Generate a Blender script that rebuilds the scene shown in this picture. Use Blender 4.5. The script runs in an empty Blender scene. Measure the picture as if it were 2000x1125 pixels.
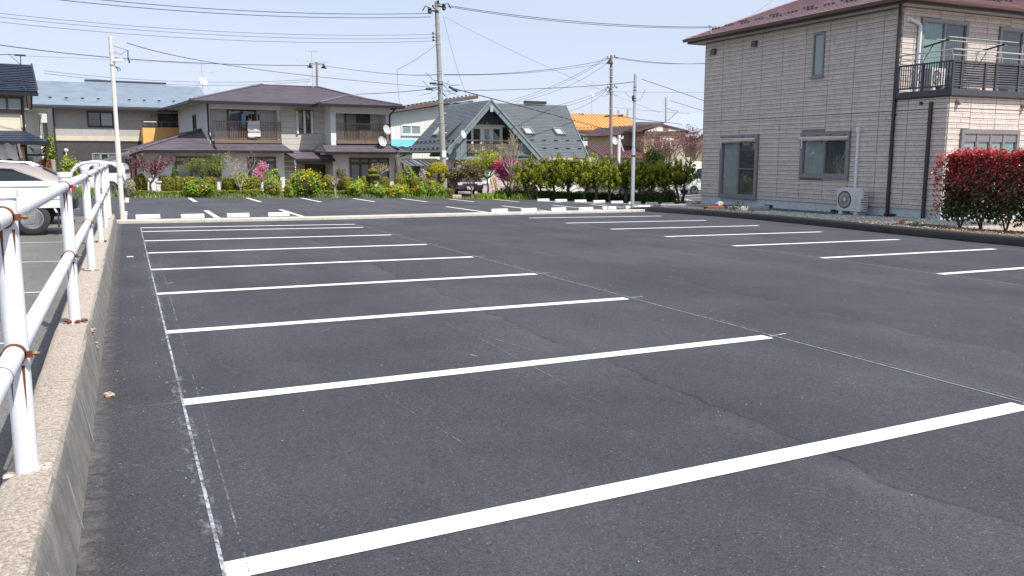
import bpy, bmesh, math, random
import numpy as np
from mathutils import Vector, Matrix

R = math.radians
SC = bpy.context.scene
COL = SC.collection

# ---------------------------------------------------------------- camera, sky, sun, exposure
CAM_F, CAM_YAW, CAM_PITCH, CAM_ROLL, CAM_H = 1677.07, 0.4193, 0.1515, 0.0010, 1.5033
SLOPE_X, SLOPE_Y = -0.0199, -0.0067          # the lot drains to the right and a little away from the viewer

def cam_axes():
    cy, sy = math.cos(CAM_YAW), math.sin(CAM_YAW)
    cp, sp = math.cos(CAM_PITCH), math.sin(CAM_PITCH)
    f = Vector((sy*cp, cy*cp, -sp)); r = Vector((cy, -sy, 0)); u = r.cross(f)
    cr, sr = math.cos(CAM_ROLL), math.sin(CAM_ROLL)
    return cr*r + sr*u, cr*u - sr*r, f
CR, CU, CF = cam_axes()
cam_data = bpy.data.cameras.new('camera')
cam_data.sensor_width = 36.0
cam_data.lens = 36.0*CAM_F/2000.0
cam_data.clip_start = 0.05
cam_data.clip_end = 9000
cam = bpy.data.objects.new('camera', cam_data)
COL.objects.link(cam)
cam.matrix_world = Matrix(((CR.x, CU.x, -CF.x, 0), (CR.y, CU.y, -CF.y, 0), (CR.z, CU.z, -CF.z, CAM_H), (0, 0, 0, 1)))
SC.camera = cam

SUN_DIR = Vector((0.29, -0.66, 1.0)).normalized()
SUN_EL = math.asin(SUN_DIR.z); SUN_AZ = math.atan2(SUN_DIR.x, SUN_DIR.y)
world = bpy.data.worlds.new('World'); SC.world = world
world.use_nodes = True
wn = world.node_tree; wn.nodes.clear()
sky = wn.nodes.new('ShaderNodeTexSky'); sky.sky_type = 'NISHITA'; sky.sun_disc = False
sky.sun_elevation = SUN_EL; sky.sun_rotation = SUN_AZ
sky.air_density = 1.0; sky.dust_density = 0.6; sky.ozone_density = 1.6; sky.altitude = 50
veil = wn.nodes.new('ShaderNodeMix'); veil.data_type = 'RGBA'
tc = wn.nodes.new('ShaderNodeTexCoord'); mp = wn.nodes.new('ShaderNodeMapping'); mp.inputs['Scale'].default_value = (1.2, 2.0, 9.0)
cn = wn.nodes.new('ShaderNodeTexNoise'); cn.inputs['Scale'].default_value = 1.5; cn.inputs['Detail'].default_value = 6; cn.inputs['Roughness'].default_value = .55
cr_ = wn.nodes.new('ShaderNodeMapRange'); cr_.inputs[1].default_value = .3; cr_.inputs[2].default_value = .75; cr_.inputs[3].default_value = .66; cr_.inputs[4].default_value = .86
bg = wn.nodes.new('ShaderNodeBackground'); bg.inputs['Strength'].default_value = 0.105
wo = wn.nodes.new('ShaderNodeOutputWorld')
veil.inputs['B'].default_value = (5.45, 5.95, 7.35, 1)
wn.links.new(tc.outputs['Generated'], mp.inputs['Vector']); wn.links.new(mp.outputs['Vector'], cn.inputs['Vector'])
wn.links.new(cn.outputs['Fac'], cr_.inputs[0]); wn.links.new(cr_.outputs[0], veil.inputs['Factor'])
wn.links.new(sky.outputs['Color'], veil.inputs['A']); wn.links.new(veil.outputs['Result'], bg.inputs['Color'])
wn.links.new(bg.outputs['Background'], wo.inputs['Surface'])

sun_data = bpy.data.lights.new('sun', 'SUN'); sun_data.energy = 4.4; sun_data.angle = R(0.5); sun_data.color = (1.0, 0.955, 0.89)
sun = bpy.data.objects.new('sun', sun_data); COL.objects.link(sun)
sun.rotation_euler = SUN_DIR.to_track_quat('Z', 'Y').to_euler()
sun.location = (0, 0, 60)
SC.view_settings.view_transform = 'Standard'; SC.view_settings.look = 'None'
SC.view_settings.exposure = 0.4; SC.view_settings.gamma = 1.0; SC.view_settings.use_curve_mapping = False
SC.cycles.use_denoising = True

# ---------------------------------------------------------------- surveying: lines of sight of the photograph -> places
def sight(px, py):
    return CF*CAM_F + CR*(px-1000.0) - CU*(py-562.5)
EYE = Vector((0, 0, CAM_H))
def clampf(v, a, b): return max(a, min(b, v))
def gz(x, y):
    return SLOPE_X*clampf(x, -20, 45) + SLOPE_Y*clampf(y, -20, 60)
def on_ground(px, py, z=0.0):
    d = sight(px, py); t = (z-CAM_H)/(d.z - SLOPE_X*d.x - SLOPE_Y*d.y)
    return EYE + d*t
def at_depth(px, py, Y):
    d = sight(px, py); return EYE + d*(Y/d.y)

class Site:
    """A surveyed plot: origin on the ground, x along the front, y away from the viewer."""
    def __init__(s, x, y, deg, z=None):
        s.o = Vector((x, y, gz(x, y) if z is None else z)); s.a = R(deg)
        s.X = Vector((math.cos(s.a), math.sin(s.a), 0)); s.Y = Vector((-math.sin(s.a), math.cos(s.a), 0))
    def loc(s, w):
        d = w - s.o; return (d.dot(s.X), d.dot(s.Y), d.z)
    def f(s, px, py, y=0.0):                    # on the plane local y = const -> (x, z)
        d = sight(px, py); t = (s.o + s.Y*y - EYE).dot(s.Y)/d.dot(s.Y); l = s.loc(EYE + d*t); return l[0], l[2]
    def s_(s, px, py, x=0.0):                   # on the plane local x = const -> (y, z)
        d = sight(px, py); t = (s.o + s.X*x - EYE).dot(s.X)/d.dot(s.X); l = s.loc(EYE + d*t); return l[1], l[2]
    def fr(s, px0, py0, px1, py1, y=0.0):       # rectangle of a front plane from two corners
        a = s.f(px0, py0, y); b = s.f(px1, py1, y)
        return min(a[0], b[0]), max(a[0], b[0]), min(a[1], b[1]), max(a[1], b[1])
    def thing(s, name, label, cat, group=None):
        e = empty(name, s.o, s.a); return tag(e, label, cat, group)

# ---------------------------------------------------------------- object helpers
def empty(name, loc, rz=0.0):
    o = bpy.data.objects.new(name, None); COL.objects.link(o)
    o.empty_display_size = .2; o.location = loc; o.rotation_euler = (0, 0, rz); return o
def tag(o, label=None, cat=None, group=None, kind=None):
    if label: o['label'] = label
    if cat: o['category'] = cat
    if group: o['group'] = group
    if kind: o['kind'] = kind
    return o
KIDS = {}
def adopt(o, parent):
    if parent is not None:
        o.parent = parent; KIDS.setdefault(parent.name, []).append(o)
    return o
def copy_tree(o, parent=None, loc=None, rz=None, label=None):
    c = o.copy(); COL.objects.link(c)
    if parent is not None: adopt(c, parent)
    if loc is not None: c.location = loc
    if rz is not None: c.rotation_euler = (0, 0, rz)
    if label: c['label'] = label
    for k in KIDS.get(o.name, []): copy_tree(k, c)
    return c

class MB:
    """Collects faces, then links them as one mesh object."""
    def __init__(s, T=None): s.v = []; s.f = []; s.T = T
    def add(s, vs, fs):
        b = len(s.v)
        if s.T: vs = [s.T(*p) for p in vs]
        s.v.extend([tuple(p) for p in vs]); s.f.extend([tuple(i+b for i in f) for f in fs]); return s
    def box(s, x0, x1, y0, y1, z0, z1):
        return s.add([(x0,y0,z0),(x1,y0,z0),(x1,y1,z0),(x0,y1,z0),(x0,y0,z1),(x1,y0,z1),(x1,y1,z1),(x0,y1,z1)],
                     [(0,3,2,1),(4,5,6,7),(0,1,5,4),(1,2,6,5),(2,3,7,6),(3,0,4,7)])
    def poly(s, pts): return s.add(pts, [tuple(range(len(pts)))])
    def prism(s, pts, vec):                      # polygon extruded by vec
        n = len(pts); v = Vector(vec); q = [Vector(p)+v for p in pts]
        fs = [tuple(range(n))[::-1], tuple(range(n, 2*n))] + [(i, (i+1)%n, n+(i+1)%n, n+i) for i in range(n)]
        return s.add([tuple(p) for p in pts] + [tuple(p) for p in q], fs)
    def bar(s, p, q, w, h, up=(0,0,1)):
        p, q = Vector(p), Vector(q); d = (q-p).normalized(); u = Vector(up)
        if abs(d.dot(u)) > .98: u = Vector((0,1,0))
        a = d.cross(u).normalized()*(w/2); b = a.cross(d).normalized()*(h/2)
        vs = [p-a-b, p+a-b, p+a+b, p-a+b, q-a-b, q+a-b, q+a+b, q-a+b]
        return s.add([tuple(x) for x in vs], [(0,3,2,1),(4,5,6,7),(0,1,5,4),(1,2,6,5),(2,3,7,6),(3,0,4,7)])
    def tube(s, pts, r, n=6, r1=None, cap=True):
        P = [Vector(p) for p in pts]; m = len(P); rs = [r if r1 is None else r+(r1-r)*i/(m-1) for i in range(m)]
        if isinstance(r, (list, tuple)): rs = list(r)
        vs = []; ref = None
        for i, p in enumerate(P):
            d = (P[min(i+1, m-1)]-P[max(i-1, 0)]).normalized()
            if ref is None: ref = Vector((0,0,1)) if abs(d.z) < .9 else Vector((1,0,0))
            a = d.cross(ref).normalized(); b = a.cross(d).normalized(); ref = b
            for k in range(n):
                t = 2*math.pi*k/n; vs.append(tuple(p + a*(rs[i]*math.cos(t)) + b*(rs[i]*math.sin(t))))
        fs = [(i*n+k, i*n+(k+1)%n, (i+1)*n+(k+1)%n, (i+1)*n+k) for i in range(m-1) for k in range(n)]
        if cap: fs += [tuple(range(n))[::-1], tuple((m-1)*n+k for k in range(n))]
        return s.add(vs, fs)
    def lathe(s, prof, c=(0,0,0), n=12, axis='z'):  # prof: (r, h) pairs
        vs = []; m = len(prof)
        for r, h in prof:
            for k in range(n):
                t = 2*math.pi*k/n; x, y = r*math.cos(t), r*math.sin(t)
                p = (x, y, h) if axis == 'z' else ((x, h, y) if axis == 'y' else (h, x, y))
                vs.append((p[0]+c[0], p[1]+c[1], p[2]+c[2]))
        fs = [(i*n+k, i*n+(k+1)%n, (i+1)*n+(k+1)%n, (i+1)*n+k) for i in range(m-1) for k in range(n)]
        fs += [tuple(range(n))[::-1], tuple((m-1)*n+k for k in range(n))]
        return s.add(vs, fs)
    def mesh(s, name, mat, smooth=False):
        me = bpy.data.meshes.new(name); me.from_pydata(s.v, [], s.f)
        bm = bmesh.new(); bm.from_mesh(me); bmesh.ops.recalc_face_normals(bm, faces=bm.faces); bm.to_mesh(me); bm.free()
        if smooth:
            for p in me.polygons: p.use_smooth = True
        me.materials.append(mat); return me
    def build(s, name, mat, parent=None, smooth=False, bevel=0.0, loc=None, rz=None):
        o = bpy.data.objects.new(name, s.mesh(name, mat, smooth)); COL.objects.link(o); adopt(o, parent)
        if loc is not None: o.location = loc
        if rz is not None: o.rotation_euler = (0, 0, rz)
        if bevel:
            m = o.modifiers.new('bevel', 'BEVEL'); m.width = bevel; m.segments = 2; m.limit_method = 'ANGLE'; m.angle_limit = R(40)
        if smooth and not bevel:
            try: o.data.set_sharp_from_angle(angle=R(42))
            except Exception: pass
        return o
def boxes(name, mat, parent, *bs, **kw):
    m = MB(kw.pop('T', None))
    for b in bs: m.box(*b)
    return m.build(name, mat, parent, **kw)
def instance(o, parent, loc=None, rz=None, name=None):
    c = bpy.data.objects.new(name or o.name.split('.')[0], o.data); COL.objects.link(c); adopt(c, parent)
    if loc is not None: c.location = loc
    if rz is not None: c.rotation_euler = (0, 0, rz)
    for md in o.modifiers:
        if md.type == 'BEVEL':
            n = c.modifiers.new('bevel', 'BEVEL'); n.width = md.width; n.segments = md.segments; n.limit_method = 'ANGLE'; n.angle_limit = md.angle_limit
    return c

# ---------------------------------------------------------------- materials
def new_mat(name):
    m = bpy.data.materials.new(name); m.use_nodes = True
    nt = m.node_tree; b = nt.nodes['Principled BSDF']; return m, nt, b
def rgba(c, k=1.0): return (min(c[0]*k, .95), min(c[1]*k, .95), min(c[2]*k, .95), 1)
def mat(name, col, rough=.6, var=.12, scale=3.0, bump=0.0, bscale=60.0, metal=0.0, col2=None, stretch=(1,1,1), detail=5, spec=.5, grime=0.0):
    m, nt, b = new_mat(name); L = nt.links.new
    t = nt.nodes.new('ShaderNodeTexCoord'); mp = nt.nodes.new('ShaderNodeMapping'); mp.inputs['Scale'].default_value = stretch
    L(t.outputs['Object'], mp.inputs['Vector'])
    n = nt.nodes.new('ShaderNodeTexNoise'); n.inputs['Scale'].default_value = scale; n.inputs['Detail'].default_value = detail; n.inputs['Roughness'].default_value = .6
    L(mp.outputs['Vector'], n.inputs['Vector'])
    r = nt.nodes.new('ShaderNodeMapRange'); r.inputs[1].default_value = .3; r.inputs[2].default_value = .7; L(n.outputs['Fac'], r.inputs[0])
    mx = nt.nodes.new('ShaderNodeMix'); mx.data_type = 'RGBA'
    mx.inputs['A'].default_value = rgba(col, 1-var); mx.inputs['B'].default_value = rgba(col2 or col, 1+var)
    L(r.outputs[0], mx.inputs['Factor']); out = mx.outputs['Result']
    if grime:
        g = nt.nodes.new('ShaderNodeTexNoise'); g.inputs['Scale'].default_value = 2.2; g.inputs['Detail'].default_value = 8; g.inputs['Roughness'].default_value = .72
        gm = nt.nodes.new('ShaderNodeMapping'); gm.inputs['Scale'].default_value = (2.5, 2.5, .35); L(t.outputs['Object'], gm.inputs['Vector']); L(gm.outputs['Vector'], g.inputs['Vector'])
        gr = nt.nodes.new('ShaderNodeMapRange'); gr.inputs[1].default_value = .46; gr.inputs[2].default_value = .8; gr.inputs[4].default_value = grime; L(g.outputs['Fac'], gr.inputs[0])
        g2 = nt.nodes.new('ShaderNodeMix'); g2.data_type = 'RGBA'; g2.inputs['B'].default_value = rgba((col[0]*.35, col[1]*.33, col[2]*.3)); L(out, g2.inputs['A']); L(gr.outputs[0], g2.inputs['Factor']); out = g2.outputs['Result']
    L(out, b.inputs['Base Color'])
    b.inputs['Roughness'].default_value = rough; b.inputs['Metallic'].default_value = metal; b.inputs['Specular IOR Level'].default_value = spec
    if bump:
        bn = nt.nodes.new('ShaderNodeTexNoise'); bn.inputs['Scale'].default_value = bscale; bn.inputs['Detail'].default_value = 4; L(t.outputs['Object'], bn.inputs['Vector'])
        bp = nt.nodes.new('ShaderNodeBump'); bp.inputs['Strength'].default_value = bump; bp.inputs['Distance'].default_value = .02; L(bn.outputs['Fac'], bp.inputs['Height']); L(bp.outputs['Normal'], b.inputs['Normal'])
    return m
def leaf_mat(name, dark, light, rough=.5, trans=.25, spec=.3):
    m, nt, b = new_mat(name); L = nt.links.new
    g = nt.nodes.new('ShaderNodeNewGeometry'); t = nt.nodes.new('ShaderNodeTexCoord')
    n = nt.nodes.new('ShaderNodeTexNoise'); n.inputs['Scale'].default_value = 1.7; n.inputs['Detail'].default_value = 3; L(t.outputs['Object'], n.inputs['Vector'])
    ad = nt.nodes.new('ShaderNodeMath'); ad.operation = 'MULTIPLY_ADD'; ad.inputs[1].default_value = .65; L(g.outputs['Random Per Island'], ad.inputs[0])
    sb = nt.nodes.new('ShaderNodeMath'); sb.operation = 'MULTIPLY_ADD'; sb.inputs[1].default_value = .9; sb.inputs[2].default_value = -.28; L(n.outputs['Fac'], sb.inputs[0]); L(sb.outputs[0], ad.inputs[2])
    mx = nt.nodes.new('ShaderNodeMix'); mx.data_type = 'RGBA'; mx.inputs['A'].default_value = rgba(dark); mx.inputs['B'].default_value = rgba(light); L(ad.outputs[0], mx.inputs['Factor'])
    L(mx.outputs['Result'], b.inputs['Base Color']); b.inputs['Roughness'].default_value = rough; b.inputs['Specular IOR Level'].default_value = spec
    tr = nt.nodes.new('ShaderNodeBsdfTranslucent'); L(mx.outputs['Result'], tr.inputs['Color'])
    ms = nt.nodes.new('ShaderNodeMixShader'); ms.inputs[0].default_value = trans
    L(b.outputs[0], ms.inputs[1]); L(tr.outputs[0], ms.inputs[2]); L(ms.outputs[0], nt.nodes['Material Output'].inputs['Surface'])
    return m
def glass_mat(name, tint=(.80, .85, .85), gloss=1.5):
    m, nt, b = new_mat(name); L = nt.links.new; nt.nodes.remove(b)
    lw = nt.nodes.new('ShaderNodeLayerWeight'); lw.inputs['Blend'].default_value = .5
    pw = nt.nodes.new('ShaderNodeMath'); pw.operation = 'POWER'; pw.inputs[1].default_value = 4.0; L(lw.outputs['Facing'], pw.inputs[0])
    fr = nt.nodes.new('ShaderNodeMapRange'); fr.inputs[3].default_value = .10; fr.inputs[4].default_value = .95; L(pw.outputs[0], fr.inputs[0])
    tr = nt.nodes.new('ShaderNodeBsdfTransparent'); tr.inputs['Color'].default_value = rgba(tint)
    gl = nt.nodes.new('ShaderNodeBsdfGlossy'); gl.inputs['Roughness'].default_value = .03
    t = nt.nodes.new('ShaderNodeTexCoord'); n = nt.nodes.new('ShaderNodeTexNoise'); n.inputs['Scale'].default_value = 1.3; L(t.outputs['Object'], n.inputs['Vector'])
    bp = nt.nodes.new('ShaderNodeBump'); bp.inputs['Strength'].default_value = .12; bp.inputs['Distance'].default_value = .1; L(n.outputs['Fac'], bp.inputs['Height']); L(bp.outputs['Normal'], gl.inputs['Normal'])
    ms = nt.nodes.new('ShaderNodeMixShader'); L(fr.outputs[0], ms.inputs[0]); L(tr.outputs[0], ms.inputs[1]); L(gl.outputs[0], ms.inputs[2])
    L(ms.outputs[0], nt.nodes['Material Output'].inputs['Surface']); return m
class M: pass
M.white_rail = mat('white_rail_paint', (.76, .77, .79), .38, .05, 6, bump=.08, bscale=30, grime=.22)
M.rust = mat('rust', (.145, .045, .024), .85, .45, 30, bump=.3)
M.pole_beige = mat('pole_beige_paint', (.66, .62, .56), .45, .06, 4, grime=.12)
M.galv = mat('galvanised', (.50, .52, .54), .38, .08, 6, metal=.5)
M.pole_conc = mat('pole_concrete', (.34, .33, .30), .85, .16, 3, bump=.2, grime=.35)
M.pole_dark = mat('pole_weathered', (.25, .22, .19), .85, .2, 4, grime=.3)
M.black = mat('black_plastic', (.02, .02, .022), .5, .1)
M.cable = mat('cable_black', (.03, .03, .038), .6, .1)
M.cable_purple = mat('cable_faded', (.10, .075, .11), .6, .1)
M.cable_blue = mat('cable_blue', (.07, .22, .38), .6, .1)
M.white_plastic = mat('white_plastic', (.74, .75, .76), .4, .04)
M.grey_plastic = mat('grey_plastic', (.48, .50, .53), .45, .05)
M.dark_hole = mat('dark_void', (.012, .012, .014), .8, .1)
M.conc = mat('concrete', (.42, .40, .36), .9, .2, 4, bump=.35, bscale=45, grime=.3)
M.conc_white = mat('painted_concrete', (.72, .72, .70), .75, .08, 6, bump=.3, grime=.34)
M.kerb = mat('kerb_concrete', (.52, .49, .42), .9, .14, 5, bump=.3, grime=.25)
M.bark = mat('bark', (.20, .155, .12), .9, .3, 9, bump=.6, bscale=25, stretch=(1,1,.3))
M.bark_grey = mat('bark_grey', (.36, .31, .26), .9, .25, 9, bump=.5, bscale=25, stretch=(1,1,.3))
M.bark_dark = mat('bark_dark', (.10, .08, .065), .9, .3, 9, bump=.5, bscale=25)
M.soil = mat('soil', (.13, .095, .065), .95, .4, 3, bump=.8, bscale=22)
M.glass = glass_mat('window_glass')
M.glass_dark = glass_mat('tinted_glass', (.22, .26, .30))
M.curtain = mat('curtain_cloth', (.40, .43, .44), .85, .12, 2)
M.curtain_green = mat('curtain_green', (.27, .38, .35), .85, .12, 2)
M.curtain_dark = mat('curtain_shade', (.075, .085, .095), .9, .2, 2)
M.room_dark = mat('room_dark', (.028, .03, .034), .8, .2, 2)
M.blind = mat('blind', (.40, .43, .42), .8, .06)
M.bronze = mat('bronze_sash', (.125, .08, .055), .4, .1, metal=.3)
M.alu = mat('aluminium_sash', (.50, .50, .49), .35, .06, metal=.5)
M.sash_grey = mat('sash_grey', (.235, .215, .22), .38, .06, metal=.2)
M.sash_black = mat('sash_black', (.035, .033, .035), .4, .1)
M.sash_white = mat('sash_white', (.78, .78, .76), .4, .04)
M.brown_metal = mat('brown_metal', (.05, .033, .030), .35, .12)
M.brown_rail = mat('brown_balcony', (.19, .135, .095), .45, .1)
M.black_gutter = mat('black_gutter', (.014, .013, .017), .4, .12)
M.soffit = mat('soffit', (.55, .52, .46), .8, .06)
M.tyre = mat('tyre', (.035, .035, .036), .8, .2, 14)
M.rim = mat('steel_rim', (.34, .345, .36), .45, .12, 8, metal=.3, grime=.25)
M.red_lamp = mat('red_lamp', (.50, .015, .015), .2, .05)
M.yellow_plate = mat('yellow_plate', (.62, .48, .05), .5, .05)

# ---------------------------------------------------------------- vegetation helpers
def leaf_cloud(name, pts, size, mat_, parent, seed=0, flat=0.0, aspect=.55, nrm=None, jitter=.6, size_var=.4):
    """Leaf-sized quads (bent along the midrib) centred at pts."""
    rng = np.random.default_rng(seed); P = np.asarray(pts, float); n = len(P)
    if n == 0: return None
    d = rng.normal(size=(n, 3))
    if flat: d[:, 2] *= (1-flat)
    d /= np.linalg.norm(d, axis=1)[:, None]+1e-9
    if nrm is not None:
        nn = np.asarray(nrm, float)+rng.normal(size=(n, 3))*jitter
    else:
        nn = rng.normal(size=(n, 3)); nn[:, 2] = np.abs(nn[:, 2])+.3
    nn /= np.linalg.norm(nn, axis=1)[:, None]+1e-9
    d -= nn*(d*nn).sum(1)[:, None]; d /= np.linalg.norm(d, axis=1)[:, None]+1e-9
    w = np.cross(nn, d); s = size*(1+size_var*(rng.random(n)*2-1))
    s = s[:, None]
    V = np.empty((n, 4, 3)); V[:, 0] = P-d*s*.5; V[:, 1] = P+w*s*aspect*.5+nn*s*.06; V[:, 2] = P+d*s*.5-nn*s*.08; V[:, 3] = P-w*s*aspect*.5+nn*s*.06
    me = bpy.data.meshes.new(name); me.vertices.add(n*4); me.vertices.foreach_set('co', V.reshape(-1).astype(np.float32))
    me.loops.add(n*4); me.loops.foreach_set('vertex_index', np.arange(n*4, dtype=np.int32))
    me.polygons.add(n); me.polygons.foreach_set('loop_start', np.arange(0, n*4, 4, dtype=np.int32)); me.polygons.foreach_set('loop_total', np.full(n, 4, dtype=np.int32))
    me.update(calc_edges=True); me.materials.append(mat_)
    o = bpy.data.objects.new(name, me); COL.objects.link(o); adopt(o, parent); return o
def shell_pts(rng, n, c, r, inner=.75, bottom=-1.0, power=2.0):
    """Points in the outer shell of a (super)ellipsoid, with outward normals."""
    d = rng.normal(size=(n*2, 3)); d /= np.linalg.norm(d, axis=1)[:, None]
    d = d[d[:, 2] > bottom][:n]
    if power != 2.0:
        k = (np.abs(d)**power).sum(1)**(-1/power); q = d*k[:, None]
    else: q = d
    rad = inner+(1-inner)*rng.random(len(d))**.6
    return np.asarray(c)+q*np.asarray(r)*rad[:, None], d/np.asarray(r)
def blob(mb, c, r, seed=0, n=10, m=6, amp=.12, power=2.0, zmin=-1.0):
    rnd = random.Random(seed); ph = [rnd.uniform(0, 6.28) for _ in range(4)]
    vs = []; fs = []
    for i in range(m+1):
        a = -math.pi/2+math.pi*i/m
        for k in range(n):
            t = 2*math.pi*k/n
            d = Vector((math.cos(a)*math.cos(t), math.cos(a)*math.sin(t), math.sin(a)))
            if power != 2.0:
                kk = (abs(d.x)**power+abs(d.y)**power+abs(d.z)**power)**(-1/power); d = d*kk
            w = 1+amp*math.sin(3*t+ph[0]+2*a)+amp*.6*math.sin(5*a+ph[1]+2*t)
            vs.append((c[0]+d.x*r[0]*w, c[1]+d.y*r[1]*w, c[2]+max(d.z, zmin)*r[2]*w))
    for i in range(m):
        for k in range(n): fs.append((i*n+k, i*n+(k+1)%n, (i+1)*n+(k+1)%n, (i+1)*n+k))
    mb.add(vs, fs)
def branches(mb, p, d, length, rad, depth, rnd, tips, spread=.75, up=.25, nsub=(2, 3), shrink=.7, bend=.25, twist_up=True):
    """Recursive limbs; collects (tip, direction)."""
    pts = [Vector(p)]; dd = Vector(d).normalized(); seg = 4
    for i in range(seg):
        dd = (dd+Vector((rnd.uniform(-bend, bend), rnd.uniform(-bend, bend), rnd.uniform(-bend, bend)+(up*.3 if twist_up else 0)))).normalized()
        pts.append(pts[-1]+dd*(length/seg))
    mb.tube(pts, rad, n=6 if rad > .03 else 4, r1=rad*.6, cap=False)
    if depth <= 0:
        tips.append((pts[-1], dd)); tips.append((pts[-2], dd)); return
    for k in range(rnd.randint(*nsub)):
        t = rnd.choice(pts[2:]); a = Vector((rnd.uniform(-1, 1), rnd.uniform(-1, 1), rnd.uniform(-.3, .8)+up)).normalized()
        branches(mb, t, (dd*(1-spread)+a*spread), length*shrink*rnd.uniform(.8, 1.15), rad*.58, depth-1, rnd, tips, spread, up, nsub, shrink, bend, twist_up)
    branches(mb, pts[-1], dd, length*shrink, rad*.6, depth-1, rnd, tips, spread, up, nsub, shrink, bend, twist_up)
# ================================================================ GROUND
def sheet(name, pts, z, m, parent=None, grid=None):
    """A ground sheet that follows the fall of the land."""
    me = bpy.data.meshes.new(name)
    me.from_pydata([(x, y, gz(x, y)+z) for x, y in pts], [], [tuple(range(len(pts)))])
    bm = bmesh.new(); bm.from_mesh(me); bmesh.ops.triangulate(bm, faces=bm.faces); bm.normal_update()
    for f in bm.faces:
        if f.normal.z < 0: f.normal_flip()
    bm.to_mesh(me); bm.free(); me.materials.append(m)
    o = bpy.data.objects.new(name, me); COL.objects.link(o)
    if parent is None: o['kind'] = 'structure'
    else: adopt(o, parent)
    return o

def asphalt_mat(name, base, seams=(), rough=.82, spread=.30, dust=None, spec=.35, bumpk=.55):
    m, nt, b = new_mat(name); L = nt.links.new; N = nt.nodes.new
    t = N('ShaderNodeTexCoord'); co = t.outputs['Object']
    def noise(scale, detail=4, rough_=.6, stretch=None):
        n = N('ShaderNodeTexNoise'); n.inputs['Scale'].default_value = scale; n.inputs['Detail'].default_value = detail; n.inputs['Roughness'].default_value = rough_
        if stretch:
            q = N('ShaderNodeMapping'); q.inputs['Scale'].default_value = stretch; L(co, q.inputs['Vector']); L(q.outputs['Vector'], n.inputs['Vector'])
        else: L(co, n.inputs['Vector'])
        return n.outputs['Fac']
    def rng(s, a, b_, c, d):
        r = N('ShaderNodeMapRange'); r.inputs[1].default_value = a; r.inputs[2].default_value = b_; r.inputs[3].default_value = c; r.inputs[4].default_value = d; L(s, r.inputs[0]); return r.outputs[0]
    def math_(op, a, b_=None, c=None):
        n = N('ShaderNodeMath'); n.operation = op
        for i, v in enumerate((a, b_, c)):
            if v is None: continue
            if hasattr(v, 'is_linked'): L(v, n.inputs[i])
            else: n.inputs[i].default_value = v
        return n.outputs[0]
    big = rng(noise(.35, 6, .65), .3, .7, 1-spread, 1+spread)
    roll = rng(noise(.5, 4, .6, (2.2, .22, 1)), .3, .7, .90, 1.12)          # streaks left by the paver, along the lanes
    fine = math_('MULTIPLY', rng(noise(95, 4, .75), .3, .72, .40, 1.8), rng(noise(40, 3, .6), .30, .40, .55, 1.0))
    mid = rng(noise(28, 4, .7), .3, .7, .82, 1.18)
    k = math_('MULTIPLY', math_('MULTIPLY', big, roll), math_('MULTIPLY', fine, mid))
    vor = N('ShaderNodeTexVoronoi'); vor.inputs['Scale'].default_value = 75; L(co, vor.inputs['Vector'])
    pick = N('ShaderNodeTexWhiteNoise'); L(vor.outputs['Color'], pick.inputs['Vector'])
    stone = math_('MULTIPLY', rng(vor.outputs['Distance'], .18, .32, 1, 0), rng(pick.outputs['Value'], .90, .97, 0, 1))   # pale chips of aggregate
    sep = N('ShaderNodeSeparateXYZ'); L(co, sep.inputs[0])
    wob = noise(1.1, 5, .6); xw = math_('MULTIPLY_ADD', wob, .5, math_('SUBTRACT', sep.outputs['X'], .25))
    for xs, width, amt, dustw in seams:
        dx = math_('SUBTRACT', xw, xs); ad = math_('ABSOLUTE', dx)
        patch = rng(noise(.9, 5, .7), .40, .62, 0, 1)
        line = math_('MULTIPLY', rng(ad, 0, width, amt, 0), patch)
        k = math_('MULTIPLY', k, math_('SUBTRACT', 1.0, line))
        left = math_('MULTIPLY', rng(dx, -dustw, -.02, 0, .42), rng(dx, -.02, .0, 1, 0))
        k = math_('MULTIPLY', k, math_('MULTIPLY_ADD', math_('MULTIPLY', left, rng(noise(1.7, 6, .75), .42, .68, 0, 1)), 1.0, 1.0))
    mx = N('ShaderNodeMix'); mx.data_type = 'RGBA'; mx.blend_type = 'MULTIPLY'; mx.inputs['Factor'].default_value = 1; mx.inputs['A'].default_value = (*base, 1)
    cb = N('ShaderNodeCombineXYZ')
    for i in range(3): L(k, cb.inputs[i])
    L(cb.outputs[0], mx.inputs['B']); out = mx.outputs['Result']
    s2 = N('ShaderNodeMix'); s2.data_type = 'RGBA'; s2.inputs['B'].default_value = (.30, .28, .26, 1); L(out, s2.inputs['A']); L(math_('MULTIPLY', stone, .7), s2.inputs['Factor']); out = s2.outputs['Result']
    # drifts of pale dust
    dd = math_('MULTIPLY', rng(noise(.8, 9, .75, (1.6, .7, 1)), .50, .76, 0, .15), rng(noise(60, 2), .35, .6, .2, 1))
    if dust is not None:
        near = math_('MULTIPLY', rng(sep.outputs['X'], dust, dust+.09, 1.0, 0), rng(noise(14, 6, .75), .38, .62, 0, .6)); dd = math_('MAXIMUM', dd, near)
    s3 = N('ShaderNodeMix'); s3.data_type = 'RGBA'; s3.inputs['B'].default_value = (.20, .185, .165, 1); L(out, s3.inputs['A']); L(dd, s3.inputs['Factor']); out = s3.outputs['Result']
    L(out, b.inputs['Base Color']); b.inputs['Roughness'].default_value = rough; b.inputs['Specular IOR Level'].default_value = spec
    h = math_('ADD', math_('MULTIPLY', noise(170, 3, .7), 1.0), math_('MULTIPLY', noise(45, 4, .7), 1.2))
    bp = N('ShaderNodeBump'); bp.inputs['Strength'].default_value = bumpk; bp.inputs['Distance'].default_value = .012; L(h, bp.inputs['Height']); L(bp.outputs['Normal'], b.inputs['Normal'])
    return m
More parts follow.
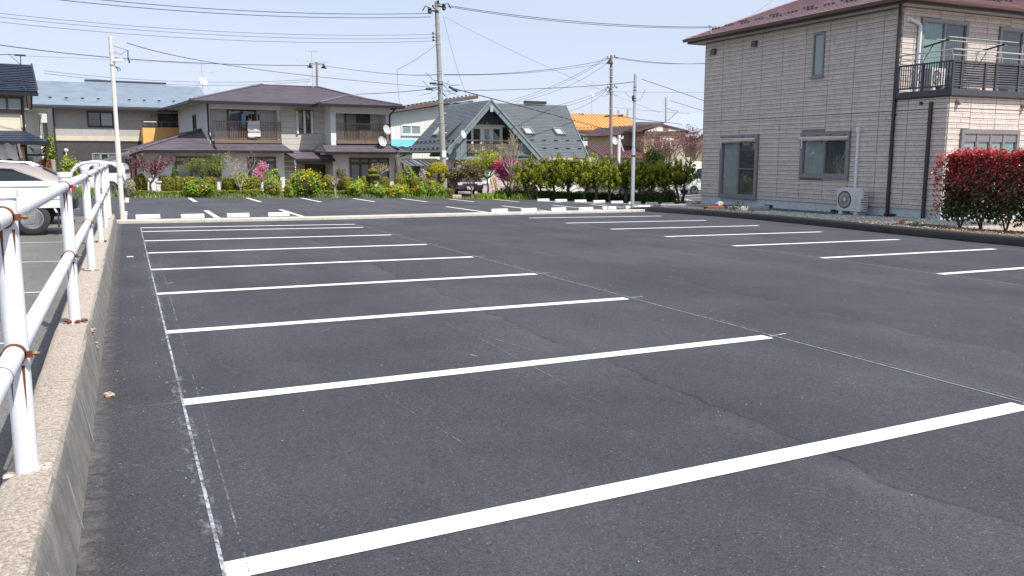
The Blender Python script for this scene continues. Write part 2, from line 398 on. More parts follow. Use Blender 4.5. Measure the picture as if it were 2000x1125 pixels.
M.asphalt = asphalt_mat('new_asphalt', (.0490, .0488, .0575), seams=((3.42, .03, .55, .7), (6.95, .05, .35, .35), (9.6, .04, .3, .3)), dust=-.24)
M.asphalt_far = asphalt_mat('far_asphalt', (.064, .063, .070))
M.asphalt_old = asphalt_mat('old_asphalt', (.155, .150, .138), spread=.25, bumpk=.7)
M.road_conc = mat('driveway_concrete', (.36, .35, .32), .9, .12, 1.2, bump=.2, grime=.15)
M.earth = mat('open_ground', (.17, .145, .10), .95, .3, .6, bump=.3, bscale=4, col2=(.10, .13, .05))
M.gravel_bed = mat('gravel_bed', (.085, .10, .105), .95, .35, 30, bump=.9, bscale=70)
M.pave_pink = mat('terrace_paving', (.42, .33, .29), .85, .14, 5, bump=.15)

def worn_paint(name, col, thr0, thr1, scale=30, rough=.6, stretch=(1,1,1), big=None):
    m, nt, b = new_mat(name); L = nt.links.new; N = nt.nodes.new
    t = N('ShaderNodeTexCoord'); q = N('ShaderNodeMapping'); q.inputs['Scale'].default_value = stretch; L(t.outputs['Object'], q.inputs['Vector'])
    n = N('ShaderNodeTexNoise'); n.inputs['Scale'].default_value = scale; n.inputs['Detail'].default_value = 6; n.inputs['Roughness'].default_value = .7; L(q.outputs['Vector'], n.inputs['Vector'])
    r = N('ShaderNodeMapRange'); r.inputs[1].default_value = thr0; r.inputs[2].default_value = thr1; L(n.outputs['Fac'], r.inputs[0]); f = r.outputs[0]
    if big:
        n2 = N('ShaderNodeTexNoise'); n2.inputs['Scale'].default_value = big[0]; n2.inputs['Detail'].default_value = 3; L(t.outputs['Object'], n2.inputs['Vector'])
        r2 = N('ShaderNodeMapRange'); r2.inputs[1].default_value = big[1]; r2.inputs[2].default_value = big[2]; L(n2.outputs['Fac'], r2.inputs[0])
        mu = N('ShaderNodeMath'); mu.operation = 'MULTIPLY'; L(f, mu.inputs[0]); L(r2.outputs[0], mu.inputs[1]); f = mu.outputs[0]
    v = N('ShaderNodeTexNoise'); v.inputs['Scale'].default_value = 7; v.inputs['Detail'].default_value = 5; L(t.outputs['Object'], v.inputs['Vector'])
    mx = N('ShaderNodeMix'); mx.data_type = 'RGBA'; mx.inputs['A'].default_value = rgba(col, .88); mx.inputs['B'].default_value = rgba(col, 1.05); L(v.outputs['Fac'], mx.inputs['Factor'])
    L(mx.outputs['Result'], b.inputs['Base Color']); b.inputs['Roughness'].default_value = rough
    bp = N('ShaderNodeBump'); bp.inputs['Strength'].default_value = .3; bp.inputs['Distance'].default_value = .006
    fn = N('ShaderNodeTexNoise'); fn.inputs['Scale'].default_value = 170; L(t.outputs['Object'], fn.inputs['Vector']); L(fn.outputs['Fac'], bp.inputs['Height']); L(bp.outputs['Normal'], b.inputs['Normal'])
    tr = N('ShaderNodeBsdfTransparent'); ms = N('ShaderNodeMixShader'); L(f, ms.inputs[0]); L(tr.outputs[0], ms.inputs[1]); L(b.outputs[0], ms.inputs[2])
    L(ms.outputs[0], nt.nodes['Material Output'].inputs['Surface']); return m
M.line_paint = worn_paint('fresh_line_paint', (.80, .80, .80), .22, .36, 95)
M.line_old = worn_paint('older_line_paint', (.74, .74, .74), .27, .36, 40)
M.chalk = worn_paint('chalk', (.46, .49, .53), .36, .60, 30, .9, (1, .5, 1), big=(.9, .30, .50))
M.chalk_thin = worn_paint('thin_chalk', (.33, .36, .41), .30, .58, 30, .9, (1, .5, 1))
M.chalk_smudge = worn_paint('chalk_smudge', (.30, .31, .34), .50, .72, 16, .9, (1.6, .7, 1), big=(1.6, .42, .60))
M.chalk_faint = worn_paint('faint_chalk', (.27, .28, .31), .44, .66, 25, .9, (1, .6, 1), big=(.8, .36, .56))

# open land out to the horizon
g = []; xs = [-900, -250, -90, -45, -20, -8, 5, 20, 32, 45, 70, 120, 300, 900]; ys = [-120, -40, -20, 0, 20, 40, 60, 90, 150, 300, 700, 2200]
me = bpy.data.meshes.new('ground'); me.from_pydata([(x, y, gz(x, y)-.09) for y in ys for x in xs], [], [(j*len(xs)+i, j*len(xs)+i+1, (j+1)*len(xs)+i+1, (j+1)*len(xs)+i) for j in range(len(ys)-1) for i in range(len(xs)-1)])
me.materials.append(M.earth); o = bpy.data.objects.new('ground', me); COL.objects.link(o); tag(o, kind='structure')

KERB = [(-9.0, 22.1), (-.25, 23.5), (1.8, 23.8), (5.0, 24.38), (7.9, 25.2), (11.0, 26.05), (14.3, 26.75), (16.5, 27.25), (18.0, 27.75)]
RIGHT = [(18.35, 27.7), (18.95, 24.9), (19.1, 21.9), (18.9, 19.0), (18.5, 16.4), (18.33, 14.1), (18.28, 12.0), (18.25, 5), (18.2, -9)]
EDGE = [(-9, 40.0), (-.2, 40.12), (1.9, 40.18), (7.6, 40.35), (12.4, 39.9), (17.25, 38.72), (21.3, 35.7), (22.6, 31.6)]
lot = sheet('car_park', [(-.27, -9)] + [(-.27, 23.5)] + KERB[2:] + RIGHT, 0.0, M.asphalt)
far = sheet('far_car_park', KERB + [(18.9, 28.9), (22.5, 31.2)] + EDGE[::-1], .05, M.asphalt_far)
yard = sheet('side_yard', [(-30, -9), (-.50, -9), (-.50, 23.3), (-9, 22.0), (-30, 20)], .2, M.asphalt_old)

def strip(name, p, q, w, z, m, parent, skew_ends=True):
    """Painted stripe from p to q; its ends are cut along y as the photo shows."""
    p, q = Vector((*p, 0)), Vector((*q, 0)); d = (q-p).normalized()
    if abs(d.x) >= abs(d.y): h = Vector((0, w/2/max(abs(d.x), .3), 0))
    else: h = Vector((w/2/max(abs(d.y), .3), 0, 0))
    pts = [p-h, q-h, q+h, p+h]
    return sheet(name, [(a.x, a.y) for a in pts], z, m, parent)
TS = math.tan(0.0962)
for k in range(-1, 8):
    y = 3.176+2.5*k
    strip('parking_line', (.248, y), (.248+5.105, y+5.105*TS), .155, .004, M.line_paint, lot)
strip('parking_line', (.248, 21.9), (5.42, 21.9+5.15*TS*.9), .15, .004, M.line_paint, lot)
for k in range(-2, 7):
    y = 9.363+2.5*k
    strip('parking_line', (11.449, y), (11.449+5.254, y+5.254*TS), .155, .004, M.line_paint, lot)
# chalk setting-out lines left by the painters
strip('chalk_mark', (.245, -2), (.235, 22.0), .016, .0052, M.chalk, lot)
strip('chalk_mark', (.235, -2), (.225, 22.0), .085, .0046, M.chalk_smudge, lot)
strip('chalk_mark', (.30, -2), (.42, 19.0), .009, .005, M.chalk_faint, lot)
strip('chalk_mark', (5.43, -2), (5.43, 23.4), .015, .005, M.chalk_thin, lot)
strip('chalk_mark', (5.49, 2), (5.52, 21), .014, .0052, M.chalk_faint, lot)
strip('chalk_mark', (11.42, 2), (11.40, 24), .018, .005, M.chalk_thin, lot)
strip('chalk_mark', (16.85, 4), (16.95, 22), .018, .005, M.chalk_thin, lot)
for k in range(8):
    y = 3.176+2.5*k
    strip('chalk_mark', (5.38, y+5.2*TS), (5.62, y+.03+5.45*TS), .03, .0056, M.chalk, lot)
    if k in (1, 3, 5): strip('chalk_mark', (-.1, y-.02), (.22, y), .012, .0056, M.chalk_faint, lot)
rnd = random.Random(4)
for i in range(8):                                            # long drag marks down the bays
    x, y = rnd.uniform(.5, 5.2), rnd.uniform(3, 15); strip('chalk_mark', (x, y), (x+rnd.uniform(-.35, .1), y+rnd.uniform(1.2, 3.2)), rnd.uniform(.006, .012), .0049, M.chalk_faint, lot)
for i in range(26):                                            # scuffs and scratches
    x, y = rnd.choice([(rnd.gauss(.25, .12), rnd.uniform(3.2, 18)), (rnd.uniform(.4, 8), rnd.uniform(2.6, 13))]); a = rnd.uniform(0, 3.14); l = rnd.uniform(.04, .22)
    strip('chalk_mark', (x, y), (x+l*math.cos(a), y+l*math.sin(a)), rnd.uniform(.006, .02), .006, rnd.choice([M.chalk, M.chalk_faint]), lot)

for i, y in enumerate((6.9, 9.6, 12.6)): strip('parking_line', (-5.5, y), (-.75, y+.1), .05, .206, M.line_old, yard)
strip('parking_line', (-9, 15.6), (-.9, 15.8), .05, .206, M.line_old, yard)
# markings of the far lot
def far_y0(x):
    for (x0, y0), (x1, y1) in zip(KERB, KERB[1:]):
        if x0 <= x <= x1: return y0+(y1-y0)*(x-x0)/(x1-x0)
    return 27.7
for x in (-2.55, -.13, 2.22, 4.58, 11.05, 13.62, 16.15, 18.25):
    y = far_y0(x)
    strip('parking_line', (x, y+.42), (x+.02, y+4.95), .15, .055, M.line_old, far)
for x, y0, y1 in ((-2.4, 35.1, 39.9), (-.05, 35.05, 39.8), (2.4, 35.45, 39.8), (4.82, 35.4, 39.85), (7.2, 35.35, 39.9), (9.5, 35.55, 39.4), (11.8, 35.5, 39.4), (13.98, 35.5, 38.8), (16.15, 35.45, 38.6), (17.85, 34.6, 37.0), (19.12, 32.8, 35.8), (20.45, 31.1, 33.6)):
    strip('parking_line', (x, y0), (x+.03, y1), .15, .055, M.line_old, far)

# kerb between the lots
def kerb_run(name, path, w, h, m, dz=0.0, seg=None, chamfer=.02):
    """Kerb units laid one after another along a path (each unit a part)."""
    root = tag(empty(name, (0, 0, 0)), kind='structure')
    for (x0, y0), (x1, y1) in zip(path, path[1:]):
        a, b = Vector((x0, y0, 0)), Vector((x1, y1, 0)); d = (b-a).normalized(); nrm = Vector((-d.y, d.x, 0)); L_ = (b-a).length
        n = max(1, round(L_/(seg or L_)))
        for i in range(n):
            p = a+d*(L_*i/n+.004); q = a+d*(L_*(i+1)/n-.004); mb = MB(); vs = []
            for e in (p, q):
                for o_, z in ((0, -.08), (0, h-chamfer), (chamfer, h), (w, h), (w, -.08)):
                    c = e+nrm*o_; vs.append((c.x, c.y, gz(c.x, c.y)+z+dz))
            mb.add(vs, [(0,1,6,5),(1,2,7,6),(2,3,8,7),(3,4,9,8),(4,3,2,1,0),(5,6,7,8,9)]); mb.build('kerb_unit', m, root)
    return root
kerb_run('concrete_kerb', KERB, .36, .085, M.kerb, seg=2.0)
M.kerb_asphalt = mat('kerb_asphalt', (.013, .013, .016), .9, .2, 5, bump=.5, bscale=60)  # near-black: fresh asphalt, with the house's shadow put into the colour too
kb = MB(); prev = None; n5 = 6
path = [(16.9, 28.05), (17.7, 28.3), (18.42, 27.75)] + [(x+.05, y) for x, y in RIGHT[1:]]
rings = []
for i, (x, y) in enumerate(path):
    a = Vector(path[max(i-1, 0)]); b = Vector(path[min(i+1, len(path)-1)]); d = (b-a).normalized(); nrm = Vector((-d.y, d.x))
    hh = (.03, .15, .19)[i] if i < 3 else .19
    rings.append([(x-nrm.x*o_*1, y-nrm.y*o_*1, z*hh/.19) for o_, z in ((.0, -.05), (.06, .15), (.12, .19), (.36, .19), (.42, .14), (.46, -.05))])
vs = [(px, py, gz(px, py)+z) for r in rings for px, py, z in r]
fs = [(i*6+k, i*6+k+1, (i+1)*6+k+1, (i+1)*6+k) for i in range(len(rings)-1) for k in range(5)] + [tuple(range(6)), tuple(range((len(rings)-1)*6, len(rings)*6))]
kb.add([(x, y, z) for x, y, z in vs], fs)
o = kb.build('asphalt_kerb', M.kerb_asphalt, None, smooth=True); tag(o, kind='structure')

# planted and gravelled ground beyond the lots
sheet('garden_bed', EDGE + [(24.5, 32.2), (30, 38), (30, 48), (12, 62), (-14, 62), (-14, 40)], .03, M.soil)
sheet('gravel_strip', [(18.7, 27.9), (22.9, 31.3), (24.6, 32.4), (24.6, 17.5), (19.4, 16.4), (18.9, 16.9), (19.35, 19.2), (19.5, 22), (19.35, 25)], .13, M.gravel_bed)
sheet('hedge_bed', [(19.4, 16.4), (20.4, 16.7), (21.0, 14.5), (21.2, 11.0), (21.2, -9), (18.55, -9), (18.6, 12), (18.7, 14.2), (18.9, 16.9)], .14, M.soil)
sheet('terrace', [(20.4, 16.7), (24.6, 17.5), (24.6, 19.6), (45, 21), (45, -9), (21.2, -9), (21.2, 11.0), (21.0, 14.5)], .135, M.pave_pink)
sheet('driveway', [(19.2, 41.6), (23.6, 37.6), (25.4, 34.6), (30, 42.5), (41, 57), (24, 57), (19, 50)], .035, M.road_conc)
street = sheet('street', [(27.5, 40.2), (34, 38), (80, 60), (80, 70), (48, 58), (40, 56)], .040, M.asphalt_far)
strip('street_line', (28.6, 40.5), (60, 54.0), .16, .046, M.line_old, street)
strip('street_line', (30.4, 44.0), (60, 62.0), .16, .046, M.line_old, street)

# crushed stone on the strip beside the house, and litter of leaves and pebbles
def pebbles(name, pts, s0, s1, m, seed=1):
    rng = np.random.default_rng(seed); n = len(pts); base = np.array([(1,0,0),(-1,0,0),(0,1,0),(0,-1,0),(0,0,.8),(0,0,-.8)], float)
    F = np.array([(0,2,4),(2,1,4),(1,3,4),(3,0,4),(2,0,5),(1,2,5),(3,1,5),(0,3,5)])
    V = base[None]*(s0+(s1-s0)*rng.random((n, 1, 1)))*rng.uniform(.6, 1.3, (n, 6, 1))
    a = rng.random(n)*6.28; c, s = np.cos(a), np.sin(a); V = np.stack([V[..., 0]*c[:, None]-V[..., 1]*s[:, None], V[..., 0]*s[:, None]+V[..., 1]*c[:, None], V[..., 2]], -1)
    V = (V+np.asarray(pts)[:, None]).reshape(-1, 3); FF = (F[None]+6*np.arange(n)[:, None, None]).reshape(-1, 3)
    me = bpy.data.meshes.new(name); me.from_pydata(V.tolist(), [], FF.tolist()); me.materials.append(m)
    o = bpy.data.objects.new(name, me); COL.objects.link(o); return tag(o, kind='stuff')
def island_mat(name, c1, c2, rough=.9):
    m, nt, b = new_mat(name); g = nt.nodes.new('ShaderNodeNewGeometry'); mx = nt.nodes.new('ShaderNodeMix'); mx.data_type = 'RGBA'
    mx.inputs['A'].default_value = rgba(c1); mx.inputs['B'].default_value = rgba(c2); nt.links.new(g.outputs['Random Per Island'], mx.inputs['Factor']); nt.links.new(mx.outputs['Result'], b.inputs['Base Color']); b.inputs['Roughness'].default_value = rough; return m
M.stones = island_mat('crushed_stone', (.05, .065, .07), (.17, .20, .205))
M.stones_tan = island_mat('tan_stones', (.22, .16, .10), (.55, .47, .36))
rng = np.random.default_rng(7)
def scatter(n, x0, x1, y0, y1, z, keep=None):
    P = np.stack([rng.uniform(x0, x1, n), rng.uniform(y0, y1, n)], 1)
    if keep is not None: P = P[[keep(x, y) for x, y in P]]
    return np.array([(x, y, gz(x, y)+z) for x, y in P])
pebbles('gravel', scatter(9000, 19.2, 23.6, 16.8, 31, .14, lambda x, y: x > 19.55), .012, .03, M.stones, 2)
pebbles('pebbles', scatter(900, 18.95, 21.2, 11.5, 19, .15), .008, .03, M.stones_tan, 3)
M.dead_leaf = leaf_mat('dead_leaves', (.16, .075, .03), (.45, .26, .09), .8, .1)
P = scatter(900, 18.75, 20.3, 12, 27, .155, lambda x, y: x < 19.9 or (x < 20.8 and 18 < y < 20.4)); o = leaf_cloud('leaf_litter', P, .055, M.dead_leaf, None, 5, nrm=np.tile((0, 0, 1.0), (len(P), 1)), jitter=.4); tag(o, kind='stuff')
# grit and pale chips lying on the new asphalt
P = np.concatenate([scatter(170, -.22, .25, 2.6, 20, .004), scatter(240, .3, 9, 2.4, 16, .004)])
pebbles('asphalt_grit', P, .002, .006, M.stones_tan, 8)

# distant mountains showing over the street at the right
def ridge(name, y, x0, x1, h, seed, m):
    rnd = random.Random(seed); n = 60; mb = MB(); pts = []
    for i in range(n+1):
        x = x0+(x1-x0)*i/n; u = i/n
        pts.append((x, y+rnd.uniform(-60, 60), h*(.35+.65*math.sin(math.pi*u)**.7)*(.8+.2*math.sin(7*u+seed))+rnd.uniform(-6, 6)))
    vs = [(x, yy-260, -3) for x, yy, z in pts]+[(x, yy-110, z*.6+rnd.uniform(-8, 8)) for x, yy, z in pts]+pts+[(x, yy+300, -3) for x, yy, z in pts]; k = n+1
    mb.add(vs, [(r*k+i, r*k+i+1, (r+1)*k+i+1, (r+1)*k+i) for r in range(3) for i in range(n)]); o = mb.build(name, m, None, smooth=True); return tag(o, kind='structure')
M.hill = mat('hazy_forest_hill', (.20, .27, .40), .95, .14, .01, detail=8)  # distance haze is put into the blue base colour of the forest
ridge('hills', 2600, 700, 3600, 92, 3, M.hill)
# ================================================================ RETAINING WALL, RAILING, LIGHT POLES, WHEEL STOPS
def wall_mats():
    m, nt, b = new_mat('weathered_wall_concrete'); L = nt.links.new; N = nt.nodes.new
    t = N('ShaderNodeTexCoord'); co = t.outputs['Object']; g = N('ShaderNodeNewGeometry')
    def noise(scale, detail=5, r=.65, st=None):
        n = N('ShaderNodeTexNoise'); n.inputs['Scale'].default_value = scale; n.inputs['Detail'].default_value = detail; n.inputs['Roughness'].default_value = r
        q = N('ShaderNodeMapping'); q.inputs['Scale'].default_value = st or (1, 1, 1); L(co, q.inputs['Vector']); L(q.outputs['Vector'], n.inputs['Vector']); return n.outputs['Fac']
    def mr(s, a, b_, c, d):
        r = N('ShaderNodeMapRange'); r.inputs[1].default_value = a; r.inputs[2].default_value = b_; r.inputs[3].default_value = c; r.inputs[4].default_value = d; L(s, r.inputs[0]); return r.outputs[0]
    def mix(f, A, B):
        x = N('ShaderNodeMix'); x.data_type = 'RGBA'
        for k, v in (('A', A), ('B', B)):
            if isinstance(v, tuple): x.inputs[k].default_value = (*v, 1)
            else: L(v, x.inputs[k])
        L(f, x.inputs['Factor']); return x.outputs['Result']
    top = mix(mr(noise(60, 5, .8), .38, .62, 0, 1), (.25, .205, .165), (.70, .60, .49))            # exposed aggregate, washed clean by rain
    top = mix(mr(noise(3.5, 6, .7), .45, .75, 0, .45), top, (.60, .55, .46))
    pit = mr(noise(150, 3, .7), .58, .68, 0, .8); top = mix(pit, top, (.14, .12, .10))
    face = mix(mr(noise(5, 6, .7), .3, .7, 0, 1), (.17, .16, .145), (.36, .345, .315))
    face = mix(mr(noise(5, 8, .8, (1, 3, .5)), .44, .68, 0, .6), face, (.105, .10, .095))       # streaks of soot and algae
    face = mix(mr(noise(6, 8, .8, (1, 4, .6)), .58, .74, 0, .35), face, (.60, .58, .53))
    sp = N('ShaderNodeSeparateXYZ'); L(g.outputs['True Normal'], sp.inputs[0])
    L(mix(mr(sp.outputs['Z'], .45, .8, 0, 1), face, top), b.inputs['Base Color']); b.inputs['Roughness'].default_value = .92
    h1 = N('ShaderNodeMath'); h1.operation = 'ADD'; L(noise(60, 5, .8), h1.inputs[0]); L(noise(170, 3, .7), h1.inputs[1])
    bp = N('ShaderNodeBump'); bp.inputs['Strength'].default_value = .9; bp.inputs['Distance'].default_value = .010; L(h1.outputs[0], bp.inputs['Height']); L(bp.outputs['Normal'], b.inputs['Normal'])
    return m
M.wall = wall_mats()
M.efflor = worn_paint('lime_streak', (.70, .69, .66), .34, .55, 14, .9, (1, 1, .3))
wall = tag(empty('retaining_wall', (0, 0, 0)), 'low weathered concrete wall carrying the white pipe railing beside the new car park', 'wall')
SEG = [(-9.0, -2.4), (-2.385, 1.2), (1.212, 3.6), (3.6, 7.02), (7.06, 10.7), (10.715, 14.4), (14.415, 18.1), (18.115, 21.2), (21.215, 23.35)]
def wall_top(y): return .315-.0035*max(0, y-7)
for i, (y0, y1) in enumerate(SEG):
    rnd = random.Random(i); n = max(3, int((y1-y0)/.22)); h = wall_top(y0) - (.0 if y0 < 7 else .022)
    prof = [(-.585, .0), (-.585, h-.05), (-.57, h-.018), (-.535, h), (-.37, h+.004), (-.335, h-.004), (-.318, h-.022), (-.305, h-.06), (-.255, -.02)]
    mb = MB(); vs = []
    wid = 1.0 if y0 > 3 else .98
    for k in range(n+1):
        y = y0+(y1-y0)*k/n
        left = -.47-.012*y if y < 9.5 else -.585                 # the yard side is narrower close to the viewer
        for j, (x, z) in enumerate(prof):
            xx = x if x > -.5 else x-(-.585)+max(left, -.60)
            jit = rnd.uniform(-.004, .004) if 0 < j < 8 else 0
            vs.append((xx+jit, y, gz(-.3, y)+z+(rnd.uniform(-.003, .003) if 2 < j < 7 else 0)))
    m9 = len(prof)
    fs = [(k*m9+j, k*m9+j+1, (k+1)*m9+j+1, (k+1)*m9+j) for k in range(n) for j in range(m9-1)] + [tuple(range(m9)), tuple(n*m9+j for j in range(m9))]
    mb.add(vs, fs); seg = mb.build('wall_segment', M.wall, wall, smooth=True)
    for y in ([2.84, 3.78, 5.02, 5.5] if i in (2, 3) else [y0+(y1-y0)*.3, y0+(y1-y0)*.72]):
        if not y0 < y < y1: continue
        w = .012 if y > 3 else .016; q = MB(); z0 = gz(-.3, y)
        zt = h-.062; x_at = lambda z: -.255-(.05)*(z+.02)/(h-.04)
        q.add([(x_at(zt)+.010, y, z0+zt), (x_at(zt)+.010, y+w*.5, z0+zt), (x_at(0)+.010, y+w, z0+.0), (x_at(0)+.010, y, z0+.0)], [(0, 1, 2, 3)]); q.build('lime_streak', M.efflor, seg)
# mortar crumbs in the open joint
P = [( -.31+random.Random(k).uniform(-.03, .03), 7.04+random.Random(k+50).uniform(-.02, .02), gz(-.3, 7)+random.Random(k+90).uniform(0, .28)) for k in range(60)]
pebbles('joint_rubble', P, .008, .02, M.stones_tan, 4)
# a broken lump of concrete on the asphalt
lump = MB(); blob(lump, (0, 0, .018), (.032, .022, .02), 3, 9, 6, .28); o = lump.build('concrete_lump', mat('lump_concrete', (.45, .37, .27), .9, .3, 30, bump=.6), None, loc=Vector((-.19, 5.98, gz(0, 6))))
tag(o, 'small tan crumb of broken concrete lying on the asphalt near the wall', 'rubble')
chip = boxes('wood_chip', M.conc_white, None, (-.05, .05, -.02, .02, 0, .012), loc=on_ground(254, 502, 0)); tag(chip, 'thin pale chip lying on the dark asphalt near the far wall end', 'rubble')

rail = tag(empty('pipe_railing', (0, 0, 0)), 'white painted steel pipe railing with rusty clamps on top of the concrete wall', 'railing')
PY = [-3.2, .25, 3.68, 7.2, 10.78, 14.85, 18.6, 21.3, 23.0]; PX = -.42
def post_top(y): return 1.385+.0005*y
for i, y in enumerate(PY):
    z0 = wall_top(y)+gz(-.3, y)-.02; zt = post_top(y); mb = MB(); x = PX
    r = .0415
    mb.lathe([(r, z0-.1), (r, zt-.035)], (x, y, 0), 20); post = mb.build('post', M.white_rail, rail, smooth=True)
    c = MB(); c.lathe([(r+.006, zt-.035), (r+.006, zt-.006), (r-.008, zt)], (x, y, 0), 20); c.build('cap', M.white_rail, post, smooth=True)
    if y > 1:
        c = MB(); rr = random.Random(i)
        for k in range(9): blob(c, (x+rr.uniform(-.07, .07), y+rr.uniform(-.05, .05), z0+.02), (.022, .02, .012), k, 6, 4)
        c.build('rust_crust', M.rust if i % 2 else M.conc, post, smooth=True)
UP = lambda y: post_top(y)-.105; LO = lambda y: post_top(y)-.62
rail_r = .0365
for hgt, nm in ((UP, 'rail'), (LO, 'rail')):
    for y0, y1 in zip(PY, PY[1:]):
        mb = MB(); mb.tube([(PX-.005, y0, hgt(y0)), (PX-.005, y1, hgt(y1))], rail_r, 18); o = mb.build(nm, M.white_rail, rail, smooth=True)
        q = MB(); yy = y1-.42; q.lathe([(.0368, -.004), (.0382, -.002), (.0382, .002), (.0368, .004)], (PX-.005, yy, hgt(yy)), 18, 'y'); q.build('weld_ring', M.rust, o, smooth=True)
    for i, y in enumerate(PY):
        z = hgt(y); mb = MB()
        prof = [(.037, -.013), (.0425, -.013), (.0425, .013), (.037, .013)]
        mb.lathe(prof, (PX-.005, y-.048, z), 20, 'y')
        mb.box(PX+.032, PX+.056, y-.061, y-.047, z-.012, z+.012); mb.box(PX-.060, PX-.036, y-.061, y-.043, z-.012, z+.012)
        cl = mb.build('clamp', M.rust, rail, smooth=True)
        q = MB(); q.lathe([(.006, -.03), (.006, .035)], (PX+.045, y-.045, z), 8, 'x'); q.lathe([(.010, .018), (.010, .028)], (PX+.045, y-.045, z), 6, 'x'); q.build('bolt', mat('bolt_brass%d' % i, (.24, .16, .08), .6, .3, 40, metal=.5) if i == 0 and hgt is UP else bpy.data.materials['bolt_brass0'], cl)
        q = MB(); rr = random.Random(i*7+(3 if hgt is UP else 0))
        for k in range(2):                                      # rust runs below the clamp
            a = -1.9+k*.75+rr.uniform(-.3, .3); L_ = rr.uniform(.05, .2); ca, sa = math.cos(a), math.sin(a); w = .006
            q.add([(PX+.0422*ca-w*sa, y+.0422*sa+w*ca, z-.045), (PX+.0422*ca+w*sa, y+.0422*sa-w*ca, z-.045), (PX+.0422*ca, y+.0422*sa, z-.05-L_)], [(0, 1, 2)])
        q.build('rust_run', M.rust, cl)

def lot_pole(name, label, base, top, r0, r1, m):
    e = tag(empty(name, base), label, 'pole')
    mb = MB(); h = top[2]-base[2]; mb.lathe([(r0, 0), (r0, h*.45), (r1, h*.46), (r1, h)], (0, 0, 0), 14); mb.build('pole_shaft', m, e, smooth=True); return e, h
lp, hh = lot_pole('lighting_pole', 'beige steel pole with small flood lamp at the end of the railing wall', Vector((-.15, 24.2, gz(0, 24)+.03)), Vector((0, 0, 4.46)), .062, .05, M.pole_beige)
mb = MB(); mb.box(.02, .26, -.07, .07, 3.98, 4.03); mb.prism([(.06, -.07, 4.03), (.28, -.07, 4.03), (.22, -.07, 4.07)], (0, .14, 0)); mb.box(.04, .07, -.02, .02, 3.9, 3.99); mb.build('lamp_head', M.white_plastic, lp)
q = MB(); q.lathe([(.056, -.01), (.06, 0), (.056, .01)], (0, 0, 4.17), 14); q.lathe([(.066, -.012), (.066, .012)], (0, 0, 3.9), 14); q.build('band', M.galv, lp, smooth=True)
q = MB(); q.tube([(.05, 0, 4.36), (.25, 0, 4.3), (.36, 0, 4.27)], .006); q.tube([(.05, 0, 4.22), (.2, 0, 4.15), (.36, 0, 4.26)], .006); q.tube([(.38, 0, 4.28), (.37, 0, 4.1), (.40, 0, 3.96)], [.012, .016, .022]); q.tube([(.06, 0, 3.86), (.12, 0, 3.8), (.12, 0, 3.74)], .012); q.tube([(.06, 0, 3.86), (.17, 0, 3.82), (.17, 0, 3.75)], .012); q.build('service_wire', M.cable, lp)
q = MB(); q.lathe([(.0635, 1.1), (.0645, 1.1), (.0645, 1.16), (.0635, 1.16)], (0, 0, 0), 14); q.build('tape_band', mat('blue_tape', (.3, .45, .55), .5), lp, smooth=True)
sp, hh = lot_pole('service_pole', 'grey galvanised pole on the kerb end with wires at its top', Vector((17.82, 28.55, gz(17.8, 28.6)+.04)), Vector((0, 0, 4.6)), .075, .055, M.galv)
q = MB()
for z in (4.62, 4.5, 4.2, 4.1): q.lathe([(.058, z), (.066, z), (.066, z+.025), (.058, z+.025)], (0, 0, 0), 14)
q.lathe([(.08, 2.02), (.085, 2.02), (.085, 2.08), (.08, 2.08)], (0, 0, 0), 12); q.build('band', M.black, sp, smooth=True)
q = MB(); q.box(-.09, -.05, -.05, .05, 4.12, 4.32); q.tube([(-.07, 0, 4.2), (-.25, -.02, 4.25), (-.42, 0, 4.42)], .006); q.tube([(.05, 0, 4.1), (.3, 0, 4.2), (.45, 0, 4.55)], .007); q.build('service_wire', M.cable, sp)

# wheel stops
def wheel_stop_mesh(L_=.6, w=.13, h=.11):
    mb = MB(); p = [(-w/2, 0), (-w/2+.025, h-.01), (-w/2+.04, h), (w/2-.04, h), (w/2-.025, h-.01), (w/2, 0)]
    mb.prism([(-L_/2, y, z) for y, z in p], (L_, 0, 0)); return mb
stop0 = wheel_stop_mesh().build('wheel_stop', M.conc_white, None, bevel=.008)
FRONT = [(.46, 24.72, 0, 'leftmost white concrete wheel stop right beside the beige pole'), (1.58, 24.86, 0, 'second white wheel stop from the beige pole, behind the concrete kerb'),
         (2.80, 25.15, 0, 'white wheel stop just right of the slanted bay line, third from the beige pole'), (3.96, 25.45, 0, 'white wheel stop overlapping a bay line, fourth from the beige pole'),
         (11.58, 27.05, 0, 'white wheel stop at the far side of the entry gap, nearest the bay line'), (12.86, 27.42, 0, 'white wheel stop one right of the entry gap stop'),
         (14.20, 27.75, 0, 'white wheel stop in the middle of the right kerb row'), (15.46, 28.0, 0, 'white wheel stop in the kerb row two left of the galvanised pole'),
         (16.72, 28.45, 0, 'white wheel stop with a grey band immediately left of the galvanised pole'), (17.95, 28.95, 0, 'white wheel stop partly hidden behind the galvanised pole'), (19.0, 29.6, 0, 'white wheel stop ending behind the black asphalt kerb')]
REAR = [(17.8, 36.35), (18.45, 35.8), (19.15, 35.2), (19.8, 34.6), (20.3, 33.85), (20.75, 33.05), (21.26, 32.45), (21.75, 31.9), (22.3, 31.4)]
RL = ['white wheel stop before the conifers, farthest left of the rear row', 'second wheel stop from the left in the rear row under the conifers', 'third wheel stop from the left in front of the conifer trunks',
      'fourth wheel stop of the rear row, beside a potted plant', 'wheel stop of the rear row in front of the beige car', 'rear row wheel stop seen just right of the galvanised pole',
      'rear row wheel stop below the last pair of conifer trunks', 'rear row wheel stop past the last conifer by yellow flowers', 'last rear row wheel stop against the corner of the large house']
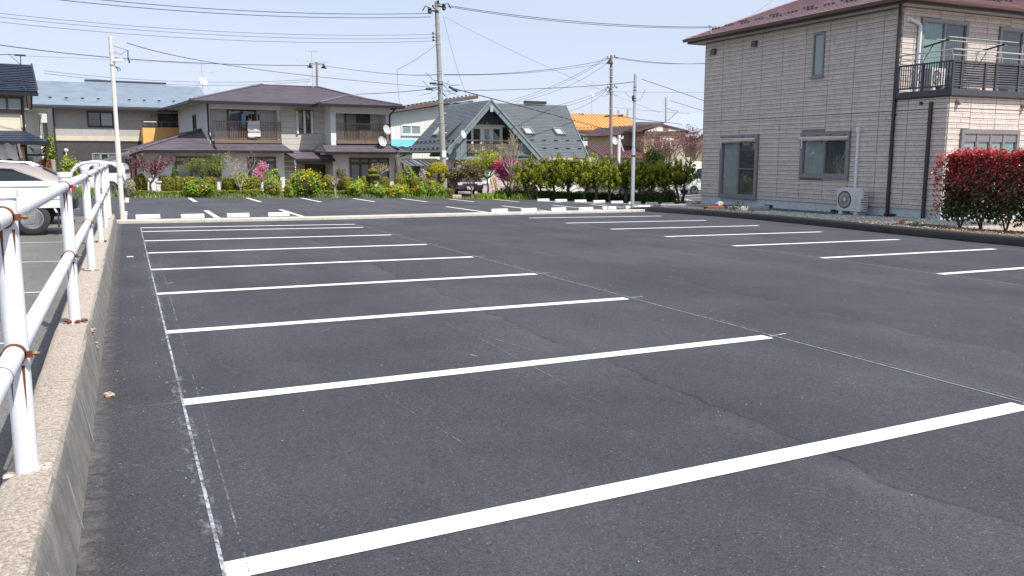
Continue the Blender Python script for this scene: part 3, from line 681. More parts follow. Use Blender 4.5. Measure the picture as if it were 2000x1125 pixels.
allst = [(x, y, R(1), l, 'wheel stops along the kerb') for x, y, a, l in FRONT] + [(x, y, R(-43) if i > 3 else R(-38), RL[i], 'wheel stops in front of the conifers') for i, (x, y) in enumerate(REAR)]
M.reflect = mat('orange_reflector', (.75, .22, .03), .3)
for i, (x, y, a, l, gname) in enumerate(allst):
    if i == 0: s = stop0
    else:
        s = stop0.copy(); COL.objects.link(s)
    s.location = (x, y, gz(x, y)+.052); s.rotation_euler = (0, 0, a); tag(s, l, 'wheel stop', gname)
    if gname.endswith('conifers'):
        boxes('reflector', M.reflect, s, (-.2, -.14, -.03, .03, .111, .122)); boxes('reflector', M.reflect, s, (.14, .2, -.03, .03, .111, .122))
        s.rotation_euler = (0, 0, R(-2))
    if 'grey band' in l: boxes('painted_band', M.grey_plastic, s, (-.12, -.04, -.068, .068, .0, .113))
s = stop0.copy(); COL.objects.link(s); s.location = (-1.9, 23.6, gz(-2, 24)+.052); s.rotation_euler = (0, 0, R(1)); tag(s, 'white wheel stop glimpsed between railing posts behind the truck', 'wheel stop', 'wheel stops along the kerb')
# ================================================================ HOUSE HELPERS
def T_front(y0=0.0): return lambda u, d, z: (u, y0-d, z)
def T_left(x0=0.0): return lambda u, d, z: (x0-d, u, z)
def T_right(x0=0.0): return lambda u, d, z: (x0+d, u, z)

def pleats(T, u0, u1, z0, z1, d0, amp, n):
    mb = MB(T); k = max(4, n*4); vs = []
    for i in range(k+1):
        u = u0+(u1-u0)*i/k; d = d0+amp*.5*(1+math.sin(i*math.pi/2))
        vs += [(u, d, z0), (u, d, z1)]
    mb.add(vs, [(2*i, 2*i+2, 2*i+3, 2*i+1) for i in range(k)]); return mb
def window(parent, T, u0, u1, z0, z1, n=2, frame=None, fw=.06, out=.07, backs=None, transom=None, glass=None, name='window', mull=.045, sill=False, cross=None, split=None):
    """A window: frame with mullions (part), panes and what hangs behind them (sub-parts)."""
    frame = frame or M.bronze; backs = backs or [M.curtain]*n; glass = glass or M.glass
    mb = MB(T)
    mb.box(u0, u1, 0, out, z1-fw, z1); mb.box(u0, u1, 0, out, z0, z0+fw); mb.box(u0, u0+fw, 0, out-.004, z0+fw, z1-fw); mb.box(u1-fw, u1, 0, out-.004, z0+fw, z1-fw)
    if sill: mb.box(u0-.04, u1+.04, 0, out+.05, z0-.05, z0-.002)
    a, b = u0+fw, u1-fw; zt = z1-fw
    if transom: mb.box(a, b, 0, out-.01, transom-.05, transom+.05); zt = transom-.05
    rows = [(z0+fw, zt)]+([(transom+.05, z1-fw)] if transom else [])
    for r, (p, q) in enumerate(rows):
        for i in range(1, n):
            u = a+(b-a)*i/n; mb.box(u-mull/2, u+mull/2, 0, out-.014-(.008 if i % 2 else 0), p, q)
        for i in range(n):                                      # slim sash rails
            c, d = a+(b-a)*i/n+(mull/2 if i else 0), a+(b-a)*(i+1)/n-(mull/2 if i < n-1 else 0)
            dd = out-.03 if i % 2 else out-.038; s_ = .028
            mb.box(c, d, .01, dd, p, p+s_*1.4); mb.box(c, d, .01, dd, q-s_, q); mb.box(c, c+s_, .01, dd-.002, p+s_*1.4, q-s_); mb.box(d-s_, d, .01, dd-.002, p+s_*1.4, q-s_)
            if cross and i in cross: mb.box(c+s_, d-s_, .02, dd-.004, p+(q-p)*.46, p+(q-p)*.46+.035)
    w = mb.build(name, frame, parent)
    for r, (p, q) in enumerate(rows):
        for i in range(n):
            c, d = a+(b-a)*i/n, a+(b-a)*(i+1)/n; g = MB(T); dd = .028+.006*(i % 2)
            g.add([(c+.004, dd, p+.004), (d-.004, dd, p+.004), (d-.004, dd, q-.004), (c+.004, dd, q-.004)], [(0, 1, 2, 3)]); g.build('pane', glass, w)
            bk = backs[i % len(backs)]
            if bk in (M.curtain, M.curtain_green, M.curtain_dark):
                cu = pleats(T, c+.002, d-.002, p+.002, q-.002, .004, .016, max(3, int((d-c)/.11))); cu.build('curtain', bk, w, smooth=True)
            else:
                cu = MB(T); cu.add([(c, .006, p), (d, .006, p), (d, .006, q), (c, .006, q)], [(0, 1, 2, 3)]); cu.build('blind' if bk is M.blind else 'room', bk, w)
    return w
def roof_slope(mb, el, er, rr, rl, n, step=.025, base=.06, lip=0.0, courses=None):
    """Stepped courses between an eave line (el-er) and a ridge line (rl-rr), on a thin deck."""
    el, er, rr, rl = map(Vector, (el, er, rr, rl)); nm = (er-el).cross(rl-el)
    if nm.length < 1e-6: nm = (er-el).cross(rr-el)
    nm.normalize()
    if nm.z < 0: nm = -nm
    pts = [el, er, rr, rl] if (rr-rl).length > 1e-3 else [el, er, rr]
    if mb is not None: mb.prism([tuple(p-nm*base) for p in pts], nm*(base-.002))
    for i in range(n):
        t0, t1 = i/n, (i+1)/n
        a, b = el.lerp(rl, t0), er.lerp(rr, t0); c, d = er.lerp(rr, t1), el.lerp(rl, t1)
        up = nm*step; q = mb if courses is None else MB()
        dn = (el-rl).normalized() if (el-rl).length > 1e-6 else (er-rr).normalized(); dn = (dn-(er-el).normalized()*dn.dot((er-el).normalized()))
        if dn.length > 1e-6: dn.normalize()
        up = nm*step+dn*lip
        q.add([tuple(a), tuple(b), tuple(b+up), tuple(a+up), tuple(c+nm*.001), tuple(d+nm*.001)], [(0, 1, 2, 3), (3, 2, 4, 5), (0, 3, 5), (1, 4, 2)])
        if courses is not None: courses.append(q)
    return nm
def gutter(mb, p, q, w=.11, h=.10):
    mb.bar(p, q, w, h); p, q = Vector(p), Vector(q); d = (q-p).normalized()
    s_ = d.cross(Vector((0, 0, 1))).normalized()
def hip_cap(mb, p, q, r=.06): mb.tube([p, q], r, 6)
def snow_guards(parent, m, a, b, n, size=.10, up=.03, name='snow_guard', nm=(0, -.4, .9)):
    a, b = Vector(a), Vector(b); proto = None; nv = Vector(nm).normalized()
    for i in range(n):
        p = a.lerp(b, (i+.5)/n)+nv*up
        if proto is None:
            mb = MB(); mb.box(-size*.7, size*.7, -.012, .012, -.03, size*.5); mb.box(-size*.5, size*.5, -.01, size*.9, -.03, .012); proto = mb.build(name, m, parent, loc=p)
        else: instance(proto, parent, loc=p)
def ribs(mb, u0, u1, z0, z1, pitch, w, out):
    n = int((u1-u0)/pitch)
    for i in range(n+1):
        u = u0+pitch*i
        if u+w <= u1: mb.box(u, u+w, 0, out, z0, z1)
def boards_h(mb, u0, u1, z0, z1, pitch, out=.02, gap=.012):
    n = max(1, round((z1-z0)/pitch)); p = (z1-z0)/n
    for i in range(n): mb.box(u0, u1, 0, out, z0+p*i, z0+p*(i+1)-gap)
def dish(label, site, p, face, r=.25, parent_pole=None):
    """Satellite dish: bowl, feed arm, mast."""
    e = empty('satellite_dish', p, 0); tag(e, label, 'satellite dish', 'satellite dishes on the houses')
    f = Vector(face).normalized(); rot = f.to_track_quat('Z', 'Y').to_matrix()
    def tr(mb): mb.v = [tuple(rot @ Vector(v)) for v in mb.v]; return mb
    mb = MB(); mb.lathe([(.02, .0), (r*.5, .02), (r*.85, .06), (r, .09), (r*1.0, .10), (r*.84, .072), (r*.5, .034), (.02, .014)], (0, 0, 0), 20); tr(mb).build('bowl', M.dish_grey, e, smooth=True)
    a = MB(); a.tube([(0, -r*.95, .06), (0, -r*.5, .28), (0, -.02, .34)], .012); a.box(-.03, .03, -.04, .04, .30, .38); tr(a).build('feed_arm', M.grey_plastic, e)
    c = MB(); c.tube([tuple(-f*.02), tuple(-f*.14), tuple(-f*.14+Vector((0, 0, -.3)))], .02); c.build('bracket', M.galv, e); return e
def antenna(label, p, h, sizes=((1.1, 9, .5), (.7, 7, .25)), dish_r=0.0, deg=10):
    """TV aerial: mast and directional arrays."""
    e = empty('tv_antenna', p, R(deg)); tag(e, label, 'antenna', 'television aerials on the roofs')
    mb = MB(); mb.tube([(0, 0, -.1), (0, 0, h)], .018, 6); mb.build('mast', M.galv, e)
    z = h
    for L_, n, w in sizes:
        a = MB(); a.tube([(-L_*.5, 0, z), (L_*.5, 0, z)], .014, 5)
        for i in range(n):
            x = -L_*.48+L_*.96*i/(n-1); a.tube([(x, -w*(.6+.4*i/n), z+.01), (x, w*(.6+.4*i/n), z+.01)], .008, 4)
        a.tube([(L_*.42, -.04, z-.2), (L_*.42, .04, z+.2)], .008, 4); a.build('aerial_array', M.galv, e); z -= .65
    if dish_r:
        b = MB(); b.lathe([(.02, .0), (dish_r*.6, .03), (dish_r, .08), (dish_r*.98, .09), (.02, .03)], (0, 0, 0), 16)
        rot = Vector((.35, -.8, .45)).to_track_quat('Z', 'Y').to_matrix(); b.v = [tuple(rot @ Vector(v)+Vector((0, -.04, z))) for v in b.v]; b.build('dish_bowl', M.dish_grey, e, smooth=True)
    for s_ in (-1, 1):
        l = MB(); l.tube([(0, 0, h*.35), (s_*.45, .2, -.05)], .008, 4); l.build('stay', M.galv, e)
    return e
def ac_unit(name, label, loc, rz, w=.82, h=.62, dpt=.3, feet=True, fan_left=True):
    """Outdoor air conditioner: casing, fan grille, coil, feet. Front faces local -y."""
    e = tag(empty(name, loc, rz), label, 'air conditioner', 'outdoor air conditioner units'); z = .13 if feet else .02
    boxes('casing', M.ac_white, e, (-w/2, w/2, 0, dpt, z, z+h), bevel=.018)
    cx = (-1 if fan_left else 1)*w*.17; r = h*.405; cz = z+h*.5
    b = MB(); b.lathe([(r, .004), (r, -.006), (r-.012, -.012), (r-.02, -.004)], (cx, 0, cz), 28, 'y'); g = b.build('fan_ring', M.ac_white, e, smooth=True)
    b = MB(); b.lathe([(r-.014, -.003), (r-.014, -.0045)], (cx, 0, cz), 28, 'y'); b.build('fan_well', M.ac_dark, e)
    b = MB()
    for k in range(36):
        t = 2*math.pi*k/36; t2 = t+.35; b.bar((cx+.24*r*math.cos(t), -.010, cz+.24*r*math.sin(t)), (cx+(r-.01)*math.cos(t2), -.010, cz+(r-.01)*math.sin(t2)), .005, .005, (0, 1, 0))
    for q in (.5, .75): b.lathe([(r*q, -.006), (r*q+.006, -.012), (r*q, -.013), (r*q-.005, -.008)], (cx, 0, cz), 28, 'y')
    b.build('fan_grille', M.ac_grille, e); b = MB(); b.lathe([(r*.23, -.004), (r*.23, -.014), (r*.2, -.018)], (cx, 0, cz), 18, 'y'); b.build('fan_hub', M.ac_hub, e, smooth=True)
    s_ = -1 if fan_left else 1
    b = MB()
    for k in range(6): b.box(-s_*(w*.30)-.10*(1 if s_ < 0 else 1)+0, -s_*(w*.30)+.10, -.004, .0, z+h*.12+k*h*.13, z+h*.12+k*h*.13+.012)
    b.build('front_groove', M.ac_grille, e)['kind'] = 'stuff'
    b = MB(); xr = w/2
    for k in range(8): b.box(xr, xr+.006, .05, dpt-.03, z+.07+k*(h-.14)/8, z+.07+k*(h-.14)/8+.022)
    b.build('coil_guard', M.ac_dark, e)['kind'] = 'stuff'
    b = MB(); b.box(xr, xr+.05, .02, .10, z+h*.55, z+h*.85); b.box(xr, xr+.035, .02, .12, z+h*.08, z+h*.3); b.build('valve_cover', M.ac_white, e, bevel=.01)
    if feet:
        for s2 in (-1, 1):
            b = MB(); b.prism([(s2*w*.32-.09, -.03, 0), (s2*w*.32+.09, -.03, 0), (s2*w*.32+.06, -.03, .1), (s2*w*.32+.03, -.03, .129), (s2*w*.32-.03, -.03, .129), (s2*w*.32-.06, -.03, .1)], (0, dpt+.06, 0)); b.build('foot_block', M.ac_white, e, bevel=.008)
    return e
M.ac_white = mat('ac_casing', (.62, .62, .61), .45, .05, 4, grime=.08)
M.dish_grey = mat('dish_grey', (.50, .51, .53), .5, .06)
M.ac_dark = mat('ac_dark', (.05, .05, .055), .7, .1)
M.ac_grille = mat('ac_grille', (.36, .36, .36), .5, .05)
M.ac_hub = mat('ac_hub', (.55, .55, .54), .5, .05)
# ================================================================ THE LARGE HOUSE AT THE RIGHT
HR = Site(23.65, 21.48, 1.5)
M.siding = mat('stone_siding', (.62, .55, .495), .85, .10, 2.5, bump=.55, bscale=38, detail=8, grime=.07)
M.siding_gap = mat('siding_joint', (.22, .19, .175), .9, .2, 4)
M.foundation = mat('patterned_foundation', (.50, .56, .58), .85, .08, 3, bump=.9, bscale=13, grime=.14)
M.tile_maroon = mat('maroon_slate', (.47, .335, .365), .5, .16, 1.6, bump=.25, bscale=30, detail=7, spec=.5)
M.pvc = mat('pvc_duct', (.68, .71, .73), .4, .05, 3, grime=.06)
M.gutter_br = mat('brown_gutter', (.115, .058, .045), .35, .1)
M.fascia_dk = mat('dark_fascia', (.055, .045, .048), .5, .1)
M.awning = mat('sunshade_cloth', (.50, .45, .37), .9, .1, 12, bump=.2)
M.slate_rail = mat('balcony_slate_grey', (.052, .052, .062), .45, .08)
house_r = HR.thing('stone_clad_house', 'large two-storey house clad in pale stone-pattern siding with maroon roof at the right', 'house')
UW = 9.5; D0 = 10.3                                               # width and depth
boxes('wall', M.siding_gap, house_r, (.004, UW, 0, D0, .42, 7.02), (.004, UW, -1.95+.004, -.002, .42, 4.02))
boxes('foundation', M.foundation, house_r, (.02, UW-.02, -1.93, D0-.02, -.3, .419))
LIGHT_CUT = []
def spans(a, b, z0, z1, holes):
    out = [(z0, z1)]
    for (hu0, hu1, hz0, hz1) in holes:                         # a panel wholly crossed by an opening becomes an upper and a lower one
        if hu0 <= a+.03 and hu1 >= b-.03: out = [s for (p, q) in out for s in ((p, min(q, hz0)), (max(p, hz1), q)) if s[1]-s[0] > .06]
    return out
def siding(root, T, us, rows, holes, seed):
    """Stone-pattern panels: every panel a part, its embossed courses real relief."""
    rnd = random.Random(seed)
    for (z0, z1) in rows:
        for (u0, u1, z0, z1) in [(a_, b_, c_, d_) for a_, b_ in zip(us, us[1:]) for c_, d_ in spans(a_, b_, z0, z1, holes)]:
            a, b = u0+.011, u1-.011; mb = MB(T); z = z0+.006; k = 0
            while z < z1-.02:
                h = (.108, .050)[k % 2]; zt = min(z+h, z1-.006); u = a
                while u < b-1e-4:
                    l = rnd.uniform(.22, .62) if k % 2 == 0 else rnd.uniform(.45, 1.0); e = min(u+l, b)
                    if b-e < .12: e = b
                    segs = [(u, e)]
                    for (hu0, hu1, hz0, hz1) in holes:
                        if zt > hz0 and z < hz1:
                            segs = [s for (p, q) in segs for s in ((p, min(q, hu0)), (max(p, hu1), q)) if s[1]-s[0] > .01]
                    for p, q in segs:
                        d = (.020 if k % 2 == 0 else .010)+rnd.uniform(-.003, .005); c = .005
                        mb.add([(p, 0, z), (q, 0, z), (q, 0, zt), (p, 0, zt), (p+c, d, z+c), (q-c, d, z+c), (q-c, d, zt-c), (p+c, d, zt-c)], [(4, 5, 6, 7), (0, 1, 5, 4), (1, 2, 6, 5), (2, 3, 7, 6), (3, 0, 4, 7)])
                    u = e+.005
                z = zt+(.011 if k % 2 else .007); k += 1
            if mb.v: mb.build('siding_panel', M.siding, root)
W_DOOR = (6.62, 8.95, .40, 3.03); W_LIV = (1.875, 4.255, 1.34, 3.045); W_SLIM = (3.35, 3.90, 5.05, 6.63)
JT = [-1.95, -.45, .73, 1.93, 3.12, 4.29, 5.5, 6.66, 7.84, 9.05, 10.26]
siding(house_r, T_left(0), JT, [(.56, 3.64)], [W_DOOR, W_LIV], 1)
siding(house_r, T_left(0), [-1.95, -.45, 0.0], [(3.655, 4.02)], [], 2)
siding(house_r, T_left(0), [0]+JT[2:], [(3.655, 6.98)], [W_SLIM], 3)
W_UP1 = (.81, 3.10, 4.25, 6.71); W_UP2 = (4.75, 7.3, 4.25, 6.66); W_LOW = (.60, 3.42, .9, 3.0)
JF = [0, 1.0, 2.2, 3.4, 4.6, 5.8, 7.0, 8.2, 9.5]
siding(house_r, T_front(0), [0, .55, 1.75, 2.95, 4.15, 5.35, 6.55, 8.0, 9.5], [(4.1, 7.0)], [W_UP1, W_UP2], 4)
siding(house_r, T_front(-1.95), JF, [(.56, 3.64), (3.655, 4.02)], [W_LOW], 5)
mb = MB(T_left(0)); y = -1.94
while y < 10.24:
    if not (W_DOOR[0]-.03 < y < W_DOOR[1]): mb.box(y, y+.038, 0, .018, .43, .55)
    y += .047
mb.build('base_band', M.siding, house_r)['kind'] = 'stuff'
mb = MB(T_front(-1.95)); y = .01
while y < 9.4: mb.box(y, y+.038, 0, .018, .43, .55); y += .047
mb.build('base_band', M.siding, house_r)['kind'] = 'stuff'
M.fj = mat('foundation_joint', (.30, .33, .34), .9, .1)
mb = MB(T_left(.02))
for y in (-1.2, .55, 1.95, 3.4, 4.8, 6.1, 7.5, 8.8): mb.box(y, y+.012, 0, .004, -.2, .41)
mb.build('foundation_joint', M.fj, house_r)['kind'] = 'stuff'
for (y0, y1) in ((5.69, 6.2), (2.14, 2.66), (-.24, .27)):
    v = MB(T_left(.02)); v.box(y0, y1, 0, .02, .04, .06); v.box(y0, y1, 0, .02, .21, .235); v.box(y0, y0+.02, 0, .018, .06, .21); v.box(y1-.02, y1, 0, .018, .06, .21); v.box((y0+y1)/2-.008, (y0+y1)/2+.008, 0, .014, .06, .21); fv = v.build('foundation_vent', M.sash_grey, house_r)
    boxes('vent_void', M.dark_hole, fv, (y0+.02, y1-.02, 0, .006, .06, .21), T=T_left(.02))
# side windows
window(house_r, T_left(0), *W_DOOR, n=2, frame=M.sash_grey, fw=.15, out=.11, backs=[M.curtain_dark, M.curtain], cross=(0,), mull=.07)
window(house_r, T_left(0), *W_LIV, n=2, frame=M.sash_grey, fw=.15, out=.11, backs=[M.curtain_dark, M.curtain], mull=.07)
window(house_r, T_left(0), *W_SLIM, n=1, frame=M.sash_grey, fw=.06, out=.07, backs=[M.blind], sill=True)
for (u0, u1, z) in ((6.72, 8.9, 2.82), (1.9, 4.2, 2.80)):               # rolled sunshades hung from hooks
    sh = MB(T_left(0)); n = 14; rr = random.Random(int(u0))
    pts = [(u0+(u1-u0)*i/n, .16+rr.uniform(-.008, .008), z-.05*i/n*0-.02+rr.uniform(-.01, .01)-(.04 if u0 > 5 else 0)*i/n) for i in range(n+1)]
    sh.tube(pts, [.075+rr.uniform(-.012, .014) for _ in pts], 10); s_ = sh.build('rolled_sunshade', M.awning, house_r, smooth=True)
    b = MB(T_left(0)); b.bar((u0-.03, .17, z+.055), (u1+.03, .17, z+.06), .05, .03); b.build('sunshade_bar', M.white_plastic, s_)
    b = MB(T_left(0))
    for i in range(4):
        u = u0+.15+(u1-u0-.3)*i/3; b.tube([(u, .11, z+.14), (u, .17, z+.11), (u, .17, z+.05)], .012, 5)
    b.build('hook', M.black, s_); b = MB(T_left(0)); q = u1-.18; b.tube([(q, .24, z+.02), (q+.01, .26, z-.12), (q-.02, .25, z-.22), (q+.03, .26, z-.36)], .018, 5); b.build('tie_cord', M.white_plastic, s_)
# extractor hoods
for (y, z) in ((9.65, 6.60), (7.08, 6.635)):
    v = MB(T_left(0)); v.prism([(y-.13, .02, z-.12), (y-.13, .16, z-.14), (y-.13, .14, z+.08), (y-.13, .02, z+.12)], (.26, 0, 0)); v.build('vent_hood', mat('vent_hood_%d' % int(y), (.09, .075, .065), .5, .1), house_r, bevel=.01)
v = MB(T_front(-1.95)); v.lathe([(.07, .02), (.08, .10), (.06, .14)], (.33, 0, 0), 12, 'y'); 
for k in range(len(v.v)): pass
hood = MB(); hood.lathe([(.075, 0), (.085, -.10), (.06, -.14)], (.33, -1.97, 3.82), 12, 'y'); hood.build('vent_hood', M.sash_grey, house_r, smooth=True)
hood = MB(); hood.lathe([(.075, 0), (.085, -.10), (.06, -.14)], (3.5, -1.97, 3.78), 12, 'y'); hood.build('vent_hood', M.sash_grey, house_r, smooth=True)
hood = MB(T_left(0)); hood.box(-1.0, -.9, .0, .06, 3.8, 3.9); hood.build('vent_hood', M.black, house_r)
# downpipes, ducts
mb = MB(T_left(0)); 
mb.box(.02, .11, .03, .12, .10, 6.75); mb.box(.03, .10, -.08, .03, 6.55, 6.62); 
for z in (.9, 2.2, 3.5, 4.8, 6.1): mb.box(-.0, .13, .005, .125, z, z+.04)
mb.bar((.065, .075, 6.73), (-.25, .45, 7.0), .09, .09, (1, 0, 0)); mb.build('downpipe', M.brown_metal, house_r)
mb = MB(T_left(0)); mb.box(-1.40, -1.31, .03, .12, .02, 3.88)
for z in (.8, 2.0, 3.2): mb.box(-1.42, -1.29, .005, .125, z, z+.04)
mb.build('downpipe', M.brown_metal, house_r)
mb = MB(T_left(0)); mb.lathe([(.07, -.02), (.09, .06), (.06, .1)], (.065, .075, .0), 10); mb.build('drain_collar', M.white_plastic, house_r, smooth=True)
mb = MB(T_left(0)); mb.lathe([(.07, -.04), (.09, .03), (.06, .07)], (-1.355, .075, .0), 10); mb.build('drain_collar', M.white_plastic, house_r, smooth=True)
mb = MB(T_left(0)); mb.box(1.475, 1.565, .02, .10, .85, 3.02); mb.box(1.455, 1.585, .02, .12, 2.98, 3.16); mb.build('pipe_duct', M.pvc, house_r, bevel=.012)
mb = MB(); mb.tube([(.20, -.02, 6.62), (.22, -.09, 6.62), (.66, -.09, 6.50), (.72, -.09, 6.42), (.72, -.09, 4.3)], .062, 10); mb.lathe([(.085, 0), (.085, -.06)], (.2, 0, 6.62), 10, 'y'); mb.build('pipe_duct', M.pvc, house_r, smooth=True)
# balcony
by = -1.95; z0, zt = 4.02, 4.23
bal = boxes('balcony', M.slate_rail, house_r, (-.10, 9.5, by-.14, .0, z0, zt-.012), (-.14, 9.5, by-.17, by-.10, z0+.02, zt), (-.14, -.08, by-.10, -.02, z0+.02, zt), bevel=.008)
ztop = 5.10
mb = MB(); mb.box(-.15, 9.5, by-.17, by-.09, ztop-.05, ztop); mb.box(-.15, -.07, by-.088, -.0, ztop-.05, ztop); mb.box(-.13, 9.5, by-.15, by-.11, zt+.08, zt+.13); mb.box(-.13, -.09, by-.108, 0, zt+.08, zt+.13); mb.build('railing_frame', M.slate_rail, bal)
px_ = [-.11, .28, 1.39, 1.9, 3.01, 3.6, 4.7, 5.8, 7.0, 8.2]
for x in px_: boxes('railing_post', M.slate_rail, bal, (x-.035, x+.035, by-.165, by-.095, zt, ztop-.052))
for y in (by+.95, -.05): boxes('railing_post', M.slate_rail, bal, (-.145, -.075, y-.035, y+.035, zt, ztop-.052))
sl0 = None
for a, b in zip(px_, px_[1:]):                                        # louvre slats across the front
    for k in range(9):
        z = zt+.155+k*.073; mb = MB(); mb.add([(a+.036, by-.105, z+.068), (b-.036, by-.105, z+.068), (b-.036, by-.15, z), (a+.036, by-.15, z), (a+.036, by-.099, z+.072), (b-.036, by-.099, z+.072), (b-.036, by-.144, z+.004), (a+.036, by-.144, z+.004)], [(0,1,2,3),(4,5,6,7),(0,1,5,4),(2,3,7,6),(1,2,6,5),(3,0,4,7)]); mb.build('louvre_slat', M.slate_rail, bal)
bl0 = boxes('baluster', M.slate_rail, bal, (-.012, .012, -.012, .012, zt+.131, ztop-.052), loc=(-.11, by, 0))
for i in range(22):
    y = by+.02+i*.088
    if abs(y-(by+.95)) > .05 and y < -.1: instance(bl0, bal, loc=(-.11, y, 0))
mb = MB(); mb.tube([(-.05, -.05, 5.36), (-.08, -.12, 5.42), (-.10, by-.08, 5.43), (-.07, by-.12, 5.43), (9.4, by-.12, 5.43)], .026, 8); mb.tube([(-.08, -.1, 5.24), (-.09, by-.1, 5.26), (9.4, by-.11, 5.26)], .016, 8); hr = mb.build('handrail', M.alu, bal, smooth=True)
for x in (-.09, 1.0, 2.2, 3.4, 4.6, 5.8, 7.0): 
    m2 = MB(); m2.tube([(x-.1, by-.12, 5.40), (x, by-.12, ztop)], .014, 6); m2.build('handrail_stay', M.alu, bal)
for y in (by+.95, -.2):
    m2 = MB(); m2.tube([(-.09, y+.08, 5.40), (-.11, y, ztop)], .014, 6); m2.build('handrail_stay', M.alu, bal)
# drying poles on swing arms
for x in (1.0, 3.75):
    m2 = MB(); m2.bar((x, -.0, 5.75), (x, -1.0, 5.90), .035, .05); m2.bar((x, 0, 5.2), (x, -.42, 5.82), .02, .02); m2.build('drying_arm', M.black, house_r)
for y, dx in ((-.72, 0), (-1.02, .2)):
    m2 = MB(); m2.tube([(.75+dx, y, 5.92-.2*(y+.7)), (4.2+dx, y, 5.92-.2*(y+.7))], .02, 8); m2.build('drying_pole', M.alu, house_r, smooth=True)
window(house_r, T_front(0), *W_UP1, n=2, frame=M.sash_grey, fw=.12, out=.10, backs=[M.curtain_green, M.curtain_dark], mull=.06)
window(house_r, T_front(0), *W_UP2, n=2, frame=M.sash_grey, fw=.12, out=.10, backs=[M.curtain_dark, M.curtain_dark], mull=.06)
window(house_r, T_front(-1.95), *W_LOW, n=4, frame=M.sash_grey, fw=.13, out=.10, backs=[M.curtain, M.curtain_green], mull=.09)
boxes('sash_head', M.sash_grey, house_r, (W_LOW[0]+.13, W_LOW[1]-.13, .0, .06, 2.62, 2.86), T=T_front(-1.95))
# eaves and hipped roof
EO = .62; EZ = 7.20; PIT = .42
xe0, xe1, ye0, ye1 = -EO, UW+EO, -EO, D0+EO
boxes('soffit', M.soffit, house_r, (xe0+.12, xe1-.12, ye0+.12, ye1-.12, 7.025, 7.06))
mb = MB(); mb.box(xe0+.06, xe0+.118, ye0+.06, ye1-.06, 7.0, EZ-.03); mb.box(xe0+.12, xe1-.06, ye0+.06, ye0+.118, 7.0, EZ-.03); mb.box(xe0+.12, xe1-.06, ye1-.118, ye1-.06, 7.0, EZ-.03); mb.build('fascia', M.fascia_dk, house_r)
g = MB()
for (p, q) in (((xe0-.02, ye0-.06, 0), (xe0-.02, ye1+.06, 0)), ((xe0+.04, ye0-.02, 0), (xe1, ye0-.02, 0))):
    p, q = Vector(p), Vector(q); d = (q-p).normalized(); o_ = Vector((-1, 0, 0)) if abs(d.y) > .5 else Vector((0, -1, 0))
    prof = [(-.06, 7.10), (.03, 7.07), (.085, 7.10), (.10, 7.19), (.085, 7.20), (-.06, 7.19)]
    a = [p+o_*u+Vector((0, 0, z)) for u, z in prof]; g.prism([tuple(v) for v in a], q-p)
gut = g.build('gutter', M.gutter_br, house_r)
run = (xe1-xe0)/2; hr_ = EZ+PIT*run; ymid0, ymid1 = ye0+run, max(ye0+run+.01, ye1-run)
if ye1-ye0 < xe1-xe0:
    run = (ye1-ye0)/2; hr_ = EZ+PIT*run; A, B = (xe0+run, (ye0+ye1)/2, hr_), (xe1-run, (ye0+ye1)/2, hr_)
    planes = [((xe0, ye1, EZ), (xe0, ye0, EZ), A, A), ((xe0, ye0, EZ), (xe1, ye0, EZ), B, A), ((xe1, ye0, EZ), (xe1, ye1, EZ), B, B), ((xe1, ye1, EZ), (xe0, ye1, EZ), A, B)]
else:
    A, B = ((xe0+xe1)/2, ye0+run, hr_), ((xe0+xe1)/2, ye1-run, hr_)
    planes = [((xe0, ye1, EZ), (xe0, ye0, EZ), A, B), ((xe0, ye0, EZ), (xe1, ye0, EZ), A, A), ((xe1, ye0, EZ), (xe1, ye1, EZ), B, A), ((xe1, ye1, EZ), (xe0, ye1, EZ), B, B)]
deck = MB(); cs = []
for pl in planes: roof_slope(deck, *pl, 24, step=.042, base=.05, lip=.05, courses=cs)
rf = deck.build('roof', M.tile_maroon, house_r)
for c in cs: c.build('roof_course', M.tile_maroon, rf)
hp = MB(); top = Vector((0, 0, .05))
for p, q in (((xe0, ye1, EZ), B), ((xe0, ye0, EZ), A), ((xe1, ye0, EZ), A), ((xe1, ye1, EZ), B), (A, B)): hp.tube([Vector(p)+top*.6, Vector(q)+top], .045, 6)
hp.build('hip_cap', M.tile_maroon, rf)
M.guard = mat('snow_guard_metal', (.035, .033, .036), .4, .1)
for k in range(17):                                                   # pairs and triples of snow guards on the tiles
    y = 9.9-.62*k
    for r_ in ((.75, .95, 1.15)[k % 3],):
        for j in range(3):
            p = Vector((xe0+r_+.0, y-.2*j+.1, EZ+PIT*r_+.05)); m2 = MB() if (k, j) == (0, 0) else None
            if m2: m2.box(-.03, .03, -.045, .045, -.03, .05); sg = m2.build('snow_guard', M.guard, rf, loc=p)
            else: instance(sg, rf, loc=p)
for k in range(10):
    x = .4+1.0*k; r_ = (.8, 1.05)[k % 2]
    for j in range(3): instance(sg, rf, loc=Vector((x+.25*j, ye0+r_, EZ+PIT*r_+.05)), rz=R(90))
bk = MB(); bk.bar((xe0+.35, 9.6, EZ+.15), (xe0+.25, 9.6, EZ+.42), .03, .03); bk.bar((xe0+.2, 9.6, EZ+.44), (xe0+.42, 9.6, EZ+.40), .12, .03); bk.build('snow_bracket', M.galv, rf)
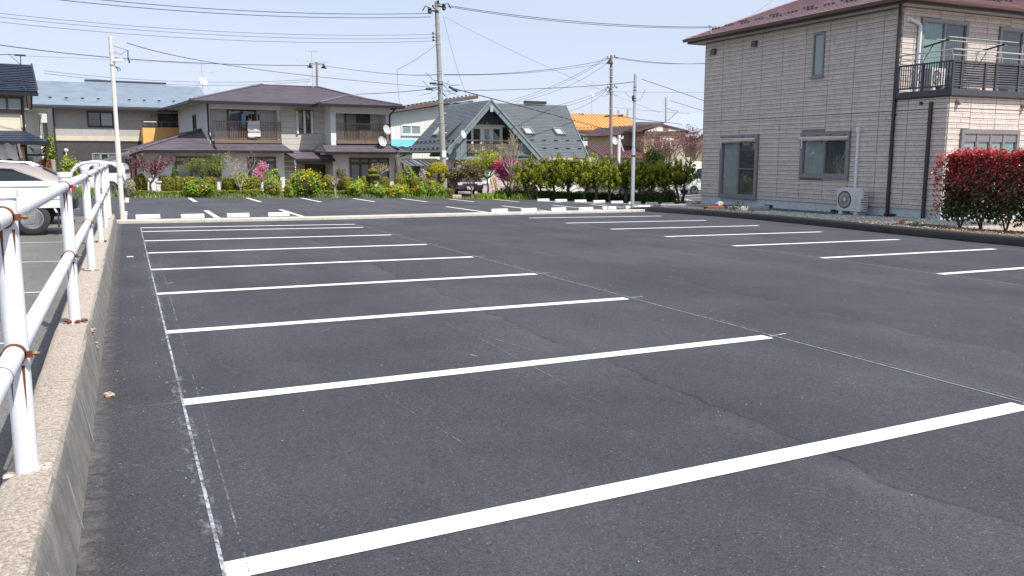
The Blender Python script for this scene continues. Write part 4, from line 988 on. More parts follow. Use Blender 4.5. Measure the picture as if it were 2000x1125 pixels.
# the air conditioner outside, and two more behind the balcony railing
p = HR.o+HR.X*(-.62)+HR.Y*1.26+Vector((0, 0, .12)); ac_unit('air_conditioner', 'white outdoor air conditioner standing on blocks against the stone-pattern wall', p, HR.a-R(90), w=1.06, h=.80, dpt=.36, fan_left=True)
p = HR.o+HR.X*.45+HR.Y*(-1.15)+Vector((0, 0, zt)); ac_unit('air_conditioner', 'air conditioner on the upper balcony seen through its side balusters', p, HR.a+R(8), w=.8, h=.6)
w_ = HR.o+HR.X*.9+HR.Y*(-1.55)+Vector((0, 0, zt)); e = tag(empty('balcony_shelf', w_, HR.a), 'small white storage rack standing on the upper balcony beside the air conditioner', 'rack')
boxes('shelf_panel', M.white_plastic, e, (-.2, .2, -.12, .12, .05, .09), (-.2, .2, -.12, .12, .32, .36), (-.2, .2, -.12, .12, .58, .62)); boxes('shelf_leg', M.galv, e, (-.21, -.19, -.13, -.11, 0, .64), (.19, .21, -.13, -.11, 0, .64), (-.21, -.19, .11, .13, 0, .64), (.19, .21, .11, .13, 0, .64))
# ================================================================ HOUSES BEHIND THE LOT
M.white_stucco = mat('pale_stucco', (.66, .67, .68), .9, .05, 2, bump=.25, bscale=60, grime=.06)
M.grey_board = mat('grey_siding', (.50, .47, .43), .85, .10, 1.5, bump=.2, bscale=30, grime=.06, stretch=(.4, 1, 3))
M.slate_purple = mat('purple_slate', (.135, .112, .135), .40, .26, 2.6, bump=.25, bscale=18, detail=8, stretch=(.5, 1, 3), spec=.55)
M.slate_navy = mat('navy_metal_roof', (.035, .05, .085), .38, .2, 2, bump=.1, bscale=20)
M.metal_blue = mat('pale_blue_metal', (.47, .54, .61), .34, .10, 1.2, stretch=(.8, 1, 4), detail=6, spec=.6)
M.stucco_grey = mat('grey_stucco', (.42, .41, .39), .92, .10, 6, bump=.4, bscale=40)
M.cream = mat('cream_siding', (.68, .61, .47), .85, .05, 2, bump=.15)
M.band_cream = mat('cream_band', (.62, .55, .42), .85, .06, 2)
M.dark_board = mat('dark_rib_siding', (.075, .066, .068), .6, .12, 3)
M.orange_board = mat('orange_balcony', (.80, .48, .16), .6, .08, 3)
M.white_rib = mat('white_rib_siding', (.70, .70, .66), .55, .05, 2)
M.roof_edge = mat('brown_roof_edge', (.13, .085, .075), .5, .12)
M.cyan_tarp = mat('cyan_sheet', (.12, .38, .45), .55, .1, 3, bump=.2, bscale=6)
M.roof_grey = mat('charcoal_shingle', (.112, .126, .136), .45, .14, 1.8, bump=.15, bscale=30, stretch=(.5, 1, 3))
M.gable_board = mat('slate_green_board', (.16, .205, .22), .7, .16, 3, stretch=(4, 1, .5))
M.gable_dark = mat('dark_gable', (.018, .02, .032), .7, .2, 4)
M.mauve = mat('mauve_siding', (.45, .37, .37), .85, .07, 2, bump=.15, bscale=40)
M.orange_roof = mat('orange_metal_roof', (.74, .31, .085), .45, .06, 2)
M.tan_wall = mat('tan_wall', (.62, .46, .30), .85, .06, 2)
M.maroon_roof = mat('maroon_metal_roof', (.115, .058, .060), .4, .12, 2)
M.tan_board = mat('tan_board', (.40, .32, .22), .8, .1, 3)
M.off_white = mat('off_white_wall', (.68, .66, .60), .85, .06, 2, grime=.1)
M.red_trim = mat('red_brown_trim', (.25, .09, .06), .5, .1)
M.brown_tile = mat('brown_tile_wall', (.24, .18, .14), .8, .25, 9, bump=.3)
M.orange_panel = mat('orange_shutter', (.52, .21, .09), .6, .1, 4)

def site_at(px, Y, deg, py=388):
    p = at_depth(px, py, Y); return Site(p.x, p.y, deg)

# ---------------------------------------------------------------- the big hipped house in the middle left
S3 = site_at(412, 52, 6)
h3 = S3.thing('hipped_roof_house', 'two-storey pale house with purple-brown hipped roofs and two recessed balconies behind the garden', 'house')
W3 = S3.f(760, 230)[0]; ez = S3.f(520, 202, -.9)[1]; xm0 = S3.f(549, 250)[0]; xw = S3.f(646, 250, -1.2)[0]; xwr = S3.f(763, 250, -1.2)[0]
gz3 = S3.f(480, 294, -1.7)[1]; wy = -1.2
zb0 = S3.f(480, 276)[1]; zb1 = S3.f(480, 237)[1]                      # balcony floor and rail heights
D3 = 9.5
# ground-floor walls
xg0 = S3.f(268, 340, -.9)[0]; xg1 = S3.f(556, 340, -.9)[0]; xe1_ = S3.f(590, 340)[0]; xg2 = S3.f(651, 340, wy)[0]; xg3 = S3.f(773, 340, wy)[0]
boxes('wall', M.white_stucco, h3, (xg0, xg1, -.9, 3.0, -.4, gz3+.02), (xg2, xg3, wy-.003, 6, -.4, gz3+.02))
boxes('wall', M.white_stucco, h3, (.16, xm0, 1.1, D3, gz3-.3, ez), (xm0+.0, xw, .12, D3, gz3-.3, ez-.003), (xw, xwr, .1, D3, gz3-.3, ez-.006), (0, .158, .0, D3, gz3-.3, ez-.002))
# grey horizontal boards of the recessed middle wall
mb = MB(T_front(.12)); boards_h(mb, xm0+.002, xw-.002, gz3-.25, ez-.01, .31, out=.10, gap=.012); o = mb.build('siding', M.grey_board, h3); o['kind'] = 'stuff'
mb = MB(T_front(.0)); boards_h(mb, xg1+.01, xe1_, -.4, gz3, .31, out=.02); o = mb.build('siding', M.grey_board, h3); o['kind'] = 'stuff'
boxes('panel_joint', M.soffit, h3, *[(x, x+.015, -.905, -.899, -.3, gz3) for x in (xg0+1.1, xg0+4.2, xg1-.9)])
# wing side walls and pillars
boxes('pillar', M.white_stucco, h3, (xw, xw+.32, wy, .098, gz3-.25, ez-.01)); boxes('pillar', M.white_stucco, h3, (xwr-.28, xwr-.002, wy, .098, gz3-.25, ez-.012)); boxes('beam', M.white_stucco, h3, (xw+.322, xwr-.282, wy+.002, wy+.25, ez-.45, ez-.014))
boxes('beam', M.white_stucco, h3, (.16, xm0-.002, .0, .22, ez-.32, ez-.005)); boxes('pillar', M.white_stucco, h3, (xm0-.14, xm0-.002, .222, 1.098, gz3-.2, ez-.33))
boxes('balcony_floor', M.soffit, h3, (.16, xm0-.15, .02, 1.09, zb0+.02, zb0+.1)); boxes('balcony_floor', M.soffit, h3, (xw+.33, xwr-.29, wy+.02, .09, zb0+.02, zb0+.1))
# windows of the front
def w3(x0, y0, x1, y1, pl, **kw):
    a = S3.fr(x0, y0, x1, y1, pl); return window(h3, T_front(pl), *a, **kw)
w3(340, 305, 433, 352, -.9, n=3, backs=[M.curtain, M.curtain, M.curtain_dark], transom=S3.f(400, 318, -.9)[1], fw=.09, mull=.10)
w3(483, 306, 540, 352, -.9, n=2, backs=[M.curtain], transom=S3.f(500, 318, -.9)[1], fw=.09, mull=.10)
w3(682, 308, 760, 353, wy-.003, n=4, backs=[M.curtain], transom=S3.f(720, 319, wy)[1], fw=.09, mull=.09)
a = S3.fr(442, 212, 502, 271, 1.1); window(h3, T_front(1.1), a[0], a[1], zb0+.12, a[3], n=2, backs=[M.curtain, M.room_dark], fw=.09, mull=.09)
a = S3.fr(672, 219, 723, 276, .1); window(h3, T_front(.1), a[0], a[1], zb0+.12, a[3], n=2, backs=[M.curtain, M.curtain_dark], fw=.08, mull=.08)
for px in (586.5, 601.5):
    a = S3.fr(px-6, 218, px+6, 260, .02); window(h3, T_front(.02), *a, n=1, backs=[M.room_dark], fw=.05, out=.08)
for px in (580.8, 594.5, 609):
    a = S3.fr(px-2.6, 215, px+2.6, 261, -.08); boxes('window_fin', M.white_stucco, h3, (a[0], a[1], -.12, .02, a[2], a[3]))
a = S3.fr(578, 214.5, 612, 217.2, -.1); boxes('window_hood', M.bronze, h3, (a[0], a[1], -.125, .02, a[2], a[3]))
window(h3, T_left(0), 3.2, 4.1, ez-2.1, ez-.55, n=1, backs=[M.room_dark], fw=.06)
# entrance: timber post, sliding doors, lantern
xa, xb = S3.f(596, 340)[0], S3.f(640, 340)[0]
boxes('porch_wall', M.gable_dark, h3, (xe1_+.01, xg2-.01, .4, .55, -.4, gz3-.4)); dr = boxes('entrance_door', M.bronze, h3, (xa, xb, .3, .398, -.4, 1.75), (xa, xa+.1, .24, .299, -.4, 1.75), ((xa+xb)/2-.05, (xa+xb)/2+.05, .22, .299, -.4, 1.75), (xb-.1, xb, .24, .299, -.4, 1.75), (xa+.11, xb-.11, .23, .299, 1.25, 1.35))
for x0, x1 in ((xa+.1, (xa+xb)/2-.05), ((xa+xb)/2+.05, xb-.1)): boxes('door_glass', M.glass_dark, dr, (x0, x1, .285, .298, -.2, 1.24))
xp = S3.f(592.5, 340, -1.2)[0]; boxes('porch_post', M.red_trim, h3, (xp-.07, xp+.07, -1.3, -1.16, -.4, gz3-.35)); boxes('wall_lamp', M.black, h3, (xa-.5, xa-.36, .2, .398, 1.1, 1.5)); boxes('wall_lamp', M.black, h3, (xb+.12, xb+.26, .2, .398, 1.1, 1.5))
# balcony railings: each baluster a part
def balcony3(x0, x1, y, z0, z1, n, nm='balcony'):
    b = boxes(nm, M.brown_rail, h3, (x0, x1, y-.09, y+.0, z0-.1, z0+.09)); boxes('top_rail', M.brown_rail, b, (x0, x1, y-.075, y-.015, z1-.07, z1)); p = None
    boxes('bottom_rail', M.brown_rail, b, (x0, x1, y-.065, y-.025, z0+.14, z0+.18))
    for i in range(n):
        x = x0+.05+(x1-x0-.1)*i/(n-1); w = .028 if i % 6 else .04
        if p is None: p = boxes('baluster', M.brown_rail, b, (-.016, .016, y-.06, y-.03, z0+.18, z1-.07), loc=(x, 0, 0))
        else: instance(p, b, loc=(x, 0, 0))
    return b
x0b = S3.f(417, 250)[0]; balcony3(x0b, xm0-.01, -.02, zb0, zb1, 40); balcony3(xw+.33, xwr-.02, wy-.02, zb0, zb1-.02, 36)
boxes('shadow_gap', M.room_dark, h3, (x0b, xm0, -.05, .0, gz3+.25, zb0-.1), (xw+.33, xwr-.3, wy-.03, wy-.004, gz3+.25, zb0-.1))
# roofs
M.fascia3 = M.black_gutter
def roof(parent, planes, n, m, name='roof', step=.03, base=.09):
    mb = MB()
    for pl in planes: roof_slope(mb, *pl, n, step=step, base=base)
    return mb.build(name, m, parent)
EOx = .95; xl = S3.f(371, 206, -.9)[0]; xr = S3.f(770, 206, -.9)[0]; y0, y1 = -.95, D3+.9; run = (y1-y0)/2; zr = S3.f(540, 167, y0+run)[1]; ee = ez+.05
A = (S3.f(512, 166, y0+run)[0], y0+run, zr); B = (S3.f(618, 171, y0+run)[0], y0+run, zr)
r3 = roof(h3, [((xl, y0, ee), (xr, y0, ee), B, A), ((xl, y1, ee), (xl, y0, ee), A, A), ((xr, y0, ee), (xr, y1, ee), B, B), ((xr, y1, ee), (xl, y1, ee), A, B)], 22, M.slate_purple)
mb = MB()
for p, q in ((A, B), ((xl, y0, ee), A), ((xr, y0, ee), B), ((xl, y1, ee), A)): mb.tube([Vector(p)+Vector((0, 0, .04)), Vector(q)+Vector((0, 0, .05))], .06, 6)
mb.build('hip_cap', M.slate_purple, r3)
wx0, wx1 = S3.f(624, 204, -2.1)[0], S3.f(786, 207, -2.1)[0]; wyf = -2.1; wr = (wx1-wx0)/2; zw = ee-.02+ (zr-ee)/run*wr; AP = ((wx0+wx1)/2, wyf+wr, zw); AQ = ((wx0+wx1)/2, y0+run*.75, zw)
r3w = roof(h3, [((wx0, wyf, ee-.02), (wx1, wyf, ee-.02), AP, AP), ((wx0, AQ[1], ee-.02), (wx0, wyf, ee-.02), AP, AQ), ((wx1, wyf, ee-.02), (wx1, AQ[1], ee-.02), AQ, AP)], 13, M.slate_purple)
mb = MB()
for p, q in ((AP, AQ), ((wx0, wyf, ee), AP), ((wx1, wyf, ee), AP)): mb.tube([Vector(p)+Vector((0, 0, .04)), Vector(q)+Vector((0, 0, .04))], .055, 6)
vz = lambda t: Vector((wx0+(AP[0]-wx0)*t, y0+run*(wr/run)*t, ee+(zw-ee)*t+.05)); mb.bar(vz(.1), vz(1), .22, .03); mb.build('hip_cap', M.slate_purple, r3w)
boxes('soffit', M.soffit, h3, (xl+.1, xr-.1, y0+.1, y1-.1, ez-.002, ez+.0)); boxes('soffit', M.soffit, h3, (wx0+.1, wx1-.1, wyf+.1, -.86, ez-.03, ez-.025))
g = MB(); g.box(xl-.1, wx0+.02, y0-.12, y0+.02, ee-.16, ee-.02); g.box(xl-.1, xl+.02, y0+.022, y1, ee-.16, ee-.02); g.box(wx0-.1, wx1+.1, wyf-.12, wyf+.02, ee-.18, ee-.04); g.box(wx1-.02, wx1+.1, wyf+.022, y1-3, ee-.18, ee-.04); g.box(wx0-.1, wx0+.02, wyf+.022, y0-.13, ee-.18, ee-.04); g.build('gutter', M.black_gutter, h3)
# ground-floor skirt roofs
yS = -1.7; sxl = S3.f(268, 291, yS)[0]; sxr = S3.f(571, 296, yS)[0]; zt3 = zb0-.14; apx = (.0, yS+(-sxl)*.95, S3.f(403, 254, 2.6)[1])
rA = roof(h3, [((sxl, yS, gz3), (0, yS, gz3), (0, yS+.02+(-sxl)*.9, apx[2]), (0, yS+.02+(-sxl)*.9, apx[2])), ((sxl, 7, gz3), (sxl, yS, gz3), (0, yS+.02+(-sxl)*.9, apx[2]), (0, 7, apx[2]))], 13, M.slate_purple)
rB = roof(h3, [((.0, yS, gz3), (sxr, yS, gz3), (sxr-.12, .0, zt3), (.0, .0, zt3))], 5, M.slate_purple)
mb = MB(); mb.tube([(sxl, yS, gz3+.04), (0, apx[1]-.3, apx[2]+.04)], .06, 6); mb.build('hip_cap', M.slate_purple, rA)
yS2 = wy-1.0; r0 = S3.f(637, 294, yS2)[0]; r1 = S3.f(801, 298, yS2)[0]; yk = wy-.002
rC = roof(h3, [((r0, yS2, gz3-.06), (r1, yS2, gz3-.06), (xwr, yk, zt3-.04), (r0+.1, yk, zt3-.04)), ((r1, yS2, gz3-.06), (r1, 5, gz3-.06), (xwr, 5, zt3-.04), (xwr, yk, zt3-.04)), ((r0-.25, .1, gz3-.02), (r0, yS2, gz3-.06), (r0+.1, yk, zt3-.04), (xw, .1, zt3+.1))], 4, M.slate_purple)
e0, e1 = S3.f(577, 311, -1.5)[0], S3.f(653, 312, -1.5)[0]; ze = S3.f(610, 310.5, -1.5)[1]
rD = roof(h3, [((e0, -1.5, ze), (e1, -1.5, ze), (xg2+.15, -.002, gz3+.05), (sxr-.2, -.002, gz3+.05))], 5, M.slate_purple)
boxes('porch_beam', M.bronze, h3, (e0+.1, e1-.1, -1.42, -1.3, ze-.3, ze-.1))
g = MB(); g.box(sxl-.06, sxr+.05, yS-.13, yS, gz3-.15, gz3-.01); g.box(r0-.05, r1+.05, yS2-.13, yS2, gz3-.21, gz3-.07); g.box(e0, e1+.02, -1.6, -1.49, ze-.16, ze-.01); g.box(r1+.0, r1+.11, yS2, 5, gz3-.21, gz3-.07); g.build('gutter', M.black_gutter, h3)
boxes('soffit', M.soffit, h3, (sxl+.1, sxr-.1, yS+.1, -.91, gz3-.12, gz3-.1)); boxes('soffit', M.soffit, h3, (r0+.1, r1-.1, yS2+.1, wy-.01, gz3-.18, gz3-.16))
mb = MB(); mb.tube([(.06, -.06, ez-.05), (.06, -.06, gz3+.9), (.12, -.1, gz3+.7), (.12, -1.6, gz3+.05)], .05, 8); mb.build('downpipe', M.black_gutter, h3, smooth=True)
mb = MB(); x = xwr-.05; mb.tube([(x+.1, wyf+.1, ez-.1), (x-.02, wy-.06, ez-.5), (x-.02, wy-.06, zt3-.05), (x+.2, yS2+.1, gz3+.1)], .05, 8); mb.build('downpipe', M.black_gutter, h3, smooth=True)
mb = MB(); x = xg3-.05; mb.tube([(x+.35, yS2+.05, gz3-.2), (x+.02, wy-.07, gz3-.45), (x+.02, wy-.07, -.4)], .05, 8); mb.build('downpipe', M.black_gutter, h3, smooth=True)
mb = MB(); xc = S3.f(577, 315, -1.5)[0]; mb.tube([(xc, -1.45, ze-.05), (xc, -1.45, ze-.35)], .07, 8); 
for k in range(12): mb.lathe([(.02, -.02), (.035, 0), (.02, .02)], (xc, -1.45, ze-.42-.09*k), 6)
mb.build('rain_chain', M.galv, h3)['kind'] = 'stuff'
mb = MB(T_front(.098)); x = S3.f(727, 240, .1)[0]; mb.box(x, x+.09, 0, .07, zb0+.5, zb0+1.9); mb.build('pipe_duct', M.pvc, h3)
# little lean-to roof at the house's left end
q0 = S3.f(208, 314, -2.2); q1 = S3.f(272, 293, -2.2)
lt = MB(); roof_slope(lt, (q0[0], 1.8, q0[1]), (q0[0], -2.4, q0[1]), (q1[0]+.1, -2.4, q1[1]+.05), (q1[0]+.1, 1.8, q1[1]+.05), 4, step=.015, base=.06); lt.build('lean_to_roof', M.slate_purple, h3); boxes('lean_to_wall', mat('pale_blue_panel', (.36, .45, .54), .6, .06), h3, (q0[0]+1.1, q1[0]-.3, -.2, -.1, -.4, q0[1]+.1)); boxes('lean_to_wall', M.tan_board, h3, (q1[0]-.28, xg0-.01, -.3, -.2, -.4, gz3-.1))
boxes('lean_to_post', M.bronze, h3, (q1[0]-.42, q1[0]-.3, -2.2, -2.08, -.4, q1[1]-.05))
# items on and about this house
def w2(S, px, py, y): l = S.f(px, py, y); return S.o+S.X*l[0]+S.Y*y+Vector((0, 0, l[1]))
dish('white satellite dish on the wall beside the ground-floor window of the hipped house', S3, w2(S3, 333, 310, -1.15), (.45, -.85, .35), .26)
dish('upper white satellite dish on the corner of the wing balcony', S3, w2(S3, 753.5, 254, wy-.45), (.5, -.8, .3), .30)
dish('lower white satellite dish on the wing balcony, below the other one', S3, w2(S3, 745, 276.5, wy-.5), (.4, -.85, .25), .31)
ac_unit('air_conditioner', 'small white air conditioner behind the balusters of the wing balcony', w2(S3, 714.5, 273, -.55)+Vector((0, 0, -.05)), S3.a, w=.62, h=.5, dpt=.28, fan_left=True)
antenna('television aerial with white dish above the left eave of the hipped house', at_depth(396, 172, 60), 1.7, ((1.0, 6, .25), (1.5, 9, .4)), .3)
antenna('tall television aerial standing on the ridge beside the utility pole', w2(S3, 611, 170, 4.4), 2.25, ((.8, 7, .35), (2.0, 8, .5)), 0)
antenna('tiny aerial low behind the left slope of the hipped roof', at_depth(420, 186, 62), .35, ((.6, 5, .2),), 0)
# washing on the left balcony
M.cl_white = mat('white_cloth', (.62, .60, .60), .95, .06, 5); M.cl_navy = mat('navy_cloth', (.045, .07, .14), .95, .15, 5); M.cl_blue = mat('light_blue_cloth', (.25, .36, .62), .95, .1, 5); M.cl_dark = mat('dark_cloth', (.02, .02, .03), .95, .2, 5)
def blanket_mat():
    m, nt, b = new_mat('striped_blanket'); L = nt.links.new; t = nt.nodes.new('ShaderNodeTexCoord'); s_ = nt.nodes.new('ShaderNodeSeparateXYZ'); L(t.outputs['Object'], s_.inputs[0])
    k = nt.nodes.new('ShaderNodeMath'); k.operation = 'MULTIPLY_ADD'; k.inputs[1].default_value = 2.6; k.inputs[2].default_value = 8; L(s_.outputs['Z'], k.inputs[0]); f = nt.nodes.new('ShaderNodeMath'); f.operation = 'FRACT'; L(k.outputs[0], f.inputs[0])
    r = nt.nodes.new('ShaderNodeValToRGB'); r.color_ramp.interpolation = 'CONSTANT'; e = r.color_ramp.elements
    e[0].position = 0; e[0].color = (.60, .56, .55, 1); e[1].position = .3; e[1].color = (.55, .36, .36, 1)
    for p, c in ((.38, (.42, .52, .56, 1)), (.72, (.55, .36, .36, 1)), (.8, (.60, .57, .56, 1))): q = e.new(p); q.color = c
    L(f.outputs[0], r.inputs[0]); L(r.outputs[0], b.inputs['Base Color']); b.inputs['Roughness'].default_value = .95; return m
a = S3.fr(483, 236, 509, 269, -.14); bx0, bx1, bz0, bz1 = a
mb = MB(); vs = []; nu, nv = 12, 14
for j in range(nv+1):
    z = bz1-(bz1-bz0)*j/nv
    for i in range(nu+1):
        u = i/nu; vs.append((bx0+(bx1-bx0)*u+.02*math.sin(j*.8), -.14-.03*math.sin(u*9+j*.3)-(.05*math.sin(j*1.1) if j > 9 else 0), z-(0.05*math.sin(u*5) if j == nv else 0)))
for i in range(nu+1): vs.append((bx0+(bx1-bx0)*i/nu, .06, bz1-.3))
fs = [(j*(nu+1)+i, j*(nu+1)+i+1, (j+1)*(nu+1)+i+1, (j+1)*(nu+1)+i) for j in range(nv) for i in range(nu)]+[(i, i+1, (nv+1)*(nu+1)+i+1, (nv+1)*(nu+1)+i) for i in range(nu)]
mb.add(vs, fs); o = mb.build('blanket', blanket_mat(), None, smooth=True); o.location = S3.o; o.rotation_euler = (0, 0, S3.a); md = o.modifiers.new('thick', 'SOLIDIFY'); md.thickness = .012
tag(o, 'pale striped blanket hung over the balcony rail of the hipped house', 'blanket')
mb = MB(); z = S3.f(480, 213, .35)[1]; mb.tube([(.3, .35, z), (xm0-.3, .35, z-.02)], .018, 6); o = mb.build('laundry_pole', M.cable_blue, None); o.location = S3.o; o.rotation_euler = (0, 0, S3.a); tag(o, 'blue laundry pole under the eave of the left balcony', 'laundry pole')
def shirt(label, px, py0, py1, wpx, m, sl=True, name='shirt'):
    c = S3.f(px, py0, .35); d = S3.f(px, py1, .35); hw = wpx*.5*.031; x, zt, zb = c[0], c[1], d[1]; h = zt-zb; mb = MB()
    pts = [(-hw*.35, zt), (hw*.35, zt), (hw, zt-h*.12)]+([(hw*1.25, zt-h*.45), (hw*.85, zt-h*.5)] if sl else [])+[(hw*.75, zt-h*.3), (hw*.8, zb), (-hw*.75, zb+h*.05), (-hw*.75, zt-h*.3)]+([(-hw*.85, zt-h*.5), (-hw*1.25, zt-h*.45)] if sl else [])+[(-hw, zt-h*.12)]
    mb.prism([(x+u, .32, z) for u, z in pts], (0, .06, 0)); o = mb.build(name, m, None, bevel=.012); o.location = S3.o; o.rotation_euler = (0, 0, S3.a); tag(o, label, 'laundry', 'washing on the left balcony'); return o
shirt('dark grey shirt hanging leftmost on the balcony laundry pole', 463.5, 220, 247, 9, mat('grey_shirt', (.10, .12, .16), .95, .1)); shirt('navy shirt hanging between the grey and the light blue shirts', 468, 219, 250, 6, M.cl_navy); shirt('light blue shirt hanging nearest the striped blanket', 475, 222, 250, 8, M.cl_blue)
for i, (px, l, w, lab) in enumerate(((488, 9, 5, 'dark sock bundle at the left of the small peg hanger'), (494, 11, 6, 'dark cloth in the middle of the small peg hanger'), (505, 12, 3, 'long dark cloth at the right of the small peg hanger'), (515, 8, 3, 'small white cloth at the far right end of the laundry pole'))): shirt(lab, px, 223, 223+l, w, M.cl_dark if i < 3 else M.cl_white, False, 'laundry')

# ---------------------------------------------------------------- house with pale blue metal roof and orange balcony
S2 = site_at(115, 62, 6)
h2 = S2.thing('blue_roof_house', 'grey stucco house with pale blue metal roof, dark lower boards and orange balcony', 'house')
xr = S2.f(388, 240)[0]; ez = S2.f(240, 212)[1]; zd = S2.f(200, 277)[1]; zc = S2.f(200, 266)[1]; D2 = 9
boxes('wall', M.stucco_grey, h2, (0, xr, 0, D2, -.4, ez+.1)); boxes('cream_band', M.band_cream, h2, (-.01, xr*.58, -.03, -.001, zd+.06, zc)); boxes('band', M.gable_dark, h2, (-.02, xr*.60, -.06, -.001, zd-.04, zd+.05))
boxes('dark_boards', M.dark_board, h2, (-.015, xr*.62, -.03, -.001, -.4, zd-.045)); mb = MB(T_front(-.03)); ribs(mb, .0, xr*.615, -.4, zd-.05, .12, .05, .02); o = mb.build('board_ribs', M.dark_board, h2); o['kind'] = 'stuff'
for x in (1.6, 3.5, 5.2, 7.1, 8.9): boxes('panel_joint', M.fj, h2, (x, x+.02, -.004, -.001, zc, ez))
window(h2, T_front(0), *S2.fr(169, 217, 223, 249), n=2, frame=M.sash_black, backs=[M.curtain_dark, M.curtain], cross=(0,), fw=.07)
window(h2, T_front(0), *S2.fr(307, 222, 357, 249), n=2, frame=M.sash_black, backs=[M.room_dark, M.curtain_dark], fw=.07)
a = S2.fr(306, 220.5, 360, 222.5, -.1); boxes('shutter_box', M.alu, h2, (a[0], a[1], -.14, -.001, a[2], a[3]+.06)); a = S2.fr(361, 222, 365, 246); boxes('pipe_duct', M.pvc, h2, (a[0], a[1], -.1, -.001, a[2], a[3]))
window(h2, T_front(-.03), *S2.fr(179, 299, 229, 315), n=3, frame=M.alu, backs=[M.curtain, M.room_dark], fw=.06)
a = S2.fr(278, 248, 395, 283, -.9); boxes('balcony', M.orange_board, h2, (a[0], a[1], -.95, -.85, a[2]+.02, a[3]), (a[0], a[0]+.1, -.848, -.01, a[2]+.02, a[3]), (a[0], a[1], -.848, -.01, a[2]+.02, a[2]+.12)); bo = h2
mb = MB(T_front(-.95)); ribs(mb, a[0], a[1], a[2]+.02, a[3]-.001, .11, .085, .018); o = mb.build('balcony_ribs', M.orange_board, h2); o['kind'] = 'stuff'
boxes('balcony_cap', M.gable_dark, h2, (a[0]-.03, a[1], -1.0, -.82, a[3]+.002, a[3]+.06)); mb = MB(); zz = a[3]+.33; mb.tube([(a[0]+.1, -.9, zz), (a[1], -.9, zz)], .03, 6)
for k in range(8): x = a[0]+.2+(a[1]-a[0]-.3)*k/7; mb.tube([(x, -.9, a[3]+.06), (x, -.9, zz)], .02, 5)
mb.build('balcony_rail', M.sash_grey, h2); a = S2.f(149, 222); boxes('vent_hood', M.sash_grey, h2, (S2.f(293, 222)[0], S2.f(296, 222)[0], -.12, -.001, a[1]-.15, a[1]+.1))
mb = MB(); l = S2.f(129, 294, -.05); mb.lathe([(.05, -.1), (.12, -.05), (.13, .05), (.06, .12)], (l[0], -.15, l[1]), 12); mb.lathe([(.05, -.3), (.06, -.1)], (l[0], -.12, l[1]), 8); mb.build('wall_lamp', M.white_plastic, h2, smooth=True)
zr = S2.f(240, 163, 4.6)[1]; x0, x1 = -1.1, xr+1.0
mb = MB(); roof_slope(mb, (x0, -.7, ez+.06), (x1, -.7, ez+.06), (x1, 4.6, zr), (x0, 4.6, zr), 22, step=.06, base=.1, lip=.05); roof_slope(mb, (x1, D2+.7, ez+.06), (x0, D2+.7, ez+.06), (x0, 4.6, zr), (x1, 4.6, zr), 18, step=.03, base=.1); rf = mb.build('roof', M.metal_blue, h2)
boxes('gutter', M.sash_black, h2, (x0-.05, x1+.05, -.84, -.7, ez-.14, ez+.0)); boxes('soffit', M.soffit, h2, (x0+.1, x1-.1, -.69, -.01, ez-.04, ez-.0))
a, b = S2.f(165, 160, 4.6)[0], S2.f(324, 166, 4.6)[0]; boxes('ridge_vent', M.slate_navy, rf, (a, b, 4.35, 4.85, zr+.05, zr+.16))
snow_guards(rf, M.guard, (x0+.6, .25, ez+.55), (x1-.2, .25, ez+.55), 11, size=.13, up=.02)
for x in (.05, xr-.05):
    mb = MB(); mb.tube([(x, -.6, ez-.1), (x, -.06, ez-.5), (x, -.06, -.3)], .05, 6); mb.build('downpipe', M.sash_black, h2)

# ---------------------------------------------------------------- cream house with navy roof at the left edge
S1 = site_at(56, 47, 7)
h1 = S1.thing('navy_roof_house', 'cream house with dark navy gabled roof cut by the left edge of the photo', 'house')
ez = S1.f(40, 180, -.55)[1]; zr = S1.f(40, 125, 3.0)[1]; D1 = 6.6
zl = S1.f(20, 276, -1.0)[1]; zlt = S1.f(20, 255)[1]
boxes('wall', M.cream, h1, (-9, 0, 0, D1, -.4, ez+.15)); mb = MB(T_front(0)); boards_h(mb, -9, 0, -.3, ez, .42, out=.018, gap=.008); o = mb.build('siding', M.cream, h1); o['kind'] = 'stuff'; mb = MB(T_right(0)); boards_h(mb, 0, D1, -.3, ez+.1, .42, out=.018, gap=.008); o = mb.build('siding', M.cream, h1); o['kind'] = 'stuff'
boxes('gable', M.cream, h1, (-.02, .0, 1, 5.6, ez+.15, ez+.16))
window(h1, T_front(-.018), *S1.fr(-52, 186, 48, 219), n=3, frame=M.bronze, backs=[M.curtain], fw=.08)
boxes('window_band', M.bronze, h1, (S1.f(-60, 219)[0], -.02, -.1, -.02, S1.f(40, 220)[1]-.05, S1.f(40, 220)[1]))
window(h1, T_right(.018), 2.2, 3.3, ez-1.6, ez-.5, n=1, frame=M.sash_black, backs=[M.room_dark], fw=.1)
window(h1, T_front(-.018), *S1.fr(-30, 289, 30, 325), n=3, frame=M.bronze, backs=[M.curtain_dark], fw=.08)
x1 = S1.f(74, 186, -.55)[0]
mb = MB(); roof_slope(mb, (-9.5, -.55, ez+.05), (x1, -.55, ez+.05), (x1, 3.1, zr), (-9.5, 3.1, zr), 16, step=.045, base=.1, lip=.03); roof_slope(mb, (x1, 7.2, ez-.3), (-9.5, 7.2, ez-.3), (-9.5, 3.1, zr), (x1, 3.1, zr), 16, step=.03, base=.1); rf = mb.build('roof', M.slate_navy, h1)
mb = MB(); mb.prism([(x1-.03, -.6, ez-.12), (x1-.03, -.5, ez+.12), (x1-.03, 3.1, zr+.07), (x1-.03, 7.25, ez-.2), (x1-.03, 7.2, ez-.42), (x1-.03, 3.1, zr-.18)], (.07, 0, 0)); mb.build('barge_board', M.sash_black, h1)
